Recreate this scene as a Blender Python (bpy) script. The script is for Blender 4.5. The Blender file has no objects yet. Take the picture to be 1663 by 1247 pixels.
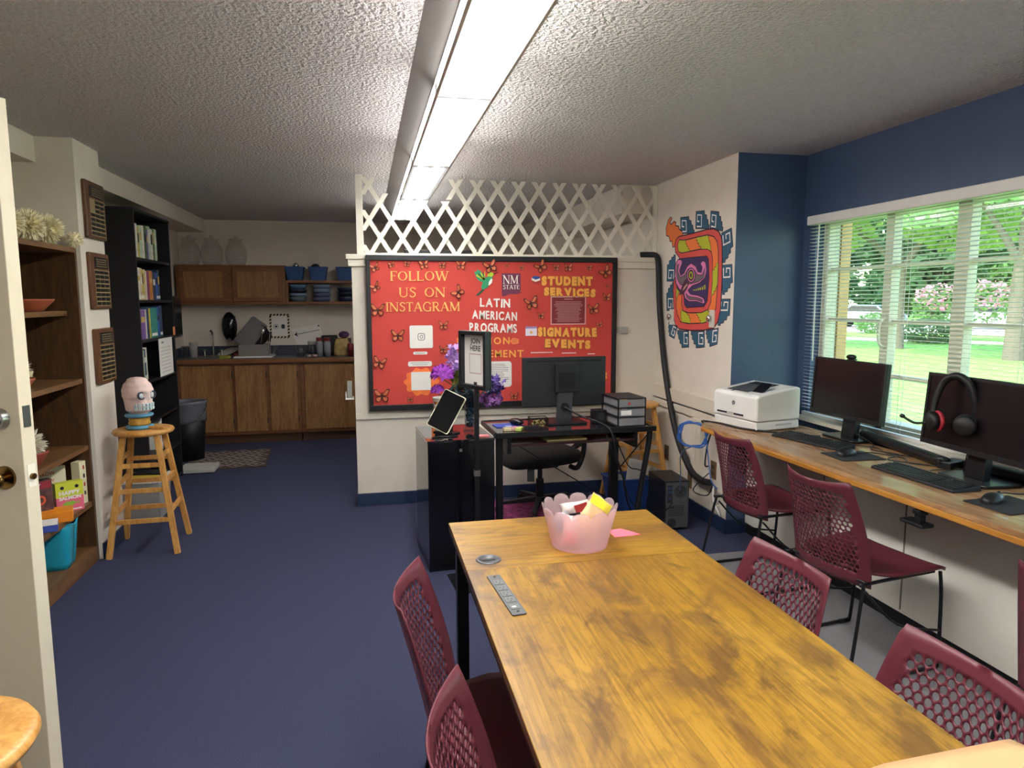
import bpy, math, random
from mathutils import Matrix, Vector, geometry
SC = bpy.context.scene
COL = SC.collection
PI = math.pi
rnd = random.Random(7)

def lin(h):
    if isinstance(h, str):
        h = h.lstrip('#'); c = [int(h[i:i+2], 16) / 255 for i in (0, 2, 4)]
    else:
        c = h
    return tuple(x / 12.92 if x <= .04045 else ((x + .055) / 1.055) ** 2.4 for x in c)

# ---------------------------------------------------------------- camera
cam_d = bpy.data.cameras.new('camera')
cam = bpy.data.objects.new('camera', cam_d); COL.objects.link(cam)
cam_d.sensor_width = 36; cam_d.lens = 1119.876 / 1663 * 36; cam_d.clip_start = .02; cam_d.clip_end = 400
_r = Vector((0.97819877, -0.20765974, -0.00214486)); _u = Vector((0.02701424, 0.11699887, 0.99276457)); _f = Vector((0.20590629, 0.97117902, -0.12005792))
cam.matrix_world = Matrix(((_r.x, _u.x, -_f.x, 0), (_r.y, _u.y, -_f.y, 0), (_r.z, _u.z, -_f.z, 1.52), (0, 0, 0, 1)))
SC.camera = cam

# ---------------------------------------------------------------- world, sun, exposure
SC.view_settings.view_transform = 'Standard'; SC.view_settings.look = 'None'
SC.view_settings.gamma = 1; SC.view_settings.use_curve_mapping = False
SC.view_settings.exposure = 0.5
LAMP_POWER = 27.0      # emission of the fluorescent diffusers
SKY_POWER = 1.5
SUN_POWER = 6.0
W = bpy.data.worlds.new('sky'); SC.world = W; W.use_nodes = True
_n = W.node_tree.nodes; _bg = _n['Background']
_sky = _n.new('ShaderNodeTexSky'); _sky.sky_type = 'NISHITA'; _sky.sun_disc = False
_sky.sun_elevation = math.radians(52); _sky.sun_rotation = math.radians(257); _sky.air_density = 1.2; _sky.dust_density = 1.5
W.node_tree.links.new(_sky.outputs[0], _bg.inputs[0]); _bg.inputs[1].default_value = SKY_POWER
sun_d = bpy.data.lights.new('sun', 'SUN'); sun_d.energy = SUN_POWER; sun_d.angle = .01; sun_d.color = (1, .95, .86)
sun = bpy.data.objects.new('sun', sun_d); COL.objects.link(sun)
sun.rotation_euler = Vector((.52, .12, -.85)).to_track_quat('-Z', 'Y').to_euler()
SC.cycles.use_denoising = True
SC.cycles.max_bounces = 10; SC.cycles.diffuse_bounces = 5; SC.cycles.transparent_max_bounces = 24
SC.cycles.sample_clamp_indirect = 6; SC.cycles.caustics_reflective = False; SC.cycles.caustics_refractive = False

# ---------------------------------------------------------------- materials
MATS = {}
def nodes_of(m):
    return m.node_tree.nodes, m.node_tree.links
def mat(name, col, rough=.5, metal=0, spec=.5, bump=0, bscale=60, var=0, vscale=8, stretch=(1, 1, 1), emit=0, trans=0, alpha=1, coat=0, sss=0, ior=1.45):
    if name in MATS: return MATS[name]
    m = bpy.data.materials.new(name); m.use_nodes = True; MATS[name] = m
    n, l = nodes_of(m); b = n['Principled BSDF']; c = (*lin(col), 1)
    b.inputs['Base Color'].default_value = c; b.inputs['Roughness'].default_value = rough
    b.inputs['Metallic'].default_value = metal; b.inputs['Specular IOR Level'].default_value = spec
    b.inputs['IOR'].default_value = ior; b.inputs['Coat Weight'].default_value = coat
    b.inputs['Transmission Weight'].default_value = trans; b.inputs['Alpha'].default_value = alpha
    if emit:
        b.inputs['Emission Color'].default_value = c; b.inputs['Emission Strength'].default_value = emit
    tc = n.new('ShaderNodeTexCoord'); mp = n.new('ShaderNodeMapping'); mp.inputs['Scale'].default_value = stretch
    l.new(tc.outputs['Object'], mp.inputs[0])
    nz = n.new('ShaderNodeTexNoise'); nz.inputs['Scale'].default_value = vscale; nz.inputs['Detail'].default_value = 5
    l.new(mp.outputs[0], nz.inputs['Vector'])
    v = max(var, .03)
    rp = n.new('ShaderNodeValToRGB'); L = lin(col)
    rp.color_ramp.elements[0].position = .3; rp.color_ramp.elements[1].position = .7
    rp.color_ramp.elements[0].color = (*[x * (1 - v) for x in L], 1); rp.color_ramp.elements[1].color = (*[min(1, x * (1 + v)) for x in L], 1)
    l.new(nz.outputs['Fac'], rp.inputs[0]); l.new(rp.outputs[0], b.inputs['Base Color'])
    if bump:
        n2 = n.new('ShaderNodeTexNoise'); n2.inputs['Scale'].default_value = bscale; n2.inputs['Detail'].default_value = 3
        l.new(mp.outputs[0], n2.inputs['Vector'])
        bp = n.new('ShaderNodeBump'); bp.inputs['Strength'].default_value = bump; bp.inputs['Distance'].default_value = .01
        l.new(n2.outputs['Fac'], bp.inputs['Height']); l.new(bp.outputs[0], b.inputs['Normal'])
    return m

def wood(name, dark, light, stretch=(1, 1, 1), scale=6, rough=.45, fine=40, stain=None, stain_scale=5, spec=.4, stain_pos=(.42, .62), coat=0, blend=.5):
    if name in MATS: return MATS[name]
    m = bpy.data.materials.new(name); m.use_nodes = True; MATS[name] = m
    n, l = nodes_of(m); b = n['Principled BSDF']; b.inputs['Roughness'].default_value = rough; b.inputs['Specular IOR Level'].default_value = spec; b.inputs['Coat Weight'].default_value = coat
    tc = n.new('ShaderNodeTexCoord'); mp = n.new('ShaderNodeMapping'); mp.inputs['Scale'].default_value = stretch
    l.new(tc.outputs['Object'], mp.inputs[0])
    a = n.new('ShaderNodeTexNoise'); a.inputs['Scale'].default_value = scale; a.inputs['Detail'].default_value = 6; a.inputs['Distortion'].default_value = 1.2
    l.new(mp.outputs[0], a.inputs['Vector'])
    f = n.new('ShaderNodeTexNoise'); f.inputs['Scale'].default_value = fine; f.inputs['Detail'].default_value = 4; f.inputs['Distortion'].default_value = .5
    l.new(mp.outputs[0], f.inputs['Vector'])
    mx = n.new('ShaderNodeMix'); mx.data_type = 'FLOAT'; mx.inputs[0].default_value = blend
    l.new(a.outputs['Fac'], mx.inputs[2]); l.new(f.outputs['Fac'], mx.inputs[3])
    rp = n.new('ShaderNodeValToRGB'); rp.color_ramp.elements[0].position = .36; rp.color_ramp.elements[1].position = .62
    rp.color_ramp.elements[0].color = (*lin(dark), 1); rp.color_ramp.elements[1].color = (*lin(light), 1)
    l.new(mx.outputs[0], rp.inputs[0]); out = rp.outputs[0]
    if stain:
        mp2 = n.new('ShaderNodeMapping'); mp2.inputs['Scale'].default_value = tuple(.35 + .65 * x if x < 1 else 1 for x in stretch)
        l.new(tc.outputs['Object'], mp2.inputs[0])
        s = n.new('ShaderNodeTexNoise'); s.inputs['Scale'].default_value = stain_scale; s.inputs['Detail'].default_value = 7; s.inputs['Roughness'].default_value = .6; s.inputs['Distortion'].default_value = .6
        l.new(mp2.outputs[0], s.inputs['Vector'])
        r2 = n.new('ShaderNodeValToRGB'); r2.color_ramp.elements[0].position = stain_pos[0]; r2.color_ramp.elements[1].position = stain_pos[1]
        r2.color_ramp.elements[0].color = (0, 0, 0, 1); r2.color_ramp.elements[1].color = (1, 1, 1, 1)
        l.new(s.outputs['Fac'], r2.inputs[0])
        m2 = n.new('ShaderNodeMix'); m2.data_type = 'RGBA'
        l.new(r2.outputs[0], m2.inputs[0]); l.new(out, m2.inputs[6]); m2.inputs[7].default_value = (*lin(stain), 1)
        out = m2.outputs[2]
    l.new(out, b.inputs['Base Color'])
    bp = n.new('ShaderNodeBump'); bp.inputs['Strength'].default_value = .08; bp.inputs['Distance'].default_value = .004
    l.new(f.outputs['Fac'], bp.inputs['Height']); l.new(bp.outputs[0], b.inputs['Normal'])
    return m

def glassy(name, col=(1, 1, 1), rough=.02, tint=.95, fres=1.45):
    """thin clear sheet: straight-through light plus a fresnel reflection"""
    if name in MATS: return MATS[name]
    m = bpy.data.materials.new(name); m.use_nodes = True; MATS[name] = m
    n, l = nodes_of(m); n.remove(n['Principled BSDF']); out = n['Material Output']
    t = n.new('ShaderNodeBsdfTransparent'); t.inputs[0].default_value = tuple(x * tint for x in lin(col)) + (1,)
    g = n.new('ShaderNodeBsdfGlossy'); g.inputs['Roughness'].default_value = rough
    fr = n.new('ShaderNodeFresnel'); fr.inputs[0].default_value = fres
    ge = n.new('ShaderNodeNewGeometry'); mr = n.new('ShaderNodeMapRange'); mr.inputs['To Min'].default_value = fres; mr.inputs['To Max'].default_value = 1/fres
    l.new(ge.outputs['Backfacing'], mr.inputs['Value']); l.new(mr.outputs[0], fr.inputs[0])   # the same index seen from both sides
    mx = n.new('ShaderNodeMixShader'); l.new(fr.outputs[0], mx.inputs[0]); l.new(t.outputs[0], mx.inputs[1]); l.new(g.outputs[0], mx.inputs[2])
    l.new(mx.outputs[0], out.inputs[0]); return m

def sheer(name, col, see=.4, rough=.5):
    """milky translucent plastic: part straight-through, part diffuse and translucent"""
    if name in MATS: return MATS[name]
    m = bpy.data.materials.new(name); m.use_nodes = True; MATS[name] = m
    n, l = nodes_of(m); b = n['Principled BSDF']; b.inputs['Base Color'].default_value = (*lin(col), 1); b.inputs['Roughness'].default_value = rough
    t = n.new('ShaderNodeBsdfTransparent'); t.inputs[0].default_value = tuple(.3 + .7 * x for x in lin(col)) + (1,)
    tl = n.new('ShaderNodeBsdfTranslucent'); tl.inputs[0].default_value = (*lin(col), 1)
    m1 = n.new('ShaderNodeMixShader'); m1.inputs[0].default_value = .45; l.new(b.outputs[0], m1.inputs[1]); l.new(tl.outputs[0], m1.inputs[2])
    m2 = n.new('ShaderNodeMixShader'); m2.inputs[0].default_value = see; l.new(m1.outputs[0], m2.inputs[1]); l.new(t.outputs[0], m2.inputs[2])
    l.new(m2.outputs[0], n['Material Output'].inputs[0]); return m

# ---------------------------------------------------------------- mesh building
_GL = {}
def glyphs(s, bold=0, shear=0):
    k = (s, bold, shear)
    if k not in _GL:
        cu = bpy.data.curves.new('txt', 'FONT'); cu.body = s; cu.size = 1; cu.offset = bold; cu.shear = shear; cu.resolution_u = 3
        o = bpy.data.objects.new('txt', cu); me = bpy.data.meshes.new_from_object(o)
        vs = [v.co.copy() for v in me.vertices]; fs = [tuple(p.vertices) for p in me.polygons]
        bpy.data.objects.remove(o); bpy.data.curves.remove(cu); bpy.data.meshes.remove(me)
        if vs:
            x0 = min(v.x for v in vs); x1 = max(v.x for v in vs); y0 = min(v.y for v in vs); y1 = max(v.y for v in vs)
        else: x0 = x1 = y0 = y1 = 0
        _GL[k] = (vs, fs, (x0, y0, x1, y1))
    return _GL[k]

def smooth_path(pts, k=6):
    P = [Vector(p) for p in pts]
    if len(P) < 3 or k < 2: return P
    out = []
    for i in range(len(P) - 1):
        a = P[max(i-1, 0)]; b = P[i]; c = P[i+1]; d = P[min(i+2, len(P)-1)]
        for j in range(k):
            t = j / k
            out.append(.5 * ((2*b) + (c-a)*t + (2*a-5*b+4*c-d)*t*t + (3*b-a-3*c+d)*t**3))
    out.append(P[-1]); return out

class MB:
    def __init__(s):
        s.v = []; s.f = []; s.mi = []; s.sm = []; s.M = Matrix.Identity(4); s.cur = 0
    def at(s, loc=(0, 0, 0), rx=0, ry=0, rz=0):
        s.M = Matrix.Translation(loc) @ Matrix.Rotation(rz, 4, 'Z') @ Matrix.Rotation(ry, 4, 'Y') @ Matrix.Rotation(rx, 4, 'X'); return s
    def m(s, i): s.cur = i; return s
    def add(s, vs, fs, smooth=False):
        o = len(s.v); s.v += [s.M @ Vector(p) for p in vs]
        for f in fs:
            s.f.append([o + i for i in f]); s.mi.append(s.cur); s.sm.append(smooth)
        return s
    def box(s, x0, y0, z0, x1, y1, z1):
        v = [(x, y, z) for z in (z0, z1) for y in (y0, y1) for x in (x0, x1)]
        return s.add(v, [(0, 2, 3, 1), (4, 5, 7, 6), (0, 1, 5, 4), (2, 6, 7, 3), (0, 4, 6, 2), (1, 3, 7, 5)])
    def cbox(s, c, d):
        return s.box(c[0]-d[0]/2, c[1]-d[1]/2, c[2]-d[2]/2, c[0]+d[0]/2, c[1]+d[1]/2, c[2]+d[2]/2)
    def hexa(s, b, t):
        """solid between four bottom and four top points"""
        return s.add(list(b) + list(t), [(3, 2, 1, 0), (4, 5, 6, 7)] + [(i, (i+1) % 4, 4+(i+1) % 4, 4+i) for i in range(4)])
    def bar(s, a, b, w, d, up=(0, 0, 1)):
        a = Vector(a); b = Vector(b); z = (b-a).normalized(); u = Vector(up)
        if abs(z.dot(u)) > .98: u = Vector((1, 0, 0))
        x = u.cross(z).normalized(); y = z.cross(x)
        q = [(-w/2, -d/2), (w/2, -d/2), (w/2, d/2), (-w/2, d/2)]
        return s.hexa([a + x*i + y*j for i, j in q], [b + x*i + y*j for i, j in q])
    def cyl(s, a, b, r0, r1=None, n=18, caps=True):
        a = Vector(a); b = Vector(b); r1 = r0 if r1 is None else r1
        z = (b-a).normalized(); u = Vector((0, 0, 1)) if abs(z.z) < .95 else Vector((1, 0, 0))
        x = u.cross(z).normalized(); y = z.cross(x)
        c = [(math.cos(2*PI*i/n), math.sin(2*PI*i/n)) for i in range(n)]
        s.add([a + (x*p + y*q)*r0 for p, q in c] + [b + (x*p + y*q)*r1 for p, q in c], [(i, (i+1) % n, n+(i+1) % n, n+i) for i in range(n)], True)
        if caps:
            s.add([a + (x*p + y*q)*r0 for p, q in c], [tuple(range(n))[::-1]]); s.add([b + (x*p + y*q)*r1 for p, q in c], [tuple(range(n))])
        return s
    def tube(s, pts, r, n=8, k=5, closed=False):
        P = smooth_path(pts, k); R = r if callable(r) else (lambda t: r)
        T = []
        for i in range(len(P)):
            d = P[min(i+1, len(P)-1)] - P[max(i-1, 0)]
            T.append(d.normalized() if d.length > 1e-9 else Vector((0, 0, 1)))
        u = Vector((0, 0, 1)) if abs(T[0].z) < .9 else Vector((1, 0, 0))
        x = u.cross(T[0]).normalized(); vs = []; fs = []
        for i, p in enumerate(P):
            x = (x - T[i]*x.dot(T[i])).normalized(); y = T[i].cross(x); rr = R(i/(len(P)-1))
            vs += [p + (x*math.cos(2*PI*j/n) + y*math.sin(2*PI*j/n))*rr for j in range(n)]
        for i in range(len(P)-1):
            fs += [(i*n+j, i*n+(j+1) % n, (i+1)*n+(j+1) % n, (i+1)*n+j) for j in range(n)]
        s.add(vs, fs, True)
        s.add(vs[:n], [tuple(range(n))[::-1]]); s.add(vs[-n:], [tuple(range(n))])
        return s
    def lathe(s, prof, c=(0, 0, 0), n=28, sx=1, sy=1):
        vs = []; fs = []; k = len(prof)
        for i in range(n):
            a = 2*PI*i/n
            vs += [(c[0] + r*math.cos(a)*sx, c[1] + r*math.sin(a)*sy, c[2] + z) for r, z in prof]
        for i in range(n):
            j = (i+1) % n
            fs += [(i*k+q, j*k+q, j*k+q+1, i*k+q+1) for q in range(k-1)]
        return s.add(vs, fs, True)
    def ball(s, c, r, n=14, m=9):
        rx, ry, rz = r if isinstance(r, (tuple, list)) else (r, r, r); vs = []; fs = []
        for i in range(m+1):
            t = PI*i/m
            vs += [(c[0] + rx*math.sin(t)*math.cos(2*PI*j/n), c[1] + ry*math.sin(t)*math.sin(2*PI*j/n), c[2] + rz*math.cos(t)) for j in range(n)]
        for i in range(m):
            fs += [(i*n+j, (i+1)*n+j, (i+1)*n+(j+1) % n, i*n+(j+1) % n) for j in range(n)]
        return s.add(vs, fs, True)
    def prism(s, poly, z0, z1):
        """flat outline in local XY given thickness along Z"""
        a = sum(poly[i][0]*poly[(i+1) % len(poly)][1] - poly[(i+1) % len(poly)][0]*poly[i][1] for i in range(len(poly)))
        if a < 0: poly = poly[::-1]
        n = len(poly)
        s.add([(x, y, z0) for x, y in poly] + [(x, y, z1) for x, y in poly], [tuple(range(n))[::-1], tuple(range(n, 2*n))] + [(i, (i+1) % n, n+(i+1) % n, n+i) for i in range(n)])
        return s
    def strip(s, pts, w, z0, z1, closed=False):
        """flat band of width w along a polyline in local XY"""
        P = [Vector((p[0], p[1])) for p in pts]; n = len(P); L = []; R = []
        for i in range(n):
            a = P[(i-1) % n] if (closed or i) else P[i]; b = P[(i+1) % n] if (closed or i < n-1) else P[i]
            d = (b-a); d = d.normalized() if d.length > 1e-9 else Vector((1, 0)); q = Vector((-d.y, d.x))*w/2
            L.append(P[i]+q); R.append(P[i]-q)
        vs = [(p.x, p.y, z) for z in (z0, z1) for X in (L, R) for p in X]; fs = []
        for i in range(n if closed else n-1):
            j = (i+1) % n
            fs += [(2*n+i, 3*n+i, 3*n+j, 2*n+j), (i, j, n+j, n+i), (i, 2*n+i, 2*n+j, j), (n+i, n+j, 3*n+j, 3*n+i)]
        return s.add(vs, fs)
    def rrect(s, x0, y0, x1, y1, r, z0, z1, n=5):
        p = []
        for cx, cy, a in ((x1-r, y1-r, 0), (x0+r, y1-r, 90), (x0+r, y0+r, 180), (x1-r, y0+r, 270)):
            p += [(cx + r*math.cos(math.radians(a + 90*i/n)), cy + r*math.sin(math.radians(a + 90*i/n))) for i in range(n+1)]
        return s.prism(p, z0, z1)
    def grid(s, fn, nu, nv, smooth=True):
        return s.add([fn(i/nu, j/nv) for j in range(nv+1) for i in range(nu+1)], [(j*(nu+1)+i, j*(nu+1)+i+1, (j+1)*(nu+1)+i+1, (j+1)*(nu+1)+i) for j in range(nv) for i in range(nu)], smooth)
    def text(s, t, x, y, h, z0=0, z1=.001, w=None, bold=0, shear=0, align='l', gap=None):
        """text with capital height h at x,y in local XY, standing z0..z1 proud"""
        vs, fs, (x0, y0, x1, y1) = glyphs(t, bold, shear); H = glyphs('H', bold)[2]; k = h/(H[3]-H[1])
        kx = k if w is None else w/(x1-x0)
        ox = x - (x0*kx if align == 'l' else (x0+x1)/2*kx)
        n = len(vs)
        s.add([(ox + p.x*kx, y + p.y*k, z1) for p in vs], fs)
        if z1 - z0 > .0015:
            cnt = {}
            for f in fs:
                for i in range(len(f)):
                    e = (f[i], f[(i+1) % len(f)]); cnt[e] = 1
            ed = [e for e in cnt if (e[1], e[0]) not in cnt]
            s.add([(ox + p.x*kx, y + p.y*k, z) for z in (z0, z1) for p in vs], [(a, b, n+b, n+a) for a, b in ed])
        return s
    def obj(s, name, mats, parent=None, kind=None, bevel=0, seg=2, solid=0, sub=0, label=None):
        me = bpy.data.meshes.new(name); me.from_pydata([tuple(v) for v in s.v], [], s.f)
        if not isinstance(mats, (list, tuple)): mats = [mats]
        for q in mats: me.materials.append(q)
        me.polygons.foreach_set('material_index', s.mi); me.polygons.foreach_set('use_smooth', s.sm); me.update()
        o = bpy.data.objects.new(name, me); COL.objects.link(o)
        if parent is not None: o.parent = parent
        if kind: o['kind'] = kind
        if label: o['label'] = label
        if bevel:
            b = o.modifiers.new('bevel', 'BEVEL'); b.width = bevel; b.segments = seg; b.limit_method = 'ANGLE'; b.angle_limit = .7
        if solid:
            b = o.modifiers.new('solid', 'SOLIDIFY'); b.thickness = solid; b.offset = 0
        if sub:
            b = o.modifiers.new('sub', 'SUBSURF'); b.levels = sub; b.render_levels = sub
        return o

def tag(o, label, cat, group=None):
    o['label'] = label; o['category'] = cat
    if group: o['group'] = group
    return o
def thing(name, label, cat, loc=(0, 0, 0), rz=0, group=None):
    o = bpy.data.objects.new(name, None); COL.objects.link(o); o.empty_display_size = .05
    o.location = loc; o.rotation_euler = (0, 0, rz); return tag(o, label, cat, group)
def dup(root, label, loc, rz=0, group=None, rot=None):
    r = root.copy(); COL.objects.link(r); r.location = loc; r.rotation_euler = rot or (0, 0, rz); r['label'] = label
    if group: r['group'] = group
    for ch in root.children:
        c = ch.copy(); COL.objects.link(c); c.parent = r
        for g in ch.children:
            d = g.copy(); COL.objects.link(d); d.parent = c
    return r
def one(mb, name, m, label, cat, loc=(0, 0, 0), rz=0, group=None, **k):
    o = mb.obj(name, m, **k); o.location = loc; o.rotation_euler = (0, 0, rz); return tag(o, label, cat, group)
WALLROT = Matrix(((1, 0, 0, 0), (0, 0, -1, 0), (0, 1, 0, 0), (0, 0, 0, 1)))   # local XY sheet stood up, facing -Y
def on_back(y):     # sheet on a wall that faces the camera: local x -> X, local y -> Z, local z -> towards -Y
    return Matrix.Translation((0, y, 0)) @ WALLROT
def on_right(x):    # sheet on a wall that faces -X: local x -> -Y
    return Matrix(((0, 0, -1, x), (-1, 0, 0, 0), (0, 1, 0, 0), (0, 0, 0, 1)))
def on_left(x):     # sheet on a wall that faces +X: local x -> Y
    return Matrix(((0, 0, 1, x), (1, 0, 0, 0), (0, 1, 0, 0), (0, 0, 0, 1)))

# ================================================================ palette
WHITE = mat('painted_wall', '#dbd2c5', .75, bump=.06, bscale=90)
TRIMW = mat('white_trim_paint', '#ddd6c6', .5)
NAVY = mat('navy_wall_paint', '#405272', .42, bump=.1, bscale=45, spec=.5)
NAVYB = mat('navy_baseboard', '#20304f', .5)
CEIL = mat('popcorn_ceiling', '#efe8e6', .95, bump=1.0, bscale=62, var=.06, vscale=60)
for nd in CEIL.node_tree.nodes:
    if nd.type == 'BUMP': nd.inputs['Distance'].default_value = .05
CARPET = mat('navy_carpet', '#42455f', .95, spec=.1, bump=.6, bscale=350, var=.22, vscale=180, stretch=(1, 1.6, 1))
BLACK = mat('black_plastic', '#15151a', .45)
BLACKG = mat('black_gloss', '#0c0c10', .12, coat=.3)
BLACKM = mat('black_metal', '#17171b', .38, metal=.3)
GREYM = mat('grey_metal', '#7c7a78', .35, metal=.7)
CHROME = mat('chrome', '#c9c9c9', .15, metal=1)
PAPER = mat('white_paper', '#e6e2dc', .7)
INK = mat('dark_ink', '#3a3a40', .7)
OAK = wood('oak_stain', '#76502d', '#9c744a', (3, 3, .35), 5, .4, 30)
OAKH = wood('oak_rail', '#664126', '#835636', (.4, 3, 3), 5, .4, 30)
STOOLW = wood('stool_pine', '#b67c3a', '#d6a25c', (3, 3, .6), 5, .38, 30)
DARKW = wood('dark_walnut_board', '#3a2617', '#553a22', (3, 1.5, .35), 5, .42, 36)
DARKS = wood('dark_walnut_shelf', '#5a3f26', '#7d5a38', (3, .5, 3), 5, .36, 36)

# ================================================================ the room
XW, YH, ZC = 2.27, 5.13, 2.42
o = MB().box(-2.1, -1.3, -.08, 2.95, 8.45, 0).obj('floor', CARPET, kind='structure')
o = MB().box(-2.1, -1.3, ZC, 2.95, 8.45, ZC+.1).obj('ceiling', CEIL, kind='structure')
MB().box(-2.1, -1.3, 0, -2.0, 8.45, ZC).obj('wall_left', WHITE, kind='structure')
MB().box(-2.0, 8.35, 0, XW+.3, 8.45, ZC).obj('wall_back', WHITE, kind='structure')
MB().box(-2.0, -1.3, 0, 2.95, -1.2, ZC).obj('wall_front', WHITE, kind='structure')
MB().box(XW, 3.986, 0, XW+.3, 8.35, ZC).obj('wall_right', WHITE, kind='structure')
MB().box(XW+.001, 3.985, 0, 2.745, 4.06, ZC).obj('wall_return', NAVY, kind='structure')
wy0, wy1, wz0, wz1 = .9, 3.86, .80, 2.03
w = MB().box(2.745, -1.2, wz1, 2.93, 4.06, ZC).box(2.745, wy1, 0, 2.93, 4.06, wz1).box(2.745, -1.2, 0, 2.93, wy1, wz0).box(2.745, -1.2, wz0, 2.93, wy0, wz1)
w.obj('wall_window', NAVY, kind='structure')
# column beside the bookcase, soffits on both long sides
MB().box(-1.999, 4.37, 0, -1.56, 4.75, ZC).obj('wall_column', WHITE, kind='structure')
MB().box(-2.0, -1.2, 2.28, -1.75, 4.37, ZC).box(-2.0, 4.75, 2.28, -1.72, 8.35, ZC).obj('trim_soffit_left', WHITE, kind='structure')
MB().box(2.0, YH+.12, 2.2, XW, 7.2, ZC).box(1.9, 7.2, 0, XW, 8.35, ZC).obj('trim_soffit_right', WHITE, kind='structure')
# half wall with the ledge
MB().box(-.085, YH, 0, XW, YH+.12, 1.80).obj('wall_half', WHITE, kind='structure')
MB().box(-.125, YH-.028, 1.815, XW, YH+.15, 1.85).box(-.11, YH-.018, 1.765, XW, YH+.14, 1.815).obj('trim_ledge', TRIMW, kind='structure', bevel=.004)
MB().box(-.085, YH-.018, .655, XW, YH, .70).obj('trim_rail', TRIMW, kind='structure', bevel=.003)
MB().box(-.095, YH-.012, 0, XW, YH+.13, .095).obj('baseboard_half', NAVYB, kind='structure', bevel=.003)
MB().box(XW-.012, 3.974, 0, XW+.02, YH-.013, .095).box(XW-.012, 3.972, 0, 2.40, 3.985, .095).obj('baseboard_right', NAVYB, kind='structure', bevel=.003)
MB().box(-1.562, 4.37, 0, -1.548, 4.76, .095).box(-1.99, 4.75, 0, -1.548, 4.762, .095).obj('baseboard_column', NAVYB, kind='structure')
MB().box(-2.0, 8.338, 0, XW, 8.35, .095).obj('baseboard_back', NAVYB, kind='structure')
# white surface raceway running along the right wall, with a drop
RC = mat('raceway_white', '#d6cdbc', .5)
MB().box(XW-.03, 3.99, .765, XW, YH-.001, .86).box(XW-.022, 3.99, .70, XW, YH-.001, .75).obj('trim_raceway', RC, kind='structure', bevel=.003)
MB().box(XW-.004, 3.99, .752, XW, YH-.02, .763).obj('trim_gap', BLACK, kind='structure')
MB().box(XW-.035, 4.37, .30, XW, 4.44, .70).box(XW-.03, 4.31, .25, XW, 4.37, .70).obj('trim_drop', RC, kind='structure', bevel=.003)
# convector cover under the window
CAB = mat('cover_panel', '#d8d4c9', .55)
c = MB().box(2.40, -1.1, .075, 2.744, 3.97, .70).box(2.385, -1.1, .685, 2.744, 3.97, .705)
c.obj('trim_cover', CAB, kind='structure')
s_ = MB()
for y in (3.2, 2.62, 1.86): s_.box(2.396, y-.003, .09, 2.401, y+.003, .68)
s_.obj('trim_cover_seams', mat('seam_grey', '#7f7a70', .7), kind='structure')
MB().box(2.415, -1.1, 0, 2.744, 3.97, .075).obj('baseboard_cover', mat('black_kick', '#0e0e12', .6), kind='structure')
MB().box(2.66, wy0, wz0-.03, 2.93, wy1, wz0).obj('trim_sill', TRIMW, kind='structure', bevel=.004)
# grey resilient flooring strip in front of the counter
MB().box(1.2, -1.1, 0, 2.414, 3.66, .006).obj('floor_grey', mat('grey_vinyl', '#77767a', .5, bump=.05), kind='structure')

# ================================================================ window
FR = mat('window_frame_paint', '#c8bda2', .55)
wn = MB()
wn.box(2.80, wy0, wz0, 2.88, wy1, wz0+.05).box(2.80, wy0, wz1-.05, 2.88, wy1, wz1).box(2.80, wy1-.05, wz0, 2.88, wy1, wz1).box(2.80, wy0, wz0, 2.88, wy0+.05, wz1)
for y, h in ((3.305, .03), (2.828, .04), (2.35, .03), (1.87, .04), (1.39, .03)): wn.box(2.80, y-h, wz0, 2.855, y+h, wz1)
for z in (1.10, 1.40, 1.705): wn.box(2.825, wy0, z-.011, 2.855, wy1, z+.011)
o = wn.obj('window_1', FR, kind='structure', bevel=.004)
g = MB().box(2.838, wy0, wz0, 2.842, wy1, wz1).obj('pane', glassy('window_glass', '#f4fbf6', .01), o)
hd = MB().tube([(2.80, 3.30, 1.42), (2.765, 3.30, 1.39), (2.765, 3.30, 1.29), (2.80, 3.30, 1.26)], .008).obj('handle', mat('handle_cream', '#d5cbb4', .5), o)

# venetian blind hanging in front of the window
bl = thing('venetian_blind', 'white venetian blind with open slats hanging across the whole window', 'blind', (2.715, 0, 0))
SLAT = mat('blind_white', '#e2e0da', .5)
MB().box(-.03, wy0-.02, 1.975, .028, wy1+.015, 2.03).obj('headrail', SLAT, bl, bevel=.006)
sl = MB(); z = 1.955; k = 0
while z > .84:
    sl.at((0, 0, z), ry=math.radians(8)).box(-.0125, wy0-.01, -.0006, .0125, wy1+.005, .0006); z -= .0213; k += 1
sl.at(); sl.obj('slats', SLAT, bl)
MB().box(-.012, wy0-.01, .80, .012, wy1+.005, .822).obj('bottom_rail', SLAT, bl, bevel=.003)
for y in (3.72, 3.06, 2.4, 1.7, 1.1):
    MB().cyl((-.013, y, .82), (-.013, y, 1.98), .0011, n=5).cyl((.013, y, .82), (.013, y, 1.98), .0011, n=5).obj('ladder_cord', SLAT, bl)
MB().tube([(-.03, 3.75, 1.97), (-.034, 3.75, 1.6), (-.034, 3.748, 1.15)], .004, n=6).obj('tilt_wand', SLAT, bl)

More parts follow.
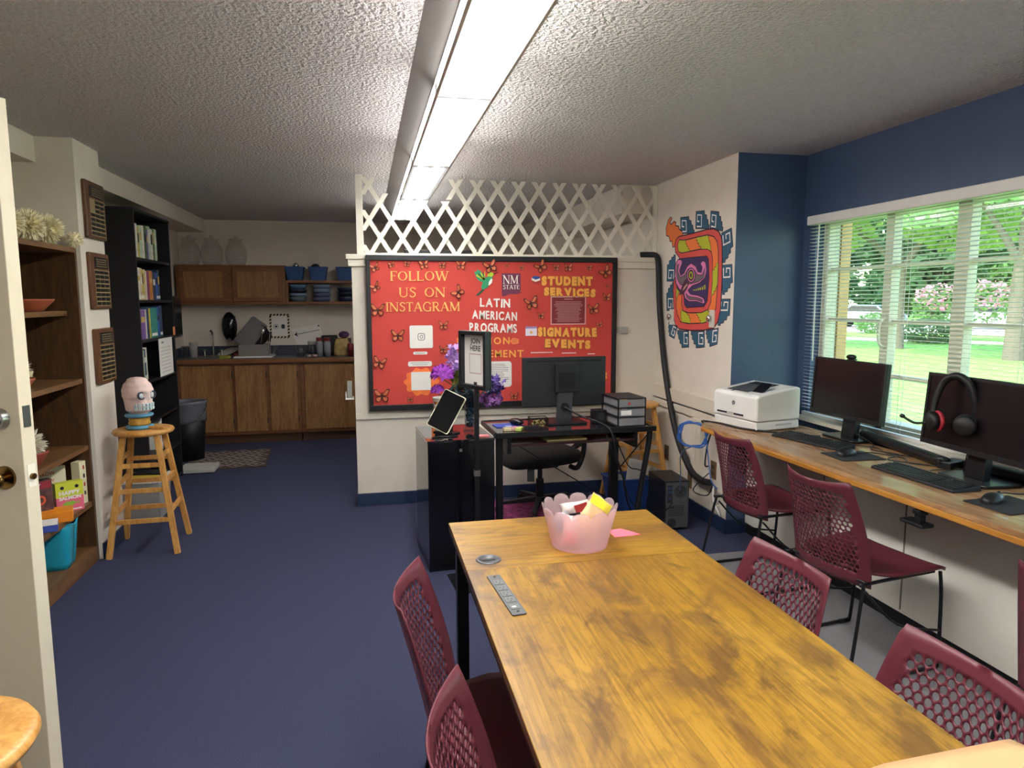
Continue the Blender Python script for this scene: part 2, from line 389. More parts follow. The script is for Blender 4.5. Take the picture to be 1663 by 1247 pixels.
# ================================================================ ceiling lights
HOUS = mat('fixture_housing', '#b9b4b2', .3)
def lens_mat(power, tubes=True):
    """lit acrylic: two bright tubes over a softer glow, fading at the tube ends; the sides glow evenly"""
    m = bpy.data.materials.new('lit_diffuser'); m.use_nodes = True; n, l = nodes_of(m); n.remove(n['Principled BSDF'])
    e = n.new('ShaderNodeEmission'); e.inputs[0].default_value = (1, .985, .95, 1)
    tc = n.new('ShaderNodeTexCoord'); sp = n.new('ShaderNodeSeparateXYZ'); l.new(tc.outputs['Object'], sp.inputs[0])
    def mth(op, a, b=0.0):
        k = n.new('ShaderNodeMath'); k.operation = op
        for i, q in enumerate((a, b)):
            if isinstance(q, (int, float)): k.inputs[i].default_value = q
            else: l.new(q, k.inputs[i])
        return k.outputs[0]
    en = mth('MULTIPLY', mth('SUBTRACT', .655, mth('ABSOLUTE', sp.outputs['Y'])), 14.0); en = mth('MINIMUM', mth('MAXIMUM', en, .02), 1.0)
    if tubes:
        d = mth('DIVIDE', mth('SUBTRACT', mth('ABSOLUTE', sp.outputs['X']), .045), .021); gss = mth('EXPONENT', mth('MULTIPLY', mth('MULTIPLY', d, d), -1.0))
        st = mth('MULTIPLY', mth('ADD', mth('MULTIPLY', mth('MULTIPLY', gss, en), 2.7), .028), power)
    else: st = mth('MULTIPLY', en, power*.8)
    l.new(st, e.inputs[1]); l.new(e.outputs[0], n['Material Output'].inputs[0]); return m
LENS = [lens_mat(LAMP_POWER), lens_mat(LAMP_POWER, False)]; LENSF = [lens_mat(LAMP_POWER*.55), lens_mat(LAMP_POWER*.55, False)]     # far fixture dimmed only to keep the kitchen end darker
RIM = mat('fixture_rim', '#dcdad6', .35)
for (a, b), lab in zip(((4.10, 6.81), (1.37, 4.10), (-1.19, 1.37)), ('long lit fluorescent ceiling fixture, the far one reaching over the white lattice', 'long lit fluorescent ceiling fixture, the near one above the table', 'lit fluorescent ceiling fixture directly overhead, nearest the viewer')):
    f = thing('ceiling_light', lab, 'light', (.394, (a+b)/2, 0), 0, 'fluorescent ceiling fixtures in one row'); h = (b-a)/2
    hs = MB(); q = [(-.192, ZC-.001), (-.117, 2.335), (.117, 2.335), (.192, ZC-.001)]
    hs.add([(x, -h+.002, z) for x, z in q] + [(x, h-.002, z) for x, z in q], [(0, 1, 2, 3), (7, 6, 5, 4), (0, 4, 5, 1), (2, 6, 7, 3), (1, 5, 6, 2), (0, 3, 7, 4)])
    hs.obj('housing', HOUS, f)
    for s in (-1, 1):
        ln = MB().hexa([(-.106, -h/2+.006, -.044), (.106, -h/2+.006, -.044), (.106, h/2-.006, -.044), (-.106, h/2-.006, -.044)], [(-.1065, -h/2+.006, 0), (.1065, -h/2+.006, 0), (.1065, h/2-.006, 0), (-.1065, h/2-.006, 0)])
        ln.mi = [0] + [1]*5
        q = ln.obj('diffuser', LENSF if a > 4 else LENS, f); q.location = (0, s*h/2, 2.334)
    for x0 in (-.1165, .1075): MB().box(x0, -h, 2.329, x0+.009, h, 2.338).obj('rim', RIM, f)
    for x0 in (-.114, .104): MB().box(x0, -h, 2.285, x0+.010, h, 2.2895).obj('lens_lip', RIM, f)
    for y0 in (-h, h-.012): MB().box(-.112, y0, 2.285, .112, y0+.012, 2.334).obj('end_cap', RIM, f)

# ================================================================ lattice screen on the half wall
LT = thing('lattice_screen', 'white wooden diamond lattice standing on the half wall ledge, notched around the light', 'lattice', (0, YH+.06, 1.85))
LATW = mat('lattice_white', '#dfd9cb', .6)
H = .556; dx = .079; dz = .124
def top_at(x):
    return H if (x < .17 or x > .62) else .40
def lattice(sign, name, y0, y1):
    b = MB(); x = -.9
    while x < 3.4:
        # walk the strip upward and keep the pieces that lie inside the screen
        zs = [i*H/90 for i in range(91)]; run = []
        for zz in zs:
            xx = x + sign*zz*dx/dz
            ok = .0 <= xx <= 2.25 and zz <= top_at(xx)
            if ok: run.append((xx, zz))
            if (not ok or zz == zs[-1]) and len(run) > 1:
                (xa, za), (xb, zb) = run[0], run[-1]; w = .019
                b.add([(xa-w, y0, za), (xa+w, y0, za), (xb+w, y0, zb), (xb-w, y0, zb), (xa-w, y1, za), (xa+w, y1, za), (xb+w, y1, zb), (xb-w, y1, zb)], [(0, 1, 2, 3), (7, 6, 5, 4), (0, 4, 5, 1), (1, 5, 6, 2), (2, 6, 7, 3), (3, 7, 4, 0)])
            if not ok: run = []
        x += 2*dx
    return b.obj(name, LATW, LT)
lattice(1, 'rising_slats', -.008, -.0005); lattice(-1, 'falling_slats', .0005, .008)
MB().box(-.045, -.02, 0, .005, .02, H+.012).obj('stile', LATW, LT, bevel=.002); MB().box(2.235, -.016, 0, 2.268, .016, H).obj('stile', LATW, LT, bevel=.002)
MB().box(-.04, -.022, 0, 2.25, .022, .016).obj('bottom_rail', LATW, LT)

# ================================================================ outdoors
GZ = -.35
GR = mat('lawn_grass', '#6c9448', .9, spec=.1, bump=.5, bscale=60, var=.3, vscale=3)
MB().box(3.0, -40, GZ-.1, 130, 140, GZ).obj('ground', GR, kind='structure')
def strip_out(name, p, q, w, m, z):
    a = Vector(p); b = Vector(q); d = (b-a).normalized(); n_ = Vector((-d.y, d.x))*w/2
    return MB().prism([tuple(a+n_), tuple(b+n_), tuple(b-n_), tuple(a-n_)], GZ, GZ+z).obj(name, m, kind='structure')
ROAD = mat('asphalt', '#a99f9b', .9, bump=.2, bscale=30); WALK = mat('concrete_walk', '#d8cfc2', .85)
rd = (-.62, .785)        # the street runs obliquely past the window
strip_out('ground_street', (34 + 60*.62, 38 - 60*.785), (34 - 60*.62, 38 + 60*.785), 13, ROAD, .02)
strip_out('ground_sidewalk', (24.5 + 40*.62, 27 - 40*.785), (24.5 - 40*.62, 27 + 40*.785), 1.7, WALK, .03)
strip_out('ground_path', (17, 12), (31, 22), 1.4, WALK, .035)
MB().box(2.882, 3.80, .55, 2.95, 4.15, 2.3).obj('trim_reveal', mat('tan_brick', '#c99a63', .85, bump=.2, bscale=50), kind='structure')

BARK = mat('bark', '#5e5348', .95, bump=.6, bscale=14, stretch=(1, 1, .3))
LEAFM = {}
def leafmat(k, c):
    if k not in LEAFM:
        m = mat('leaf_'+k, c, .6, var=.35, vscale=1.2); n, l = nodes_of(m); b = n['Principled BSDF']
        tl = n.new('ShaderNodeBsdfTranslucent'); tl.inputs[0].default_value = tuple(min(1, 1.5*x) for x in lin(c)) + (1,)
        mx = n.new('ShaderNodeMixShader'); mx.inputs[0].default_value = .45
        l.new(b.outputs[0], mx.inputs[1]); l.new(tl.outputs[0], mx.inputs[2]); l.new(mx.outputs[0], n['Material Output'].inputs[0]); LEAFM[k] = m
    return LEAFM[k]
def crown(mb, c, r, n, size, rr):
    for i in range(n):
        while True:
            p = Vector((rr.uniform(-1, 1), rr.uniform(-1, 1), rr.uniform(-1, 1)))
            if .25 < p.length < 1: break
        p = p.normalized()*(p.length**.4); q = Vector((c[0]+p.x*r[0], c[1]+p.y*r[1], c[2]+p.z*r[2]))
        a = Vector((rr.gauss(0, 1), rr.gauss(0, 1), rr.gauss(0, .6))).normalized(); b = a.cross(Vector((rr.gauss(0, 1), rr.gauss(0, 1), rr.gauss(0, 1)))).normalized(); s = size*rr.uniform(.6, 1.3)
        mb.add([q-a*s, q-b*s*.45, q+a*s, q+b*s*.45], [(0, 1, 2, 3)])
def tree(label, x, y, tr, fork, blobs, leaf, size, seed, group='trees outside the window', flower=None):
    t = thing('tree', label, 'tree', (x, y, GZ), 0, group); rr = random.Random(seed)
    tb = MB().tube([(0, 0, -.05), (.05*tr, .03, fork*.5), (0, 0, fork)], lambda q: tr*(1.25-.5*q), n=12, k=4)
    for bx, by, bz, br, bn in blobs:
        tb.tube([(0, 0, fork-.1), (bx*.35, by*.35, fork + (bz-fork)*.5), (bx*.8, by*.8, bz)], lambda q: tr*(.6-.5*q), n=7, k=4)
    tb.obj('trunk', BARK, t)
    fb = MB()
    for bx, by, bz, br, bn in blobs: crown(fb, (bx, by, bz), (br, br, br*.75), bn, size, rr)
    fb.obj('foliage', leaf, t, kind='stuff')
    if flower:
        ff = MB()
        for bx, by, bz, br, bn in blobs: crown(ff, (bx, by, bz+br*.35), (br*.95, br*.95, br*.55), bn//2, size, rr)
        ff.obj('blossom', flower, t, kind='stuff')
    return t
LG = leafmat('light', '#86a04e'); MG = leafmat('mid', '#5f8044'); DG = leafmat('dark', '#3c5c34'); PG = leafmat('pale', '#9db58a'); PK = leafmat('pink', '#d58ba0')
tree('shade tree with slim trunk on the lawn, left of the middle window post', 20.0, 22.9, .21, 3.1, [(-2.5, 2.2, 5.2, 2.6, 1500), (1.5, -1.5, 5.6, 2.7, 1500), (-.5, .4, 7.4, 3.0, 1500), (-3.8, 3.6, 6.8, 2.4, 1000), (2.8, -3.0, 7.2, 2.5, 1200)], LG, .24, 1)
tree('shade tree with thick trunk on the lawn at the right edge of the window', 19.6, 17.6, .25, 3.0, [(1.2, -1.6, 5.6, 2.6, 1200), (-1.8, 1.8, 6.0, 2.4, 1100), (0, 0, 7.6, 2.8, 1200), (2.5, -3.5, 7.0, 2.5, 900)], PG, .22, 2)
hedge = MB(); rh = random.Random(77)
for i in range(26): crown(hedge, (40 + i*2.1, 82 - i*2.4, 1.6 + .5*math.sin(i*1.9)), (2.4, 2.4, 2.4), 260, .42, rh)
for i in range(22): crown(hedge, (62 + i*2.7, 102 - i*2.9, 6 + 2*math.sin(i*2.3)), (3.4, 3.4, 5.5), 420, .8, rh)
tag(hedge.obj('distant_trees', DG, kind='stuff'), 'dense band of dark green trees far beyond the street', 'trees')
tree('small crape myrtle with pink blossom in front of the street', 27.2, 27.6, .09, 1.0, [(-.5, .4, 1.6, 1.15, 500), (.8, -.8, 1.7, 1.2, 500)], MG, .13, 3, flower=PK)
for i, (x, y, s, L, lab) in enumerate(((34, 59, 1.9, MG, 'broad green tree across the street, farthest left in the window'), (45, 47.5, 1.9, DG, 'dark green tree across the street above the parked cars'), (56, 36, 1.9, MG, 'full green tree across the street behind the slim trunk'), (67, 24.5, 1.9, PG, 'pale green tree across the street behind the thick trunk'), (50, 72, 2.3, DG, 'tall dark tree far beyond the street, left of the window posts'), (66, 58, 2.3, MG, 'tall green tree far beyond the street, behind the middle post'), (82, 43, 2.3, DG, 'tall dark tree far beyond the street at the right edge of the window'))):
    tree(lab, x, y, .3*s, 2.2*s, [(-1*s, 1*s, 3.6*s, 1.9*s, 1300), (1*s, -1*s, 3.8*s, 1.9*s, 1300), (0, 0, 5.4*s, 2.4*s, 1500), (-.8*s, -.8*s, 1.7*s, 1.7*s, 1000), (.8*s, .8*s, 1.6*s, 1.7*s, 1000), (0, 0, 7.3*s, 1.9*s, 900)], L, .27*s, 20+i, 'trees across the street')
def bush(label, x, y, r, h, L, n, seed):
    b = thing('bush', label, 'bush', (x, y, GZ), 0, 'shrubs along the street'); rr = random.Random(seed); f = MB(); crown(f, (0, 0, h*.5), (r, r, h*.55), n, .13, rr); f.obj('foliage', L, b, kind='stuff')
    st = MB()
    for k in range(5): st.tube([(0, 0, 0), (.3*r*math.cos(k*1.3), .3*r*math.sin(k*1.3), h*.6)], .025, n=5)
    st.obj('stem', BARK, b)
bush('rounded dark hedge shrub beside the slim trunk', 24.0, 25.6, 1.3, 1.0, DG, 900, 5); bush('rounded dark hedge shrub behind the thick trunk', 25.6, 21.0, 1.5, 1.05, DG, 900, 6)
bush('low light green shrub at the curb near the parked car', 28.0, 33.5, 1.2, 1.1, MG, 600, 7)
def car(label, x, y, rz, body):
    c = thing('car', label, 'car', (x, y, GZ+.02), rz, 'parked cars on the street')
    def sect(w, pts): return pts
    prof = [(-2.2, .35), (-2.25, .75), (-2.1, .95), (-1.2, 1.02), (-.65, 1.5), (.9, 1.52), (1.6, 1.05), (2.2, .98), (2.3, .6), (2.2, .32)]
    b = MB(); b.M = Matrix.Rotation(PI/2, 4, 'X'); b.prism(prof, -.88, .88); b.obj('body', body, c, bevel=.09, seg=3)
    g = MB(); g.M = Matrix.Rotation(PI/2, 4, 'X'); g.prism([(-1.08, 1.06), (-.6, 1.45), (.85, 1.47), (1.4, 1.08)], -.895, .895)
    g.M = Matrix.Identity(4); g.hexa([(-1.24, -.7, 1.03), (-1.2, -.7, 1.03), (-1.2, .7, 1.03), (-1.24, .7, 1.03)], [(-.72, -.62, 1.46), (-.69, -.62, 1.46), (-.69, .62, 1.46), (-.72, .62, 1.46)])
    g.obj('windows', mat('car_glass', '#20282e', .08), c)
    for wx in (-1.4, 1.4):
        for s in (-1, 1):
            w_ = MB().cyl((wx, s*.72, .32), (wx, s*.92, .32), .33, n=24).obj('wheel', mat('tyre', '#17171a', .7), c)
            MB().cyl((wx, s*.9, .32), (wx, s*.93, .32), .2, n=18).obj('rim', GREYM, w_)
    for s in (-1, 1): MB().ball((-2.2, s*.6, .72), (.07, .18, .09)).obj('headlight', mat('lamp_glass', '#e8e8e0', .2), c)
car('silver parked car partly behind the left window post', 33.6, 41.2, math.radians(128), mat('car_silver', '#a9b2ba', .25, metal=.5))
car('white parked car seen past the slim trunk', 38.5, 36.5, math.radians(128), mat('car_white', '#d9dcdd', .25))

# ================================================================ perforated chairs
MAROON = mat('maroon_plastic', '#5c2530', .42, spec=.5)
def back_sheet():
    """flat outline with a field of round holes, bent into the shell of the back"""
    HT = .43
    def half(v):            # half width at height v
        t = v/HT
        return .236 - .056*t**1.7 - .014*(1-t)**3
    out = []
    N = 18
    for i in range(N+1): out.append((half(HT*i/N), HT*i/N))
    out[-1] = (half(HT)-.004, HT-.002)
    for i in range(1, 14):
        x = half(HT)*(1-2*i/14); out.append((x, HT - .018*(1-(x/half(HT))**2)))
    for i in range(N, -1, -1): out.append((-half(HT*i/N), HT*i/N))
    for i in range(1, 12): out.append((-half(0)+2*half(0)*i/12, 0))
    p = .0222; r = .0092; holes = []; j = 0; v = .06
    while v < HT-.055:
        i = -12
        while i <= 12:
            x = (i + .5*(j % 2))*p
            if abs(x) < half(v)-.05: holes.append((x, v))
            i += 1
        v += p*.866; j += 1
    vs = [Vector(q) for q in out]; es = [(i, (i+1) % len(out)) for i in range(len(out))]
    for cx, cy in holes:
        b = len(vs); k = 8
        vs += [Vector((cx + r*math.cos(2*PI*(i+.5)/k), cy + r*math.sin(2*PI*(i+.5)/k))) for i in range(k)]; es += [(b+i, b+(i+1) % k) for i in range(k)]
    v = .02
    while v < HT:
        x = -.225
        while x < .22:
            if abs(x) < half(v)-.012 and v < HT-.03 and all((x-a)**2 + (v-b)**2 > .0135**2 for a, b in holes): vs.append(Vector((x, v)))
            x += .014
        v += .014
    V, E, F, *_ = geometry.delaunay_2d_cdt(vs, es, [], 0, 1e-6)
    keep = []
    for f in F:
        c = (V[f[0]] + V[f[1]] + V[f[2]])/3
        if abs(c.x) > half(max(0, min(HT, c.y))) + .0002 or c.y > HT - .018*(1-min(1, (c.x/half(HT))**2)) + .0003: continue
        if any((c.x-a)**2 + (c.y-b)**2 < (r*.93)**2 for a, b in holes): continue
        keep.append(tuple(f))
    R = .30
    def bend(q):
        t = q.y/HT
        return (R*math.sin(q.x/R), -.185 - .105*t**1.25 + R*(1-math.cos(q.x/R))*(.55+.35*t), .385 + q.y)
    return [bend(q) for q in V], keep
_bv, _bf = back_sheet()
def seat_fn(u, v):
    x = (u-.5)*2; y = v
    w = (.215 + .02*v - .02*max(0, v-.85)/.15)*min(1, .5 + 2.2*v - 2.0*v*v if v < .5 else 1)
    yy = -.185 + .43*v
    zz = .432 - .016*math.sin(PI*min(1, v*1.05))*(1-x*x*.5) + .008*abs(x)**3 - .022*max(0, (v-.82)/.18)**2 + .02*max(0, (.12-v)/.12)**2
    return (x*w, yy, zz)
def make_chair(label, group):
    t = thing('perforated_chair', label, 'chair', (0, 0, 0), 0, group)
    MB().add(_bv, _bf, True).obj('backrest', MAROON, t, solid=.0038)
    MB().grid(seat_fn, 14, 16).obj('seat', MAROON, t, solid=.014)
    for s in (-1, 1):
        MB().tube([(s*.20, .235, .405), (s*.212, .235, .30), (s*.225, .225, .03), (s*.225, .205, .012), (s*.225, .17, .010), (s*.225, -.20, .010), (s*.225, -.235, .012), (s*.225, -.255, .03), (s*.215, -.215, .25), (s*.205, -.185, .395), (s*.20, -.17, .408), (s*.195, .2, .408)], .0075, n=8, k=4).obj('leg', BLACKM, t)
        MB().tube([(s*.222, .232, .16), (s*.21, .0, .22), (s*.2, -.17, .38)], .005, n=6).obj('side_brace', BLACKM, t)
        for y in (.17, -.2): MB().cyl((s*.225, y-.012, .008), (s*.225, y+.012, .008), .0105, n=10).obj('glide', BLACK, t)
    for y in (.2, -.16): MB().cyl((-.2, y, .408), (.2, y, .408), .007, n=8).obj('crossbar', BLACKM, t)
    return t
def face(dx, dy): return math.atan2(dy, dx) - PI/2
c0 = make_chair('maroon perforated chair at the window counter, directly in front of the printer', 'maroon perforated chairs')
c0.location = (2.125, 3.30, .006); c0.rotation_euler = (0, 0, -1.5)
for lab, x, y, d in (('maroon perforated chair at the window counter, its back toward the viewer, below the second keyboard', 2.026, 2.464, -1.425),
                     ('maroon perforated chair at the window counter, cut by the right edge of the photo', 1.985, 1.345, -1.43),
                     ('far maroon perforated chair on the right side of the wood table', .893, 1.638, 1.61),
                     ('near maroon perforated chair on the right side of the wood table, bottom right corner', .90, 1.07, 1.55),
                     ('far maroon perforated chair on the left side of the wood table, beside the outlets', .335, 1.65, -1.76),
                     ('near maroon perforated chair on the left side of the wood table, bottom edge', .365, 1.055, -1.76)):
    dup(c0, lab, (x, y, .006 if x > 1.5 else 0), d, 'maroon perforated chairs')

# ================================================================ rustic meeting table
def rustic(name, along):
    """golden rustic laminate: fine grain lines, soft tone drift and smudged brown patches along the grain"""
    m = bpy.data.materials.new(name); m.use_nodes = True; n, l = nodes_of(m); b = n['Principled BSDF']; b.inputs['Roughness'].default_value = .36
    tc = n.new('ShaderNodeTexCoord')
    def nz(sc, st, det=5, dis=0.0, off=0.0, rough=.5):
        mp = n.new('ShaderNodeMapping'); mp.inputs['Scale'].default_value = st if along == 'y' else (st[1], st[0], st[2]); mp.inputs['Location'].default_value = (off, off*.7, 0)
        l.new(tc.outputs['Object'], mp.inputs[0]); t = n.new('ShaderNodeTexNoise'); t.inputs['Scale'].default_value = sc; t.inputs['Detail'].default_value = det; t.inputs['Distortion'].default_value = dis; t.inputs['Roughness'].default_value = rough
        l.new(mp.outputs[0], t.inputs['Vector']); return t.outputs['Fac']
    def ramp(f, *stops):
        r = n.new('ShaderNodeValToRGB'); e = r.color_ramp.elements
        e[0].position, e[0].color = stops[0][0], (*lin(stops[0][1]), 1); e[1].position, e[1].color = stops[-1][0], (*lin(stops[-1][1]), 1)
        for p_, c in stops[1:-1]: k = e.new(p_); k.color = (*lin(c), 1)
        l.new(f, r.inputs[0]); return r.outputs[0]
    def mix(f, a, c, mode='MIX'):
        k = n.new('ShaderNodeMix'); k.data_type = 'RGBA'; k.blend_type = mode
        if isinstance(f, float): k.inputs[0].default_value = f
        else: l.new(f, k.inputs[0])
        l.new(a, k.inputs[6]); l.new(c, k.inputs[7]); return k.outputs[2]
    base = ramp(nz(3.2, (1, .4, 1), 4, .4), (.33, '#80591c'), (.5, '#98701f'), (.68, '#a87f30'))
    grain = ramp(nz(70, (1, .045, 1), 6, 1.2, 3, .65), (.38, '#7a6a55'), (.56, '#ffffff'))
    c = mix(.5, base, grain, 'MULTIPLY')
    brown = ramp(nz(30, (1, .2, 1), 4, .5, 9), (.3, '#432c17'), (.7, '#654422'))
    p1 = ramp(nz(7.5, (1, .55, 1), 9, .7, 5, .62), (.50, '#000000'), (.63, '#e0e0e0'))
    p2 = ramp(nz(24, (1, .5, 1), 8, .3, 11, .65), (.53, '#000000'), (.66, '#b8b8b8'))
    c = mix(p1, c, brown); c = mix(p2, c, brown)
    l.new(c, b.inputs['Base Color']); return m
TAB_Y = rustic('rustic_boards_long', 'y'); TAB_X = rustic('rustic_boards_cross', 'x')
EDGE = mat('table_edge', '#241a12', .5)
tb = thing('meeting_table', 'long rustic wood-grain meeting table with a metal frame in the foreground', 'table', (.634, 1.2, 0))
def board(y0, y1, m):
    q = MB().box(-.368, y0, .7265, .368, y1, .75).obj('tabletop_board', m, tb, bevel=.0015)
    MB().box(-.3685, y0+.002, .7225, .3685, y1-.002, .7262).obj('edge_band', EDGE, q)
board(.69, 1.128, TAB_X); board(-.75, .688, TAB_Y)
for x in (-.33, .33):
    for y in (-.70, 1.07): MB().box(x-.02, y-.02, 0, x+.02, y+.02, .7225).obj('leg', BLACKM, tb, bevel=.002)
    MB().box(x-.012, -.68, .68, x+.012, 1.05, .7225).obj('side_rail', BLACKM, tb)
for y in (-.70, 1.07): MB().box(-.31, y-.012, .68, .31, y+.012, .7225).obj('end_rail', BLACKM, tb)
gm = MB().lathe([(.0, .001), (.027, .001), (.029, .004), (.037, .0035), (.039, .0005)], (-.292, .757, .75), n=30)
gm = gm.obj('cable_grommet', mat('grey_plastic', '#4b4b4e', .4), tb)
MB().at((-.292, .757, .7515)).rrect(-.02, -.008, .02, .004, .003, 0, .0015).obj('cable_slot', BLACK, gm)
# power strip let into the table
ps = thing('power_strip', 'grey power outlet strip with sockets set into the tabletop near its left edge', 'power strip', (.343, 1.705, .7503), math.radians(4.5))
GP = mat('strip_grey', '#4e5052', .45)
MB().rrect(-.019, -.127, .019, .127, .004, 0, .004).obj('plate', GP, ps, bevel=.001)
for i, y in enumerate((.072, .034, -.004, -.042)):
    so = MB().rrect(-.013, y-.015, .013, y+.015, .003, .004, .0052).obj('socket', mat('socket_grey', '#5d6063', .4), ps)
    MB().box(-.006, y-.002, .0052, -.0045, y+.007, .0056).box(.0045, y-.002, .0052, .006, y+.007, .0056).cyl((0, y-.008, .005), (0, y-.008, .0056), .0022, n=8).obj('slot', BLACK, so)
so = MB().rrect(-.013, -.098, .013, -.07, .002, .004, .0052).obj('usb_panel', mat('socket_grey', '#5d6063', .4), ps)
MB().box(-.008, -.089, .0052, .003, -.083, .0058).obj('usb_port', PAPER, so)
for y in (.112, -.112): MB().cyl((0, y, .004), (0, y, .0052), .004, n=10).obj('screw', CHROME, ps)

# pink petal bucket with candy, and the pink leaflet behind it
PINK = sheer('frosted_pink', '#f6e2e7', .7, .4)
def petal_fn(u, v):
    a = u*2*PI; ph = (u*12) % 1.0
    top = .112 + .022*math.sqrt(max(0, 1 - (2*ph-1)**2))
    z = v*top; r = .087 + .032*(z/.13)
    return (r*math.cos(a), r*math.sin(a), z)
bk = thing('petal_bucket', 'frosted pink plastic bucket with a scalloped petal rim on the wood table', 'bucket', (.648, 2.03, .7505))
MB().grid(petal_fn, 144, 10).obj('wall', PINK, bk, solid=.0015)
MB().cyl((0, 0, 0), (0, 0, .002), .087, n=40).obj('base', PINK, bk)
def packet(name, lab, pts, m, mats, loc, rot, w, h, th):
    def fn(u, v, s): 
        e = math.sin(PI*u)**.5*math.sin(PI*v)**.5
        return ((u-.5)*w, s*th*e + .003*math.sin(9*u+7*v), (v-.5)*h)
    b = MB().grid(lambda u, v: fn(u, v, 1), 14, 16).grid(lambda u, v: fn(u, v, -1), 14, 16)
    o = b.obj(name, mats[0], None); o.location = loc; o.rotation_euler = rot; tag(o, lab, 'snack')
    for (x0, z0, x1, z1), mm in zip(pts, mats[1:]):
        k = MB().grid(lambda u, v: (lambda q: (q[0], q[1]-.0012, q[2]))(fn((x0 + (x1-x0)*u), (z0 + (z1-z0)*v), -1)), 8, 8).obj('printed_band', mm, o)
    return o
YEL = mat('bag_yellow', '#e5dd3a', .3); TANB = mat('bag_tan', '#dcb98a', .35)
packet('chip_bag', 'yellow and tan chip bag leaning out of the right of the pink bucket', [(.02, .74, .98, .97)], None, [TANB, YEL], (.688, 2.015, .842), (math.radians(-8), math.radians(38), .1), .085, .13, .018)
packet('candy_wrapper', 'red and black candy packet at the back of the pink bucket', [(.1, .55, .5, .95), (.5, .3, .95, .7)], None, [mat('wrap_white', '#d8cfc9', .25), mat('wrap_red', '#8e2a2a', .25), mat('wrap_black', '#241a1c', .25)], (.645, 2.055, .853), (math.radians(35), math.radians(70), 0), .06, .10, .02)
packet('candy_packet', 'pale pink candy packet low inside the pink bucket', [(.1, .1, .9, .45)], None, [mat('wrap_pale', '#e8c6c0', .3), mat('wrap_pink', '#ef7f78', .3)], (.612, 2.00, .806), (math.radians(-5), math.radians(10), .1), .06, .095, .014)
packet('snack_wrapper', 'silver and blue snack wrapper low in the bucket, left of the chip bag', [(.1, .2, .9, .7)], None, [mat('wrap_silver', '#c6cad2', .25), mat('wrap_blue', '#9fb0d8', .3)], (.600, 2.05, .815), (math.radians(20), math.radians(-30), 0), .06, .08, .014)
lf = MB().add([(-.02, -.03, .001), (.075, -.02, .001), (.03, .05, .001), (-.02, .04, .001), (-.02, -.03, 0), (.075, -.02, 0), (.03, .05, 0), (-.02, .04, 0)], [(0, 1, 2, 3), (7, 6, 5, 4), (0, 4, 5, 1), (1, 5, 6, 2), (2, 6, 7, 3), (3, 7, 4, 0)])
one(lf, 'leaflet', mat('hot_pink_paper', '#f0677a', .6), 'hot pink paper leaflet lying on the table behind the pink bucket', 'leaflet', (.80, 2.09, .7505))

# tan box flap at the bottom right, out of focus in the foreground
bx = thing('cardboard_box', 'tan cardboard box with a raised flap at the bottom right corner', 'box', (.84, .80, .7505), .04)
CARD = mat('cardboard', '#c79f72', .8, bump=.05)
MB().box(-.16, -.2, 0, .19, .055, .02).obj('body', CARD, bx, bevel=.004)
MB().grid(lambda u, v: (-.17 + .365*u, .066 - .16*v, .012 + .044*min(1, 1.25*math.sin(PI*(.10 + .62*u)))*(1 - .3*(1-v)**3)), 16, 6).obj('flap', CARD, bx, solid=.003)

# ================================================================ pine stools
def make_stool(name, label, loc, rz):
    t = thing(name, label, 'stool', loc, rz, 'round wooden bar stools')
    MB().lathe([(0, .716), (.14, .716), (.165, .722), (.172, .735), (.165, .747), (.14, .752), (.06, .750), (0, .749)], n=40).obj('seat', STOOLW, t)
    def P(sx, sy, z): k = 1 - z/.716; return Vector((sx*(.092 + .095*k), sy*(.092 + .095*k), z))
    for sx, sy in ((-1, -1), (1, -1), (1, 1), (-1, 1)):
        MB().bar(P(sx, sy, 0), P(sx, sy, .718), .032, .032, (1, 0, 0)).obj('leg', STOOLW, t, bevel=.003)
    for z in (.21, .39, .54):
        for s in (-1, 1):
            MB().bar(P(-1, s, z), P(1, s, z), .016, .028).obj('rung', STOOLW, t, bevel=.002)
            MB().bar(P(s, -1, z+.045), P(s, 1, z+.045), .016, .028).obj('rung', STOOLW, t, bevel=.002)
    return t
st = make_stool('bar_stool', 'pine bar stool holding the painted skull, beside the white column', (-1.348, 4.548, 0), math.radians(3))
dup(st, 'pine bar stool standing behind the black computer desk in the corner', (2.01, 4.90, 0), math.radians(8))
dup(st, 'wooden bar stool cut off by the bottom left corner, in front of the open door', (-.775, 1.305, 0), math.radians(20))

# ================================================================ open door at the left
dr = MB().box(-.86, -.0225, .01, 0, .0225, 2.055)
d = dr.obj('door_1', [mat('door_paint', '#cfc5ae', .5)], kind='structure', bevel=.002); d.location = (-.925, 2.125, 0); d.rotation_euler = (0, 0, math.radians(-20))
def knob(z, m):
    k = MB().cyl((-.06, -.0225, z), (-.06, -.03, z), .033, n=28).cyl((-.06, -.03, z), (-.06, -.05, z), .012, n=16)
    k.M = Matrix.Translation((-.06, -.05, z)) @ Matrix.Rotation(PI/2, 4, 'X'); k.lathe([(0, .026), (.014, .024), (.025, .014), (.026, .004), (.018, -.004), (0, -.004)], n=26); return k.obj('door_knob', m, d)
knob(1.035, mat('aged_brass', '#7d6238', .25, metal=1)); 
k = MB().cyl((-.06, -.0225, 1.2), (-.06, -.04, 1.2), .03, .025, n=28).cyl((-.06, -.04, 1.2), (-.06, -.044, 1.2), .018, n=20).obj('deadbolt', mat('steel', '#a3a3a3', .3, metal=1), d)
MB().box(-.0005, -.012, 1.175, .0015, .012, 1.235).obj('deadbolt_plate', mat('steel_dull', '#77777a', .4, metal=1), d)
MB().box(-.0005, -.013, 1.005, .0012, .013, 1.07).obj('latch_plate', TRIMW, d)
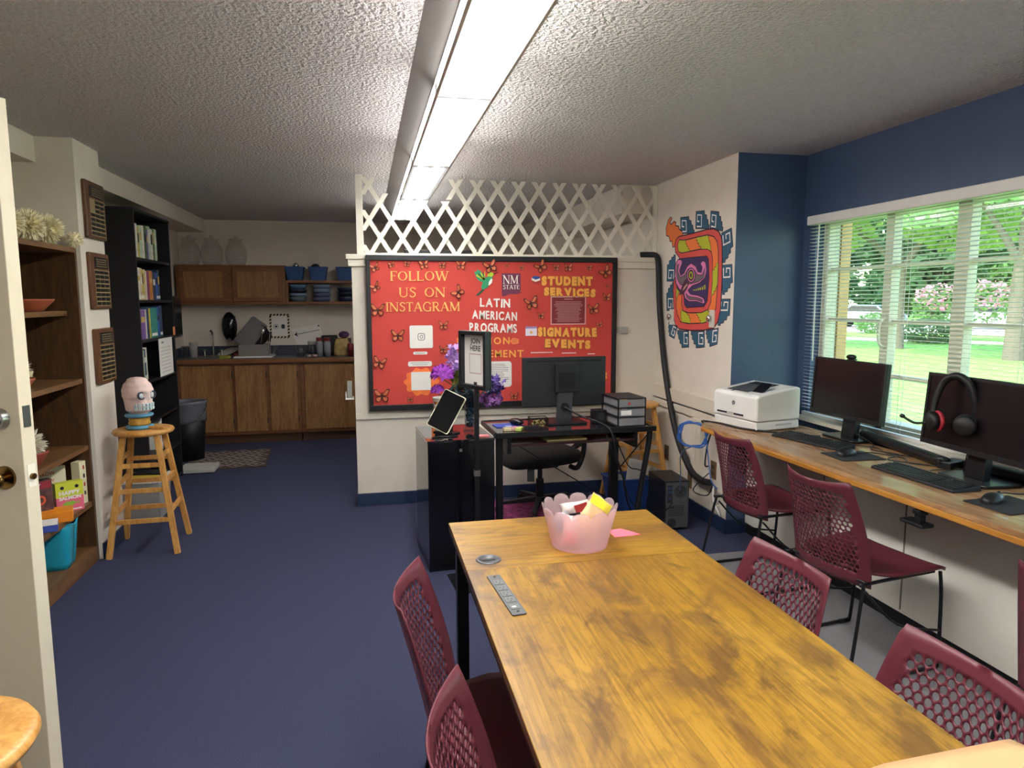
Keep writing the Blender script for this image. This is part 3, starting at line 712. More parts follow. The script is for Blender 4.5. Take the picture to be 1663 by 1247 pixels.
MB().cyl((0, 0, 1.035), (.009, 0, 1.035), .0085, n=14).obj('latch_bolt', mat('aged_brass', '#7d6238'), d)

# ================================================================ notice board
BY = 5.088                       # paper face of the board
RED = mat('red_paper', '#c8443d', .75, bump=.12, bscale=5, var=.05, vscale=2)
GOLD = mat('gold_letter', '#e3b565', .6); GOLDO = mat('orange_letter', '#f0ab4e', .6); LWHITE = mat('letter_white', '#eeeae4', .6); LRIM = mat('letter_edge', '#8a5a2c', .7)
nb = thing('notice_board', 'wide red paper notice board in a black frame on the half wall', 'notice board', (0, 0, 0))
MB().box(.03, BY, .75, 1.89, BY+.014, 1.83).obj('paper_backing', RED, nb)
for q in ((.015, 1.807, 1.905, 1.845), (.015, .72, 1.905, .762)): MB().box(q[0], BY-.018, q[1], q[2], BY+.014, q[3]).obj('frame_rail', BLACK, nb, bevel=.003)
for q in ((.015, .0455), (1.87, 1.905)): MB().box(q[0], BY-.0175, .762, q[1], BY+.014, 1.807).obj('frame_stile', BLACK, nb, bevel=.003)

# serif capitals drawn as thick and thin strokes with slab ends (cap height 1)
SER = {
 'F': (.62, [('l', .16, 0, .16, 1, .13), ('l', .1, .97, .58, .97, .06), ('l', .16, .52, .44, .52, .055), ('s', .16, 0), ('v', .57, .88), ('v', .44, .52)]),
 'O': (.86, [('o', .43, .5, .38, .48)]),
 'L': (.66, [('l', .16, 0, .16, 1, .13), ('l', .1, .03, .6, .03, .06), ('s', .16, 1), ('v', .59, .1)]),
 'W': (1.2, [('l', .12, 1, .36, 0, .13), ('l', .36, 0, .6, .9, .06), ('l', .56, 1, .82, 0, .13), ('l', .82, 0, 1.06, 1, .06), ('s', .12, 1), ('s', .58, 1), ('s', 1.06, 1)]),
 'U': (.84, [('l', .15, .3, .15, 1, .13), ('l', .68, .3, .68, 1, .06), ('a', .415, .3, .265, .27, 180, 360), ('s', .15, 1), ('s', .68, 1)]),
 'S': (.62, [('p', [(.52, .86), (.42, .95), (.28, .97), (.15, .88), (.14, .72), (.26, .6), (.42, .48), (.5, .34), (.47, .14), (.33, .03), (.2, .04), (.09, .16)], .1), ('v', .53, .86), ('v', .09, .15)]),
 'N': (.92, [('l', .14, 0, .14, 1, .06), ('l', .12, 1, .76, 0, .14), ('l', .76, 0, .76, 1, .06), ('s', .14, 0), ('s', .1, 1), ('s', .76, 1)]),
 'I': (.36, [('l', .18, 0, .18, 1, .13), ('s', .18, 0), ('s', .18, 1)]),
 'T': (.72, [('l', .36, 0, .36, 1, .13), ('l', .05, .97, .67, .97, .06), ('s', .36, 0), ('v', .06, .88), ('v', .66, .88)]),
 'A': (.86, [('l', .1, 0, .42, 1, .06), ('l', .42, 1, .74, 0, .14), ('l', .22, .36, .62, .36, .055), ('s', .1, 0), ('s', .74, 0)]),
 'G': (.88, [('p', [(.74, .8), (.62, .93), (.46, .98), (.28, .93), (.14, .76), (.09, .5), (.14, .24), (.28, .07), (.46, .02), (.64, .06), (.73, .14)], .1), ('l', .73, .0, .73, .42, .11), ('v', .75, .82), ('s', .73, .42)]),
 'R': (.8, [('l', .16, 0, .16, 1, .13), ('p', [(.16, .97), (.42, .97), (.56, .88), (.58, .74), (.52, .58), (.38, .5), (.16, .5)], .08), ('l', .36, .5, .66, 0, .14), ('s', .16, 0), ('s', .12, 1), ('s', .68, 0)]),
 'M': (1.06, [('l', .14, 0, .16, 1, .06), ('l', .16, 1, .52, .05, .14), ('l', .52, .05, .88, 1, .06), ('l', .88, 0, .88, 1, .13), ('s', .14, 0), ('s', .12, 1), ('s', .88, 0), ('s', .92, 1)]),
 'E': (.68, [('l', .16, 0, .16, 1, .13), ('l', .1, .97, .58, .97, .06), ('l', .1, .03, .6, .03, .06), ('l', .16, .52, .44, .52, .055), ('v', .57, .88), ('v', .59, .12), ('v', .44, .52)])}
def serif(b, ch, x, y, h, kx, z0, z1):
    w, S = SER[ch]; M0 = b.M.copy(); b.M = M0 @ Matrix.Translation((x, y, 0)) @ Matrix.Diagonal((h*kx, h, 1, 1))
    for k, q in enumerate(S):
        z = z1 + k*.00004
        if q[0] == 'l': b.strip([(q[1], q[2]), (q[3], q[4])], q[5], z0, z)
        elif q[0] == 's': b.box(q[1]-.13, min(.955, q[2]), z0, q[1]+.13, min(.955, q[2])+.045, z)
        elif q[0] == 'v': b.box(q[1]-.02, q[2]-.08, z0, q[1]+.02, q[2]+.08, z)
        elif q[0] == 'p': b.strip([tuple(p)[:2] for p in smooth_path([(a, c, 0) for a, c in q[1]], 3)], q[2], z0, z)
        elif q[0] == 'a':
            b.strip([(q[1] + q[3]*math.cos(math.radians(a)), q[2] + q[4]*math.sin(math.radians(a))) for a in range(q[5], q[6]+1, 15)], .09, z0, z)
        elif q[0] == 'o':
            O = [(q[1] + q[3]*math.cos(2*PI*i/28), q[2] + q[4]*math.sin(2*PI*i/28)) for i in range(28)]; I = [(q[1] + (q[3]-.12)*math.cos(2*PI*i/28), q[2] + (q[4]-.06)*math.sin(2*PI*i/28)) for i in range(28)]
            vs = [(a, c, zz) for zz in (z0, z) for R in (O, I) for a, c in R]
            b.add(vs, [(56+i, 56+(i+1) % 28, 84+(i+1) % 28, 84+i) for i in range(28)] + [(i, (i+1) % 28, 56+(i+1) % 28, 56+i) for i in range(28)] + [(28+(i+1) % 28, 28+i, 84+i, 84+(i+1) % 28) for i in range(28)])
    b.M = M0
    return w
def serif_line(t, x0, z0, x1, z1, h, m, up=.006, parent=nb, name='letter'):
    ws = [SER[c][0] if c != ' ' else .6 for c in t]; kx = (x1-x0)/(sum(ws)*h); x = x0
    for c, w in zip(t, ws):
        if c != ' ':
            f = (x-x0)/(x1-x0); b = MB(); b.M = on_back(BY); serif(b, c, x, z0 + (z1-z0)*f, h, kx, .0, up); b.obj(name, m, parent)
        x += w*kx*h
def block_line(t, x0, z0, x1, z1, h, m, bold=.05, up=.006, jit=0, rim=None):
    ws = [glyphs(c, bold)[2] for c in t]; H = glyphs('H', bold)[2]; k = h/(H[3]-H[1]); W_ = [(q[2]-q[0])*k for q in ws]
    gap = (x1-x0-sum(W_))/max(1, len(t)-1); sq = 1
    if gap < .0085 and len(t) > 1: sq = (x1-x0-.0085*(len(t)-1))/sum(W_); gap = .0085
    x = x0
    for i, c in enumerate(t):
        f = (x-x0)/max(.001, x1-x0); b = MB(); a = jit*(rnd.random()-.5)
        b.M = on_back(BY) @ Matrix.Translation((x, z0 + (z1-z0)*f, 0)) @ Matrix.Rotation(a, 4, 'Z')
        b.text(c, 0, 0, h, 0, up, w=W_[i]*sq, bold=bold); lt = b.obj('letter', m, nb)
        if rim:
            b = MB(); b.M = on_back(BY) @ Matrix.Translation((x-.003, z0 + (z1-z0)*f - .003, 0)) @ Matrix.Rotation(a, 4, 'Z'); b.text(c, 0, 0, h*1.08, 0, up*.4, w=W_[i]*sq+.006, bold=bold+.02); b.obj('letter_outline_card', rim, lt)  # dark brown outline layer behind the letter
        x += W_[i]*sq + gap
for a in (('FOLLOW', 0.18, 1.663, 0.612, 1.666, 0.069), ('US ON', 0.24, 1.546, 0.585, 1.548, 0.069), ('INSTAGRAM', 0.145, 1.443, 0.69, 1.445, 0.066)): serif_line(*a, GOLD)
for a in (('LATIN', 0.836, 1.478, 1.064, 1.468, 0.064), ('AMERICAN', 0.777, 1.39, 1.117, 1.371, 0.063), ('PROGRAMS', 0.757, 1.294, 1.117, 1.279, 0.066)): block_line(*a, LWHITE, .028, .009, .12)
for a in (('MISSION', 0.729, 1.197, 1.06, 1.196, 0.052), ('STATEMENT', 0.672, 1.104, 1.167, 1.094, 0.055)): block_line(*a, GOLDO, .018, .004)
for a in (('STUDENT', 1.307, 1.639, 1.71, 1.636, 0.07), ('SERVICES', 1.326, 1.563, 1.733, 1.549, 0.062), ('SIGNATURE', 1.279, 1.256, 1.748, 1.245, 0.07), ('EVENTS', 1.335, 1.171, 1.699, 1.151, 0.066)): block_line(*a, GOLDO, .075, .008, .15, LRIM)
block_line('S', 1.80, .914, 1.838, .914, .055, GOLDO, .075, .008, 0, LRIM)
def card(name, m, lab, cat, x0, z0, x1, z1, r=.004, th=.0015, y=BY, group=None):
    b = MB(); b.M = on_back(y-.0004); b.rrect(x0, z0, x1, z1, min(r, (z1-z0)/2.05), 0, th); o = b.obj(name, m)
    return tag(o, lab, cat, group)
def onto(o, name, m, fn, z=.0016, y=BY):
    b = MB(); b.M = on_back(y-.0004) @ Matrix.Translation((0, 0, z)); fn(b); return b.obj(name, m, o)
FAINT = mat('faint_print', '#8e8a88', .8)
def lines(b, x0, z0, x1, z1, n, h=None, rg=rnd, centre=False):
    d = (z1-z0)/n; h = h or d*.4
    for i in range(n):
        w = (x1-x0)*rg.uniform(.72, 1); o = (x1-x0-w)/2 if centre else 0
        b.box(x0+o, z1-d*(i+.5)-h/2, 0, x0+o+w, z1-d*(i+.5)+h/2, .0003)
ic = card('social_card', PAPER, 'white rounded card with a camera glyph, under the gold lettering', 'card', .315, 1.175, .484, 1.341, .012)
def cam_glyph(b):
    x, z = .4, 1.258
    P = []
    for cx, cy, a in ((x+.012, z+.012, 0), (x-.012, z+.012, 90), (x-.012, z-.012, 180), (x+.012, z-.012, 270)): P += [(cx + .012*math.cos(math.radians(a+18*i)), cy + .012*math.sin(math.radians(a+18*i))) for i in range(6)]
    b.strip(P, .004, 0, .0004, True); b.strip([(x + .0105*math.cos(2*PI*i/18), z + .0105*math.sin(2*PI*i/18)) for i in range(18)], .0035, 0, .0004, True); b.box(x+.011, z+.011, 0, x+.015, z+.015, .0004)
onto(ic, 'camera_glyph', INK, cam_glyph)
lb = card('name_strip', PAPER, 'small white rounded name strip below the camera card', 'label', .339, 1.128, .443, 1.149, .01); onto(lb, 'tiny_print', FAINT, lambda b: lines(b, .35, 1.133, .434, 1.144, 1, .004))
lb = card('caption_strip', PAPER, 'white rounded two-line caption strip above the orange doily', 'label', .3, 1.041, .474, 1.078, .012); onto(lb, 'tiny_print', FAINT, lambda b: lines(b, .312, 1.046, .462, 1.073, 2, .004, centre=True))
ORANGE = mat('orange_paper', '#f07a3c', .7, var=.12, vscale=25)
dl = MB(); dl.M = on_back(BY-.0004); dl.prism([(.396 + (.123 + .009*math.cos(10*t))*math.cos(t), .927 + (.1 + .008*math.cos(10*t))*math.sin(t)) for t in [2*PI*i/80 for i in range(80)]], 0, .0015)
dl = tag(dl.obj('paper_doily', ORANGE), 'scalloped orange paper doily at the lower left of the red board', 'paper flower')
card('square_card', PAPER, 'blank white square card in the middle of the orange doily', 'card', .32, .865, .464, 1.0, .004, y=BY-.0016)
card('logo_plate', mat('crimson_card', '#70314f', .6), 'crimson university logo card with white serif lettering and a torn lower edge', 'logo', 1.002, 1.575, 1.146, 1.721, .002)
lg = bpy.data.objects['logo_plate']
def nm(b):
    x = 1.01
    for c in 'NM': x += serif(b, c, x, 1.645, .062, .98, 0, .0006)*.062*.98
    x = 1.01
    for c in 'STATE': x += serif(b, c, x, 1.605, .03, 1.20, 0, .0006)*.03*1.20
onto(lg, 'lettering', LWHITE, nm)
onto(lg, 'torn_edge', mat('crimson_card', '#70314f'), lambda b: b.prism([(1.002, 1.577), (1.146, 1.577), (1.11, 1.568), (1.07, 1.57), (1.03, 1.556), (1.006, 1.55)], -.0016, 0))
mp = card('text_poster', mat('poster_pink', '#d9a7a2', .6), 'maroon text poster with a pale pink border, between the two gold headings', 'poster', 1.38, 1.337, 1.659, 1.552, .002)
onto(mp, 'maroon_field', mat('poster_maroon', '#7c2530', .6), lambda b: b.box(1.388, 1.345, 0, 1.651, 1.544, .0004))
onto(mp, 'tiny_print', mat('poster_print', '#c08f8c', .7), lambda b: (lines(b, 1.405, 1.355, 1.634, 1.515, 15, .0035, centre=True), b.box(1.485, 1.527, 0, 1.555, 1.533, .0004)), .002)
for q, lab in (((1.221, 1.119, 1.437, 1.134), 'leftmost of three thin white paper strips above the desk monitor'), ((1.466, 1.112, 1.593, 1.126), 'middle of three thin white paper strips above the desk monitor'), ((1.672, 1.103, 1.761, 1.116), 'rightmost and shortest of three thin white paper strips')):
    so = card('paper_strip', RED, lab, 'label', *q, .002); onto(so, 'tiny_print', LWHITE, lambda b: lines(b, q[0]+.004, q[1]+.002, q[2]-.004, q[3]-.002, 1, .006))
ms = card('statement_sheet', PAPER, 'white rounded sheet of small print beside the desk monitor, below the orange words', 'poster', .80, .87, 1.076, 1.066, .025); onto(ms, 'tiny_print', FAINT, lambda b: lines(b, .815, .885, 1.06, 1.05, 13, .004))
# hummingbird cut-out
G1 = mat('bird_green', '#2f9467', .5); G2 = mat('bird_dark', '#14503a', .5); G3 = mat('bird_lime', '#b8cc3c', .5)
hb = thing('paper_hummingbird', 'green paper hummingbird with a long beak above the white lettering', 'bird cut-out', (0, 0, 0))
def bp(name, m, pts, z0, z1): b = MB(); b.M = on_back(BY); b.prism(pts, z0, z1); return b.obj(name, m, hb)
bp('wing', G1, [(.86, 1.655), (.83, 1.665), (.81, 1.69), (.796, 1.735), (.812, 1.73), (.822, 1.751), (.835, 1.735), (.845, 1.742), (.852, 1.72), (.866, 1.715), (.885, 1.68)], 0, .003)
for i in range(5): bp('feather', G2 if i % 2 else G3, [(.868, 1.668), (.81+.016*i, 1.70+.009*i), (.813+.016*i, 1.716+.006*i), (.876, 1.676)], .003, .0036)
bp('body', G1, [(.86, 1.66), (.885, 1.69), (.905, 1.705), (.93, 1.70), (.93, 1.67), (.915, 1.64), (.89, 1.615), (.86, 1.6), (.845, 1.615)], 0, .004)
bp('tail', G2, [(.862, 1.612), (.845, 1.595), (.806, 1.558), (.826, 1.557), (.868, 1.598)], 0, .0035)
bp('head', G3, [(.892, 1.70), (.9, 1.72), (.918, 1.73), (.938, 1.724), (.94, 1.708), (.925, 1.695)], .002, .0045)
bp('breast', LWHITE, [(.905, 1.66), (.922, 1.683), (.932, 1.675), (.926, 1.65), (.912, 1.635), (.9, 1.632)], .004, .0046)
bp('beak', BLACK, [(.938, 1.716), (.96, 1.727), (.987, 1.731), (.962, 1.723), (.94, 1.71)], .002, .0035)
# little icons
bi = thing('books_icon', 'paper picture of two stacked books beside the upper gold heading', 'picture', (0, 0, 0))
def bq(par, name, m, pts, z0=0, z1=.003): b = MB(); b.M = on_back(BY); b.prism(pts, z0, z1); return b.obj(name, m, par)
bq(bi, 'blue_book', mat('book_blue', '#2f55a0', .5), [(1.231, 1.69), (1.25, 1.703), (1.29, 1.7), (1.296, 1.687), (1.262, 1.676)]); bq(bi, 'page_block', PAPER, [(1.231, 1.688), (1.262, 1.675), (1.296, 1.686), (1.296, 1.672), (1.262, 1.66), (1.232, 1.672)])
bq(bi, 'red_book', mat('book_red', '#b03a3a', .5), [(1.229, 1.668), (1.262, 1.656), (1.3, 1.668), (1.302, 1.658), (1.264, 1.641), (1.231, 1.655)])
ci = thing('calendar_icon', 'paper picture of a calendar with a star beside the lower gold heading', 'picture', (0, 0, 0))
bq(ci, 'page', mat('lilac_white', '#e2d8e4', .6), [(1.184, 1.255), (1.272, 1.255), (1.272, 1.31), (1.184, 1.31)]); bq(ci, 'header', mat('lilac', '#9c86b8', .6), [(1.184, 1.31), (1.272, 1.31), (1.272, 1.326), (1.184, 1.326)])
bq(ci, 'star', GOLDO, [(1.228 + (.017 if i % 2 == 0 else .007)*math.sin(i*PI/5), 1.281 + (.017 if i % 2 == 0 else .007)*math.cos(i*PI/5)) for i in range(10)], .003, .0036)
for (x, z, s), lab in zip(((.692, 1.227, 1), (1.1, 1.216, -1)), ('orange paper conch shell left of the tall black sign', 'orange paper conch shell right of the orange word')):
    sh = MB(); sh.M = on_back(BY); sh.prism([(x + s*.033*math.cos(t)*(1+.12*math.cos(5*t)), z + .024*math.sin(t)*(1+.1*math.cos(5*t))) for t in [2*PI*i/40 for i in range(40)]], 0, .003)
    so = tag(sh.obj('paper_shell', mat('shell_orange', '#e8824a', .6)), lab, 'shell cut-out'); b = MB(); b.M = on_back(BY); b.strip([(x + s*.02*q*math.cos(q*9), z + .015*q*math.sin(q*9)) for q in [i/20 for i in range(4, 21)]], .003, .003, .0036); b.obj('spiral_line', mat('shell_brown', '#a0503a', .6), so)

# ---- paper butterflies
WD = mat('wing_dark', '#3c2320', .6); WO = mat('wing_orange', '#cf6f4a', .6); WP = mat('wing_pale', '#e7bfae', .6)
def half_wing(s, k):
    u = [(0, .02), (.1, .2), (.3, .42), (.48, .46), (.5, .34), (.38, .12), (.2, .0)]; l = [(0, 0), (.2, -.02), (.38, -.04), (.4, -.2), (.28, -.34), (.12, -.3), (.03, -.12)]
    f = lambda P, q: [(s*(cx + (x-cx)*q), cy + (y-cy)*q) for x, y in P for cx, cy in [(sum(p[0] for p in P)/len(P), sum(p[1] for p in P)/len(P))]]
    return f(u, k), f(l, k)
def butterfly(label, x, z, size, rot, wing=WO):
    t = thing('paper_butterfly', label, 'butterfly', (x, BY, z), 0, 'paper butterflies pinned on the red board'); t.rotation_euler = (PI/2, 0, 0); t.rotation_euler.rotate_axis('Z', math.radians(rot)); t.scale = (size,)*3
    return t
proto = butterfly('', .08, 1.754, .074, 20)
for s in (-1, 1):
    b = MB(); b.M = Matrix.Translation((0, 0, .05)) @ Matrix.Rotation(-s*math.radians(22), 4, 'Y')
    for P in half_wing(s, 1): b.prism(P, 0, .012)
    wg = b.obj('wing', WD, proto)
    b = MB(); b.M = Matrix.Translation((0, 0, .05)) @ Matrix.Rotation(-s*math.radians(22), 4, 'Y')
    for P in half_wing(s, .72): b.prism(P, .012, .02)
    b.obj('wing_patch', WO, wg)
MB().ball((0, 0, .05), (.03, .28, .04), 8, 8).obj('body', WD, proto)
BFS = [(0.08, 1.754, 0.074, 20, 'in the upper left corner'), (0.197, 1.775, 0.055, 15, 'above the first F of the gold lettering'), (0.305, 1.783, 0.055, -10, 'along the top edge above the gold O'), (0.428, 1.777, 0.079, 10, 'along the top edge above the double L'), (0.558, 1.773, 0.06, 0, 'along the top edge above the gold W'), (0.695, 1.774, 0.079, 0, 'along the top edge, left of the hummingbird'), (0.915, 1.766, 0.111, 20, 'right above the hummingbird head'), (0.081, 1.616, 0.079, 30, 'on the left edge beside the gold words, second from the top'), (0.677, 1.579, 0.102, 50, 'tilted right of the gold words, toward the hummingbird tail'), (0.091, 1.45, 0.111, 0, 'overlapping the left frame beside the third gold line'), (0.562, 1.337, 0.079, 0, 'right of the camera card, the upper one'), (0.23, 1.265, 0.106, 0, 'left of the camera card'), (0.56, 1.159, 0.069, 0, 'just above the flowers, right of the name strip'), (0.092, 1.071, 0.106, -15, 'on the left edge, left of the two-line strip'), (0.105, 0.828, 0.125, 0, 'in the lower left corner, the largest'), (0.31, 0.796, 0.055, 0, 'small one on the bottom edge under the doily'), (1.041, 1.774, 0.037, 10, 'tiny one above the crimson logo'), (1.152, 1.762, 0.046, 10, 'small one on the top edge right of the logo'), (1.301, 1.769, 0.102, 35, 'large tilted one above the books picture'), (1.419, 1.764, 0.06, 0, 'on the top edge above STUDENT, the left of two'), (1.513, 1.765, 0.074, 0, 'on the top edge above STUDENT, the right of two'), (1.68, 1.766, 0.051, 0, 'small one on the top edge above the heading end'), (1.814, 1.731, 0.106, 40, 'large tilted one in the upper right corner'), (1.832, 1.629, 0.037, 0, 'tiny one on the right edge below the corner'), (1.822, 1.542, 0.074, 0, 'on the right edge, level with the poster top'), (1.226, 1.496, 0.116, 15, 'large one left of the maroon poster'), (1.717, 1.452, 0.097, 10, 'directly right of the maroon poster'), (1.302, 1.404, 0.06, 0, 'small one below left of the maroon poster'), (1.769, 1.33, 0.06, 20, 'small one below right of the maroon poster'), (1.092, 0.797, 0.065, 0, 'on the bottom edge, left of the desk monitor'), (0.958, 0.769, 0.074, 30, 'pale one on the bottom edge below the flowers')]
for i, (x, z, s, r, w) in enumerate(BFS):
    L = ('pale orange' if i == 30 else 'orange') + ' paper butterfly ' + w
    if i == 0: proto['label'] = L; continue
    q = dup(proto, L, (x, BY, z)); q.rotation_euler = (PI/2, 0, 0); q.rotation_euler.rotate_axis('Z', math.radians(r)); q.scale = (s,)*3

# ================================================================ wall mural on the right
MURAL={
'coral':[(4.817,1.973),(4.776,1.984),(4.676,1.984),(4.505,1.988),(4.363,1.993),(4.269,1.989),(4.202,1.967),(4.163,1.928),(4.148,1.88),(4.134,1.666),(4.14,1.46),(4.171,1.378),(4.226,1.334),(4.371,1.315),(4.556,1.306),(4.735,1.309),(4.8,1.337),(4.835,1.387),(4.858,1.598),(4.849,1.671),(4.781,1.724),(4.767,1.83),(4.836,1.875),(4.852,1.935)],
'band':[(4.775,1.959),(4.694,1.949),(4.503,1.954),(4.343,1.955),(4.258,1.936),(4.214,1.901),(4.194,1.844),(4.188,1.764),(4.187,1.628),(4.201,1.467),(4.246,1.389),(4.375,1.364),(4.598,1.353),(4.718,1.364),(4.773,1.416),(4.797,1.461),(4.805,1.607),(4.723,1.605),(4.71,1.56),(4.71,1.489),(4.683,1.444),(4.603,1.43),(4.397,1.434),(4.31,1.457),(4.271,1.507),(4.256,1.67),(4.268,1.792),(4.284,1.838),(4.337,1.862),(4.425,1.868),(4.591,1.865),(4.728,1.862),(4.782,1.876),(4.799,1.922)],
'g1':[(4.775,1.958),(4.694,1.949),(4.67,1.949),(4.668,1.921),(4.649,1.919),(4.648,1.902),(4.628,1.9),(4.627,1.883),(4.606,1.881),(4.601,1.865),(4.728,1.862),(4.782,1.876),(4.799,1.922)],
'g2':[(4.503,1.953),(4.343,1.954),(4.324,1.926),(4.323,1.91),(4.309,1.909),(4.301,1.884),(4.292,1.844),(4.337,1.861),(4.425,1.867),(4.437,1.886),(4.462,1.888),(4.464,1.909),(4.486,1.91),(4.487,1.932),(4.506,1.933)],
'g3':[(4.26,1.719),(4.235,1.718),(4.236,1.738),(4.214,1.737),(4.216,1.757),(4.188,1.764),(4.187,1.62),(4.21,1.596),(4.209,1.58),(4.23,1.58),(4.229,1.564),(4.252,1.556),(4.268,1.54),(4.258,1.638)],
'g4':[(4.47,1.432),(4.397,1.434),(4.31,1.456),(4.292,1.441),(4.274,1.433),(4.251,1.388),(4.375,1.364),(4.403,1.362),(4.404,1.38),(4.426,1.379),(4.427,1.401),(4.449,1.4),(4.45,1.417),(4.469,1.417)],
'g5':[(4.711,1.453),(4.683,1.444),(4.622,1.43),(4.602,1.414),(4.582,1.415),(4.581,1.393),(4.567,1.393),(4.559,1.355),(4.698,1.361),(4.699,1.39),(4.716,1.39)],
'g6':[(4.805,1.607),(4.737,1.605),(4.752,1.583),(4.771,1.561),(4.786,1.534),(4.799,1.506)],
'purple':[(4.767,1.821),(4.588,1.82),(4.351,1.815),(4.324,1.796),(4.307,1.672),(4.321,1.516),(4.364,1.478),(4.624,1.467),(4.661,1.489),(4.678,1.56),(4.774,1.597),(4.819,1.652),(4.83,1.78)],
'head':[(4.827,1.725),(4.823,1.789),(4.787,1.818),(4.735,1.813),(4.714,1.792),(4.757,1.736),(4.735,1.699),(4.679,1.715),(4.633,1.761),(4.573,1.78),(4.5,1.755),(4.466,1.715),(4.415,1.709),(4.403,1.742),(4.433,1.768),(4.402,1.788),(4.363,1.777),(4.34,1.723),(4.363,1.67),(4.437,1.638),(4.547,1.621),(4.613,1.59),(4.572,1.563),(4.459,1.554),(4.377,1.536),(4.352,1.507),(4.374,1.495),(4.475,1.511),(4.588,1.511),(4.652,1.533),(4.675,1.578),(4.743,1.597),(4.808,1.643)],
'gray1':[(4.806,1.725),(4.801,1.778),(4.769,1.786),(4.782,1.733),(4.742,1.686),(4.669,1.701),(4.612,1.743),(4.516,1.726),(4.468,1.694),(4.405,1.692),(4.364,1.74),(4.377,1.674),(4.456,1.647),(4.558,1.637),(4.644,1.63),(4.735,1.632),(4.789,1.679)],
'gray2':[(4.646,1.569),(4.59,1.546),(4.467,1.537),(4.389,1.524),(4.384,1.507),(4.476,1.524),(4.579,1.524),(4.629,1.542)],
'beak':[(4.622,1.682),(4.676,1.658),(4.713,1.614),(4.755,1.556),(4.67,1.571),(4.623,1.603),(4.597,1.647)],
'beak2':[(4.62,1.643),(4.673,1.618),(4.699,1.585),(4.656,1.602),(4.619,1.625)],
'flame':[(5.004,2.01),(5.012,2.068),(4.98,2.12),(4.937,2.141),(4.915,2.131),(4.948,2.098),(4.925,2.085),(4.871,2.101),(4.841,2.09),(4.848,2.068),(4.793,2.059),(4.788,2.039),(4.734,2.017),(4.72,1.984),(4.772,1.971),(4.8,1.958),(4.786,1.876),(4.823,1.868),(4.851,1.917),(4.885,1.914),(4.901,1.961),(4.935,1.96),(4.955,1.998)],
}
EYE=[
[(4.499,1.693),(4.502,1.676),(4.51,1.662),(4.524,1.651),(4.543,1.644),(4.564,1.641),(4.585,1.645),(4.605,1.653),(4.621,1.665),(4.632,1.681),(4.637,1.698),(4.634,1.714),(4.625,1.729),(4.611,1.74),(4.592,1.747),(4.571,1.749),(4.549,1.745),(4.53,1.737),(4.514,1.724),(4.504,1.709)] ,
[(4.511,1.693),(4.512,1.679),(4.52,1.666),(4.531,1.656),(4.547,1.65),(4.564,1.648),(4.582,1.651),(4.599,1.658),(4.612,1.669),(4.621,1.683),(4.625,1.697),(4.623,1.712),(4.616,1.725),(4.603,1.734),(4.588,1.74),(4.57,1.742),(4.552,1.739),(4.536,1.732),(4.523,1.721),(4.514,1.708)] ,
[(4.522,1.694),(4.523,1.682),(4.529,1.671),(4.538,1.663),(4.551,1.658),(4.565,1.656),(4.579,1.659),(4.592,1.664),(4.603,1.673),(4.61,1.685),(4.613,1.697),(4.612,1.709),(4.606,1.72),(4.596,1.728),(4.584,1.733),(4.57,1.734),(4.555,1.732),(4.542,1.726),(4.532,1.717),(4.525,1.706)] ,
[(4.537,1.694),(4.538,1.686),(4.542,1.678),(4.548,1.672),(4.556,1.669),(4.565,1.667),(4.575,1.669),(4.584,1.673),(4.591,1.68),(4.596,1.688),(4.598,1.696),(4.597,1.705),(4.593,1.712),(4.587,1.718),(4.578,1.722),(4.569,1.723),(4.559,1.721),(4.551,1.717),(4.544,1.711),(4.539,1.703)] ,
[(4.552,1.695),(4.552,1.69),(4.554,1.686),(4.557,1.682),(4.562,1.68),(4.566,1.68),(4.571,1.681),(4.575,1.683),(4.579,1.686),(4.581,1.691),(4.582,1.696),(4.582,1.701),(4.58,1.705),(4.577,1.708),(4.573,1.71),(4.568,1.711),(4.563,1.71),(4.559,1.707),(4.555,1.704),(4.553,1.699)] ,
]
TEETH=[
[(4.527,1.593),(4.508,1.596),(4.504,1.588),(4.52,1.584)] ,
[(4.493,1.596),(4.475,1.599),(4.471,1.588),(4.487,1.585)] ,
[(4.462,1.601),(4.444,1.604),(4.44,1.59),(4.456,1.587)] ,
[(4.433,1.605),(4.416,1.608),(4.411,1.591),(4.427,1.588)] ,
[(4.403,1.611),(4.386,1.614),(4.381,1.593),(4.396,1.589)] ,
[(4.372,1.621),(4.354,1.624),(4.349,1.595),(4.365,1.592)] ,
]
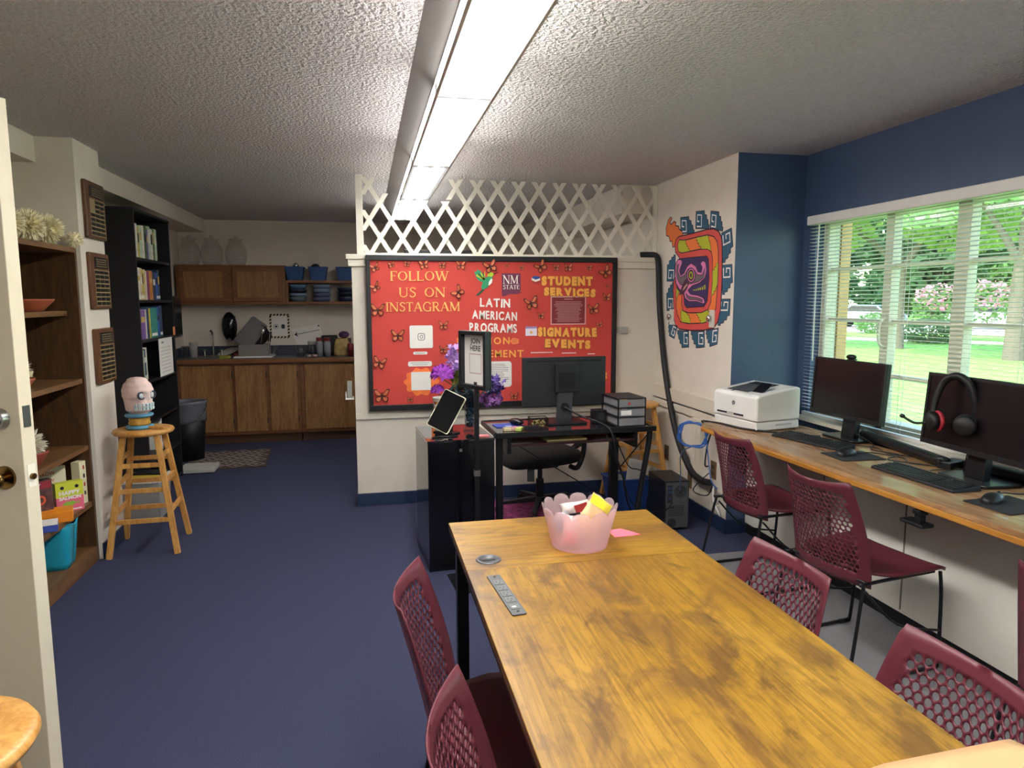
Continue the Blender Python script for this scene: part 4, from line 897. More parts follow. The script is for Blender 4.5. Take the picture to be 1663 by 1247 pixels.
FRET=[
([(4.757,2.003),(4.77,2.119),(4.635,2.109),(4.628,2.083),(4.598,2.077),(4.591,2.048),(4.569,2.043),(4.562,2.012),(4.545,2.007),(4.542,1.983)],[(4.736,2.015),(4.666,2.008),(4.675,2.085),(4.741,2.093),(4.736,2.049),(4.703,2.046)]),
([(4.526,2.015),(4.527,2.131),(4.404,2.122),(4.4,2.095),(4.372,2.09),(4.368,2.061),(4.349,2.056),(4.345,2.025),(4.329,2.02),(4.329,1.995)],[(4.505,2.027),(4.441,2.02),(4.443,2.098),(4.503,2.105),(4.502,2.061),(4.472,2.058)]),
([(4.32,1.999),(4.314,2.109),(4.205,2.089),(4.203,2.063),(4.179,2.056),(4.177,2.028),(4.16,2.021),(4.158,1.991),(4.145,1.985),(4.146,1.962)],[(4.302,2.008),(4.245,1.996),(4.241,2.07),(4.294,2.082),(4.296,2.04),(4.27,2.034)]),
([(4.161,1.951),(4.038,1.97),(4.013,1.854),(4.04,1.845),(4.038,1.818),(4.067,1.808),(4.068,1.789),(4.1,1.778),(4.101,1.762),(4.129,1.757)],[(4.143,1.934),(4.132,1.872),(4.049,1.886),(4.059,1.944),(4.105,1.936),(4.1,1.907)]),
([(4.137,1.745),(4.017,1.743),(4.003,1.629),(4.03,1.625),(4.03,1.598),(4.06,1.594),(4.062,1.575),(4.095,1.571),(4.097,1.556),(4.124,1.555)],[(4.121,1.726),(4.117,1.666),(4.035,1.666),(4.039,1.721),(4.084,1.722),(4.082,1.694)]),
([(4.148,1.527),(4.02,1.527),(4.025,1.423),(4.055,1.419),(4.06,1.395),(4.092,1.391),(4.098,1.374),(4.134,1.369),(4.14,1.355),(4.169,1.354)],[(4.134,1.51),(4.141,1.455),(4.053,1.456),(4.047,1.507),(4.096,1.507),(4.099,1.481)]),
([(4.16,1.338),(4.169,1.232),(4.272,1.209),(4.274,1.234),(4.297,1.232),(4.298,1.259),(4.315,1.259),(4.316,1.288),(4.329,1.289),(4.327,1.314)],[(4.177,1.323),(4.23,1.315),(4.236,1.242),(4.187,1.25),(4.183,1.291),(4.208,1.287)]),
([(4.35,1.31),(4.343,1.201),(4.466,1.187),(4.471,1.213),(4.5,1.213),(4.506,1.241),(4.527,1.243),(4.533,1.274),(4.55,1.276),(4.552,1.301)],[(4.368,1.296),(4.432,1.293),(4.427,1.218),(4.367,1.221),(4.37,1.263),(4.4,1.261)]),
([(4.585,1.3),(4.578,1.185),(4.69,1.175),(4.696,1.202),(4.722,1.203),(4.728,1.233),(4.747,1.236),(4.753,1.267),(4.768,1.271),(4.77,1.297)],[(4.602,1.286),(4.66,1.285),(4.655,1.206),(4.601,1.208),(4.603,1.251),(4.63,1.251)]),
([(4.773,1.32),(4.821,1.233),(4.914,1.253),(4.905,1.274),(4.925,1.281),(4.915,1.304),(4.929,1.311),(4.918,1.336),(4.929,1.342),(4.918,1.361)],[(4.793,1.313),(4.839,1.326),(4.872,1.267),(4.829,1.255),(4.81,1.288),(4.832,1.294)]),
([(4.838,1.442),(4.962,1.44),(4.976,1.574),(4.947,1.578),(4.947,1.609),(4.916,1.612),(4.913,1.634),(4.88,1.637),(4.877,1.654),(4.85,1.653)],[(4.854,1.463),(4.858,1.531),(4.942,1.531),(4.938,1.466),(4.891,1.467),(4.893,1.499)]),
([(4.844,1.66),(4.975,1.664),(4.975,1.788),(4.945,1.791),(4.94,1.818),(4.907,1.82),(4.903,1.84),(4.868,1.842),(4.863,1.857),(4.835,1.855)],[(4.859,1.68),(4.856,1.743),(4.944,1.747),(4.947,1.687),(4.897,1.686),(4.896,1.715)]),
]
mu = thing('wall_mural', 'painted coral and lime serpent mural with blue fret motifs on the white wall', 'mural', (0, 0, 0))
OUTL = mat('mural_outline', '#33202f', .7)
def mp_(name, m, pts, z, par=mu, line=None, th=.0006, closed=True):
    b = MB(); b.M = on_right(XW); q = [(-y, zz) for y, zz in pts]
    b.prism(q, 0, z); o = b.obj(name, m, par)
    if line:
        b = MB(); b.M = on_right(XW); b.strip(q, line, 0, z+.0004, closed); b.obj('outline', OUTL, o)
    return o
TEAL = mat('mural_teal', '#2c5a73', .7); CORAL = mat('mural_coral', '#d4504a', .7); MOR = mat('mural_orange', '#e8793c', .7); LIME = mat('mural_lime', '#b2b82e', .7)
for P, Wl in FRET:
    f = mp_('fret_motif', TEAL, P, .001, line=.006)
    b = MB(); b.M = on_right(XW); b.strip([(-y, z) for y, z in Wl], .011, 0, .0017); b.obj('white_hook', LWHITE, f)
mp_('tail_flame', MOR, MURAL['flame'], .0015, line=.008)
mp_('body_band', CORAL, MURAL['coral'], .002, line=.009)
mp_('scale_band', MOR, MURAL['band'], .0026, line=.008)
for k in ('g1', 'g2', 'g3', 'g4', 'g5', 'g6'): mp_('scale_patch', LIME, MURAL[k], .0031, line=.005)
mp_('face_field', mat('mural_purple', '#3b2c5c', .7), MURAL['purple'], .0032, line=.007)
mp_('head', mat('mural_pink', '#dd7fb4', .7), MURAL['head'], .0036, line=.006)
for k in ('gray1', 'gray2'): mp_('face_patch', mat('mural_grey', '#6f6468', .7), MURAL[k], .0040, line=.005)
mp_('beak', mat('mural_plum', '#4a2340', .7), MURAL['beak'], .0044); mp_('beak_tip', mat('mural_tan', '#d8a58c', .7), MURAL['beak2'], .0048, line=.004)
for P, m, z in zip(EYE, (OUTL, mat('mural_pink', '#dd7fb4'), OUTL, LIME, OUTL), (.0042, .0046, .005, .0054, .0058)): mp_('eye_ring', m, P, z)
for P in TEETH: mp_('tooth', LIME, P, .0044)
for (y, z), lab in zip(((4.863, 1.395), (4.242, 1.397)), ('white wall plate with a round chrome knob at the lower left of the mural', 'white wall plate with a round chrome knob at the lower right of the mural')):
    pl = thing('wall_plate', lab, 'wall plate', (XW, y, z), 0)
    MB().box(-.012, -.032, -.058, 0, .032, .058).obj('plate', mat('clear_white', '#d5d2c8', .3), pl, bevel=.003)
    MB().cyl((-.012, .008, .0), (-.03, .008, .0), .02, .024, n=20).ball((-.03, .008, 0), (.012, .024, .024), 16, 8).obj('knob', CHROME, pl)

# ================================================================ things around the desk
one(MB().box(-.0475, -.028, -.024, .0475, 0, .024).box(-.03, -.031, -.012, .005, -.028, .012), 'thermostat', mat('device_grey', '#a9a69d', .5), 'small grey thermostat box beside the right edge of the notice board', 'thermostat', (1.965, YH, 1.29), bevel=.003)
hose = MB().tube([(2.13, YH+.05, 1.874), (2.2, YH+.03, 1.876), (2.238, YH-.02, 1.86), (2.24, 5.07, 1.77), (2.24, 5.03, 1.46), (2.238, 4.90, .99), (2.225, 4.66, .56), (2.22, 4.42, .345), (2.22, 4.26, .30), (2.22, 4.12, .31)], .0225, n=12, k=8)
one(hose, 'cable_sleeve', mat('black_sleeve', '#19181c', .6, bump=.2, bscale=120), 'thick black cable sleeve running from the half wall down the white wall', 'cable sleeve')
def plate(lab, y, z, m, kind, w=.07, h=.115):
    p = thing('wall_outlet', lab, 'outlet', (XW, y, z))
    MB().box(-.006, -w/2, -h/2, 0, w/2, h/2).obj('cover', m, p, bevel=.002)
    if kind:
        for dz in (-.02, .02): MB().box(-.0075, -.016, dz-.014, -.006, .016, dz+.014).obj('receptacle', mat('receptacle_brown', '#3c3028', .5), p)
BRN = mat('outlet_brown', '#6a5238', .5)
plate('dark brown wall outlet behind the desk corner, nearest the half wall', 4.90, .345, BRN, True)
plate('cream blank wall plate left of the black cable sleeve, above the computer tower', 4.66, .30, mat('cream_plate', '#d4c39b', .5), False)
plate('brown wall outlet with plugs at the low end of the black cable sleeve', 4.16, .385, BRN, True, .075, .12)
plate('tall brown wall plate right of the cream one', 4.50, .27, BRN, False, .06, .2)
WIRE = mat('black_wire', '#121216', .5); BLUEW = mat('blue_wire', '#2f5fa6', .45)
def cord(lab, pts, r=.004, m=WIRE, name='black_cable', cat='cord', k=6):
    return tag(MB().tube(pts, r, n=6, k=k).obj(name, m), lab, cat)
coil = []
for i in range(90):
    a = i/90*2*PI*5; rr_ = 1 + .09*math.sin(i*1.37); coil.append((2.13 + .075*math.cos(a)*rr_, 4.20 - .06*math.cos(a)*rr_ + .02*math.sin(i*.53), .625 + .085*math.sin(a)*rr_))
cord('coil of blue network cable hanging on the white wall beside the printer', coil + [(2.2, 4.13, .55), (2.215, 4.12, .42), (2.21, 4.08, .33), (2.2, 3.98, .31)], .0042, BLUEW, 'network_cable', 'cable', 2)
cord('black cord draped from the printer along the counter front and down the wall', [(2.45, 3.32, .769), (2.26, 3.50, .769), (2.15, 3.66, .769), (2.10, 3.82, .772), (2.065, 3.945, .765), (2.10, 3.99, .735), (2.18, 4.05, .68), (2.21, 4.15, .55), (2.215, 4.18, .42), (2.235, 4.17, .41)], .0055)
cord('blue cable running from the computer tower up to the coil', [(2.0, 4.105, .27), (1.98, 4.06, .4), (2.05, 4.2, .5), (2.16, 4.26, .53), (2.20, 4.25, .52)], .0035, mat('steel_blue_wire', '#40587e', .5), 'network_cable', 'cable')
cord('black looped cord hanging below the wall outlet with plugs', [(2.235, 4.16, .365), (2.15, 4.2, .26), (2.2, 4.26, .2), (2.22, 4.14, .22), (2.235, 4.1, .3)], .004)
cord('white cord drooping under the low end of the cable sleeve', [(2.24, 4.1, .3), (2.22, 4.06, .2), (2.235, 3.99, .12), (2.2, 3.965, .2)], .006, PAPER)

# recycling bin with papers, computer tower
bn = thing('recycling_bin', 'blue recycling bin full of paper behind the desk leg', 'bin', (1.80, 4.555, 0), .03)
BINB = mat('bin_blue', '#24407f', .45)
MB().add([(x*sx, y*sy, z) for z, sx, sy in ((0, .11, .085), (.26, .14, .11), (.26, .15, .12), (.275, .15, .12), (.275, .138, .108), (.02, .105, .08)) for x, y in ((-1, -1), (1, -1), (1, 1), (-1, 1))], [(3, 2, 1, 0)] + [(4*k+i, 4*k+(i+1) % 4, 4*k+4+(i+1) % 4, 4*k+4+i) for k in range(5) for i in range(4)] + [(20, 21, 22, 23)]).obj('tub', BINB, bn, bevel=.006)
def sheet(lab, loc, rot, w, h, curl, m=PAPER, name='crumpled_paper'):
    b = MB().grid(lambda u, v: ((u-.5)*w, curl*math.sin(3*u+2*v)*(.5+v), v*h), 8, 8); o = b.obj(name, m, solid=.0012); o.location = loc; o.rotation_euler = rot; return tag(o, lab, 'paper')
sheet('rolled printed sheet standing tallest in the blue bin', (1.83, 4.55, .13), (.15, .12, .3), .11, .27, .02)
sheet('white sheet leaning at the back of the blue bin', (1.86, 4.58, .12), (.1, .3, .1), .1, .24, .015)
sheet('short white sheet at the left of the blue bin', (1.75, 4.54, .13), (.2, -.2, -.2), .09, .18, .02)
one(MB().ball((0, 0, 0), (.055, .045, .04), 10, 7), 'clear_cup', sheer('clear_plastic', '#dfe3e8', .5, .2), 'crumpled clear plastic wrap at the left of the blue bin', 'plastic wrap', (1.725, 4.57, .25))
pc = thing('computer_tower', 'black computer tower with a grey rear panel toward the viewer', 'computer', (1.995, 4.31, 0), math.radians(-2))
MB().box(-.085, -.19, .012, .085, .11, .335).obj('case', mat('tower_black', '#1b1b20', .45), pc, bevel=.004)
rp = MB().box(-.077, -.196, .02, .077, -.19, .325).obj('rear_panel', mat('zinc', '#6d6f72', .4, metal=.7), pc)
fg = MB().cyl((.02, -.2, .265), (.02, -.196, .265), .042, n=28)
for r in (.038, .028, .018): fg.strip
fg.obj('fan_grille', mat('grille', '#2c2c30', .5), pc)
g2 = MB()
for r in (.036, .026, .016):
    g2.M = Matrix.Translation((.02, -.2005, .265)) @ WALLROT; g2.strip([(r*math.cos(2*PI*i/24), r*math.sin(2*PI*i/24)) for i in range(24)], .003, 0, .002, True)
g2.obj('fan_ring', mat('zinc', '#6d6f72'), pc)
for k in range(6): MB().box(-.06, -.199, .10+.013*k, .045, -.196, .107+.013*k).obj('slot_cover', mat('slot_grey', '#4a4b4f', .5, metal=.5), pc)
MB().box(-.07, -.199, .19, -.035, -.196, .31).obj('port_panel', mat('port_dark', '#2a2b30', .5), pc)
for x, z in ((-.062, .29), (-.044, .29), (-.062, .262), (-.044, .262), (-.053, .22)): MB().box(x-.006, -.2015, z-.008, x+.006, -.199, z+.008).obj('port', mat('port_blue', '#3a4f80', .5), pc)
MB().cyl((-.035, -.2, .055), (-.035, -.196, .055), .03, n=22).obj('power_vent', mat('grille', '#2c2c30'), pc)
for x in (-.07, .07): MB().box(x-.01, -.18, 0, x+.01, .10, .012).obj('foot', BLACK, pc)

# black cabinet
kb = thing('black_cabinet', 'glossy black pedestal cabinet between the desk and the walkway', 'cabinet', (.492, 3.995, 0), math.radians(4))
MB().box(-.19, -.235, 0, .19, .235, .735).obj('body', BLACKG, kb, bevel=.002); MB().box(-.192, -.237, .736, .192, .237, .75).obj('top', mat('black_mirror', '#141318', .06, spec=.8, coat=1), kb, bevel=.002)
MB().cyl((-.005, -.235, .69), (-.005, -.239, .69), .009, n=14).obj('lock', GREYM, kb)

# standing sign
sg = thing('floor_sign', 'tall black pole sign holder with a white notice, in front of the black cabinet', 'sign', (.558, 3.53, 0), 0)
MB().rrect(-.135, -.1, .135, .17, .01, 0, .008).obj('base_plate', BLACKM, sg, bevel=.002).rotation_euler = (0, 0, math.radians(5))
MB().box(-.012, -.012, .008, .012, .012, 1.10).obj('pole', BLACKM, sg, bevel=.002); MB().box(-.016, -.016, .60, .016, .016, .63).obj('joint', GREYM, sg)
fr = Matrix.Rotation(math.radians(-62), 4, 'Z')
def sgb(): b = MB(); b.M = Matrix.Translation((0, 0, 1.215)) @ fr; return b
sgb().box(-.115, .0, -.15, .115, .012, .15).obj('back_panel', BLACK, sg, bevel=.003)
for x in (-.115, .095): sgb().box(x, -.03, -.15, x+.02, -.0005, .15).obj('frame_stile', BLACK, sg, bevel=.002)
for z in (-.15, .13): sgb().box(-.0945, -.03, z, .0945, -.0005, z+.02).obj('frame_rail', BLACK, sg, bevel=.002)
nt = sgb().box(-.094, -.004, -.129, .094, -.001, .129).obj('notice', PAPER, sg)
b = MB(); b.M = Matrix.Translation((0, 0, 1.215)) @ fr @ Matrix.Translation((0, -.0042, 0)) @ WALLROT; b.text('JOIN', 0, .085, .028, 0, .0004, align='c', bold=.02).text('HERE', 0, .047, .028, 0, .0004, align='c', bold=.02); b.obj('lettering', INK, nt)
b = MB(); b.M = Matrix.Translation((0, 0, 1.215)) @ fr @ Matrix.Translation((0, -.0042, 0)) @ WALLROT; b.strip([(-.05, -.07), (.05, -.07), (.05, .03), (-.05, .03)], .004, 0, .0004, True); b.obj('ruled_box', mat('rule_red', '#a0586a', .6), nt)

# tablet on its stand, tumbler, vase of flowers, notes: all on the cabinet
tz = .7505
ts = thing('tablet_stand', 'black folding tablet stand on the black cabinet', 'stand', (.445, 3.93, tz), math.radians(-38))
MB().box(-.05, -.05, 0, .05, .07, .008).obj('base', BLACKM, ts, bevel=.002); MB().bar((0, .05, .006), (0, .045, .14), .03, .01).obj('arm', BLACKM, ts, bevel=.002); MB().box(-.06, -.05, .008, .06, -.035, .022).obj('lip', BLACKM, ts)
tab = thing('tablet', 'white-edged tablet with a dark screen propped on a stand', 'tablet', (.445, 3.925, tz+.135)); tab.rotation_euler = (math.radians(-24), math.radians(20), math.radians(-38))
MB().at(rx=PI/2).rrect(-.075, -.118, .075, .118, .012, -.005, .004).obj('case', mat('ivory_case', '#e6e1c4', .4), tab, bevel=.002)
MB().at(rx=PI/2).rrect(-.07, -.113, .07, .113, .009, .004, .0052).obj('screen', mat('screen_black', '#101114', .12), tab)
tm = thing('tumbler', 'white tumbler with small coloured squares behind the tablet', 'cup', (.43, 4.10, tz))
MB().lathe([(0, 0), (.034, 0), (.046, .19), (.047, .195), (.044, .195), (.033, .006), (0, .006)], n=28).obj('cup', PAPER, tm)
for i in range(11):
    a = -PI/2 - .9 + .28*(i % 6); z = .165 - .03*(i//6) - (.0 if i < 6 else .02*(i % 3)); R = .034 + .012*z/.19
    MB().at((R*math.cos(a), R*math.sin(a), z), rz=a).box(0, -.006, -.008, .0015, .006, .008).obj('colour_square', mat('sq%s' % ('red', 'gold', 'teal')[i % 3], ('#c8452f', '#e0a23a', '#3f7f8a')[i % 3], .6), tm)
vs_ = thing('flower_vase', 'glass vase filled with blue fabric beside the sign pole', 'vase', (.60, 4.02, tz))
MB().lathe([(0, 0), (.045, 0), (.043, .01), (.036, .03), (.038, .18), (.043, .215), (.0405, .215), (.035, .18), (.033, .03), (0, .012)], n=28).obj('glass', glassy('clear_glass', '#eef4f6', .02, .96), vs_)
bb = MB()
for i in range(46): bb.ball((rnd.uniform(-.018, .018), rnd.uniform(-.018, .018), .03 + .17*i/46), (.013, .013, .011), 7, 5)
bb.obj('blue_filling', mat('blue_fabric', '#2b4a66', .5, var=.3, vscale=40), vs_, kind='stuff')
def bouquet(name, lab, x, y, z, m, n, pr, size, mode):
    t = thing(name, lab, 'flowers', (x, y, z)); rr = random.Random(int(x*1000+z*100)); f = MB()
    for i in range(n):
        if mode == 'rose':
            a = i*2.4; ph = .2 + 1.25*(i/n); r = pr
            c = Vector((r*math.sin(ph)*math.cos(a), r*math.sin(ph)*math.sin(a), r*math.cos(ph)*.8)); nn = c.normalized()
        else:
            while True:
                c = Vector((rr.uniform(-1, 1), rr.uniform(-1, 1), rr.uniform(-1, 1)))
                if c.length < 1: break
            c = Vector((c.x*pr[0], c.y*pr[1], c.z*pr[2])); nn = Vector((rr.gauss(0, 1), rr.gauss(0, 1), rr.gauss(.3, 1))).normalized()
        u_ = nn.orthogonal().normalized(); v_ = nn.cross(u_); s = size*rr.uniform(.7, 1.2); ang = rr.uniform(0, 6)
        if mode == 'leaf':
            d = (u_*math.cos(ang) + v_*math.sin(ang)); w_ = nn.cross(d); f.add([c-d*s*1.6, c-w_*s*.5, c+d*s*1.6+nn*s*.3, c+w_*s*.5], [(0, 1, 2, 3)])
        else:
            P = [c + nn*.25*s]
            for k in range(5):
                for da, rr_ in ((-.5, .55), (0, 1), (.5, .55)):
                    q = ang + (k + da*.8)*2*PI/5; P.append(c + (u_*math.cos(q) + v_*math.sin(q))*s*rr_ + nn*s*(.35 if da == 0 else .1))
            f.add(P, [(0, 1+3*k, 2+3*k, 3+3*k) for k in range(5)] + [(0, 3+3*k, 1+3*((k+1) % 5)) for k in range(5)], True)
    f.obj('petals' if mode != 'leaf' else 'leaves', m, t, kind='stuff')
    MB().tube([(0, 0, -.02), ((.60-x)*.5, (4.02-y)*.5, (tz+.2-z)*.6), ((.60-x), (4.02-y), tz+.16-z)], .003, n=6).obj('stem', mat('stem_green', '#4d6638', .6), t)
PUR = mat('petal_purple', '#8a2fa0', .6, var=.25, vscale=30); LIL = mat('petal_lilac', '#b692d4', .6, var=.2, vscale=30); VIO = mat('petal_violet', '#4d357e', .6, var=.3, vscale=30); LEAFB = mat('leaf_blue', '#3a4f5c', .6, var=.3, vscale=25); LEAFG = mat('leaf_olive', '#7b8a35', .6, var=.25, vscale=25)
bouquet('lilac_flower', 'tall pale lilac flower spray at the top of the vase', .515, 4.03, 1.16, LIL, 130, (.055, .05, .12), .02, 'spray')
bouquet('purple_rose', 'large purple rose left of the tall sign', .435, 4.0, 1.085, PUR, 40, .052, .038, 'rose')
bouquet('purple_tulip', 'small purple bloom lowest on the left of the bouquet', .405, 3.99, .995, PUR, 16, .03, .027, 'rose')
bouquet('violet_flower', 'dark violet flower cluster right of the sign pole', .745, 4.02, 1.02, VIO, 70, (.065, .05, .055), .024, 'spray')
bouquet('violet_flower', 'violet and pink flower cluster drooping lowest on the right', .72, 4.0, .935, mat('petal_mauve', '#7a4a8c', .6, var=.4, vscale=30), 70, (.075, .05, .04), .02, 'spray')
bouquet('olive_leaves', 'yellow green leaves in the middle of the bouquet', .55, 4.02, 1.06, LEAFG, 80, (.06, .05, .07), .024, 'leaf')
bouquet('blue_leaves', 'dark blue green leaves around the vase mouth', .60, 4.02, .985, LEAFB, 130, (.13, .07, .05), .022, 'leaf')
nts = MB().box(-.04, -.025, 0, .04, .025, .006)
one(nts, 'sticky_notes', mat('note_pink', '#e68a8a', .7), 'pad of pink sticky notes on the cabinet at the sign pole', 'notes', (.635, 3.83, tz), .1)
one(MB().tube([(-.05, 0, .004), (0, .02, .004), (.06, .012, .004), (.1, .03, .004)], .004, n=6), 'short_cable', BLACK, 'short black cable lying at the front of the cabinet top', 'cable', (.40, 3.83, tz))

# ================================================================ black glass computer desk
dk = thing('computer_desk', 'black metal and glass computer desk in front of the notice board', 'desk', (1.235, 4.20, 0), math.radians(1.5))
FRM = BLACKM
MB().box(-.49, -.22, .725, .50, .22, .733).obj('glass_top', mat('dark_glass', '#26262c', .08, coat=1), dk, bevel=.001)
for y in (-.235, .22): MB().box(-.50, y, .705, .53, y+.016, .738).obj('front_rail' if y < 0 else 'back_rail', FRM, dk, bevel=.004)
for x in (-.505, .50): MB().box(x, -.219, .705, x+.016, .219, .738).obj('side_rail', FRM, dk, bevel=.003)
MB().box(-.53, -.20, .63, -.507, .2, .72).obj('side_pocket', mat('pocket_clear', '#c9c6b8', .4), dk, bevel=.01)
for x in (-.47,): MB().box(x-.02, -.2, 0, x+.02, -.16, .705).obj('leg', FRM, dk, bevel=.006)
MB().box(-.49, .16, 0, -.45, .2, .705).obj('leg', FRM, dk, bevel=.006); MB().box(.37, .12, 0, .425, .175, .705).obj('leg', FRM, dk, bevel=.006)
MB().tube([(.50, -.2, .705), (.49, -.2, .6), (.455, -.2, .4), (.425, -.2, .2), (.41, -.2, .0)], .018, n=10).obj('curved_leg', FRM, dk)
MB().box(-.40, -.20, .645, .40, .12, .66).obj('keyboard_tray', mat('tray_glass', '#3a1f24', .12, coat=.5), dk, bevel=.002)
for x in (-.41, .41): MB().box(x-.012, -.19, .60, x+.012, .1, .705).obj('tray_bracket', FRM, dk)
for a, b_ in (((-.44, .19, .68), (.38, .17, .16)), ((.49, -.19, .68), (.38, .14, .32))): MB().cyl(a, b_, .004, n=6).obj('cross_wire', FRM, dk)
one(MB().box(-.13, -.09, 0, .13, .09, .006), 'manila_folder', mat('manila', '#d8c58a', .7), 'pale yellow folder lying on the desk keyboard tray', 'folder', (1.20, 4.13, .6605), .06)
# monitor seen from behind
dm = thing('desk_monitor', 'black monitor seen from behind on the computer desk', 'monitor', (1.253, 4.26, .734), math.radians(2))
MB().box(-.282, .0, .105, .282, .028, .425).obj('panel', mat('monitor_back', '#1c1c20', .5), dm, bevel=.006)
MB().box(-.075, -.035, .20, .085, 0, .385).obj('mount_box', BLACK, dm, bevel=.004); MB().box(-.05, -.038, .225, .055, -.035, .33).obj('mount_plate', mat('plate_black', '#0f0f12', .3), dm)
MB().hexa([(-.06, -.02, .01), (.04, -.02, .01), (.04, .01, .01), (-.06, .01, .01)], [(-.05, -.03, .24), (.05, -.03, .24), (.05, .0, .24), (-.05, .0, .24)]).obj('neck', mat('neck_grey', '#37383c', .45), dm, bevel=.003)
MB().box(-.14, -.10, 0, .12, .10, .012).obj('foot', BLACK, dm, bevel=.004); MB().at((-.008, -.0325, .105), rx=PI/2).cyl((0, 0, -.01), (0, 0, .003), .026, n=22).obj('cable_hole', mat('hole_black', '#050507', .8), dm)
MB().box(-.25, -.0015, .395, .25, 0, .405).obj('vent_strip', mat('hole_black', '#050507'), dm)
cord('black monitor cables hanging from the desk monitor down behind the desk', [(1.24, 4.225, .84), (1.33, 4.15, .79), (1.42, 4.05, .76), (1.46, 3.955, .72), (1.50, 3.95, .55), (1.56, 4.0, .42), (1.64, 4.1, .2), (1.75, 4.2, .06)], .006)
cord('thin black cord sagging from the desk to the computer tower', [(1.43, 3.955, .70), (1.53, 3.96, .46), (1.62, 4.0, .25), (1.78, 4.05, .16), (1.96, 4.1, .17)], .004)
cord('thin black cord running from the desk corner down to the tower back', [(1.48, 3.955, .70), (1.58, 3.97, .5), (1.66, 4.0, .46), (1.70, 4.02, .42), (1.72, 4.08, .2), (1.88, 4.1, .14), (1.95, 4.1, .2)], .004)
# three-drawer organiser
og = thing('drawer_organiser', 'small black three-drawer organiser with clear drawers on the desk corner', 'organiser', (1.60, 4.115, .7385), math.radians(3))
CLR = sheer('smoky_plastic', '#b9b8bb', .35, .25)
for z in (0, .058, .116, .174): MB().box(-.095, -.13, z, .095, .13, z+.006).obj('shelf_frame', BLACK, og)
for x in (-.095, .087):
    for y in (-.13, .122): MB().box(x, y, .006, x+.008, y+.008, .174).obj('post', BLACK, og)
for i, z in enumerate((.006, .064, .122)):
    q = MB().box(-.085, -.131, z+.003, .085, -.127, z+.048).box(-.085, -.127, z+.003, -.082, .118, z+.048).box(.082, -.127, z+.003, .085, .118, z+.048).box(-.082, -.127, z+.003, .082, .118, z+.006).obj('drawer', CLR, og)
    if i == 1: MB().box(-.075, -.133, z+.010, -.005, -.131, z+.04).obj('paper_label', PAPER, q)
    if i == 2: MB().at((-.02, -.132, z+.024), rx=PI/2).cyl((0, 0, -.001), (0, 0, .002), .009, n=14).obj('red_button', mat('button_red', '#c0433f', .5), q)
# small things on the desk
dz_ = .7335
one(MB().rrect(-.09, -.06, .09, .06, .004, 0, .004), 'mouse_pad', mat('pad_blue', '#3c54b0', .7), 'blue mouse pad at the left end of the desk', 'mouse pad', (.87, 4.22, dz_), .1)
ms_ = MB().ball((0, 0, .014), (.034, .058, .022), 16, 8)
one(ms_, 'computer_mouse', mat('mouse_black', '#121215', .25), 'black computer mouse on the blue pad', 'mouse', (.92, 4.21, dz_+.012), .6)
for i, (x, y, c, w) in enumerate(((.835, 4.05, '#d9c9a0', 'cream'), (.87, 4.06, '#dd8db0', 'pink'), (.905, 4.045, '#b9cf6a', 'lime'), (.845, 4.085, '#b0c8e0', 'pale blue'))):
    one(MB().rrect(-.032, -.02, .032, .02, .004, 0, .02), 'candy', mat('candy_'+w.replace(' ', '_'), c, .3), w + ' wrapped candy in the heap at the desk front left', 'candy', (x, y, dz_+.0), .5*i, 'wrapped candies on the desk', bevel=.005)
mb_ = thing('mesh_basket', 'black wire mesh basket of small items left of the monitor stand', 'basket', (1.03, 4.08, dz_))
for z in (.002, .07): MB().tube([(-.055, -.04, z), (.055, -.04, z), (.055, .04, z), (-.055, .04, z), (-.055, -.04, z)], .003, n=6, k=1).obj('rim', BLACKM, mb_)
wb = MB()
for i in range(12):
    for y in (-.04, .04): wb.cyl((-.055+.01*i, y, .002), (-.055+.01*i, y, .07), .0008, n=4, caps=False)
for i in range(9):
    for x in (-.055, .055): wb.cyl((x, -.04+.01*i, .002), (x, -.04+.01*i, .07), .0008, n=4, caps=False)
for z in (.013, .024, .036, .048, .059): wb.tube([(-.055, -.04, z), (.055, -.04, z), (.055, .04, z), (-.055, .04, z), (-.055, -.04, z)], .0008, n=4, k=1)
wb.obj('mesh', BLACKM, mb_); MB().box(-.055, -.04, 0, .055, .04, .002).obj('floor_plate', BLACK, mb_)
fl = MB()
for i in range(26): fl.ball((rnd.uniform(-.04, .04), rnd.uniform(-.027, .027), .012+rnd.random()*.04), rnd.uniform(.006, .011), 7, 5)
fl.obj('small_items', mat('beads', '#8a7b4c', .5, var=.5, vscale=70), mb_, kind='stuff')
one(MB().box(-.045, -.02, 0, .045, .02, .028), 'card_box', BLACK, 'small black box lying in front of the mesh basket', 'box', (.965, 4.005, dz_+.005), .1, bevel=.003)
spk = thing('small_speaker', 'small black speaker between the monitor and the drawer organiser', 'speaker', (1.455, 4.18, dz_), .2)
MB().box(-.04, -.04, 0, .04, .04, .09).obj('case', BLACK, spk, bevel=.006); MB().at((.0, -.0405, .05), rx=PI/2).cyl((0, 0, -.001), (0, 0, .002), .026, n=20).obj('cone', mat('cone_grey', '#2e2e33', .6), spk)

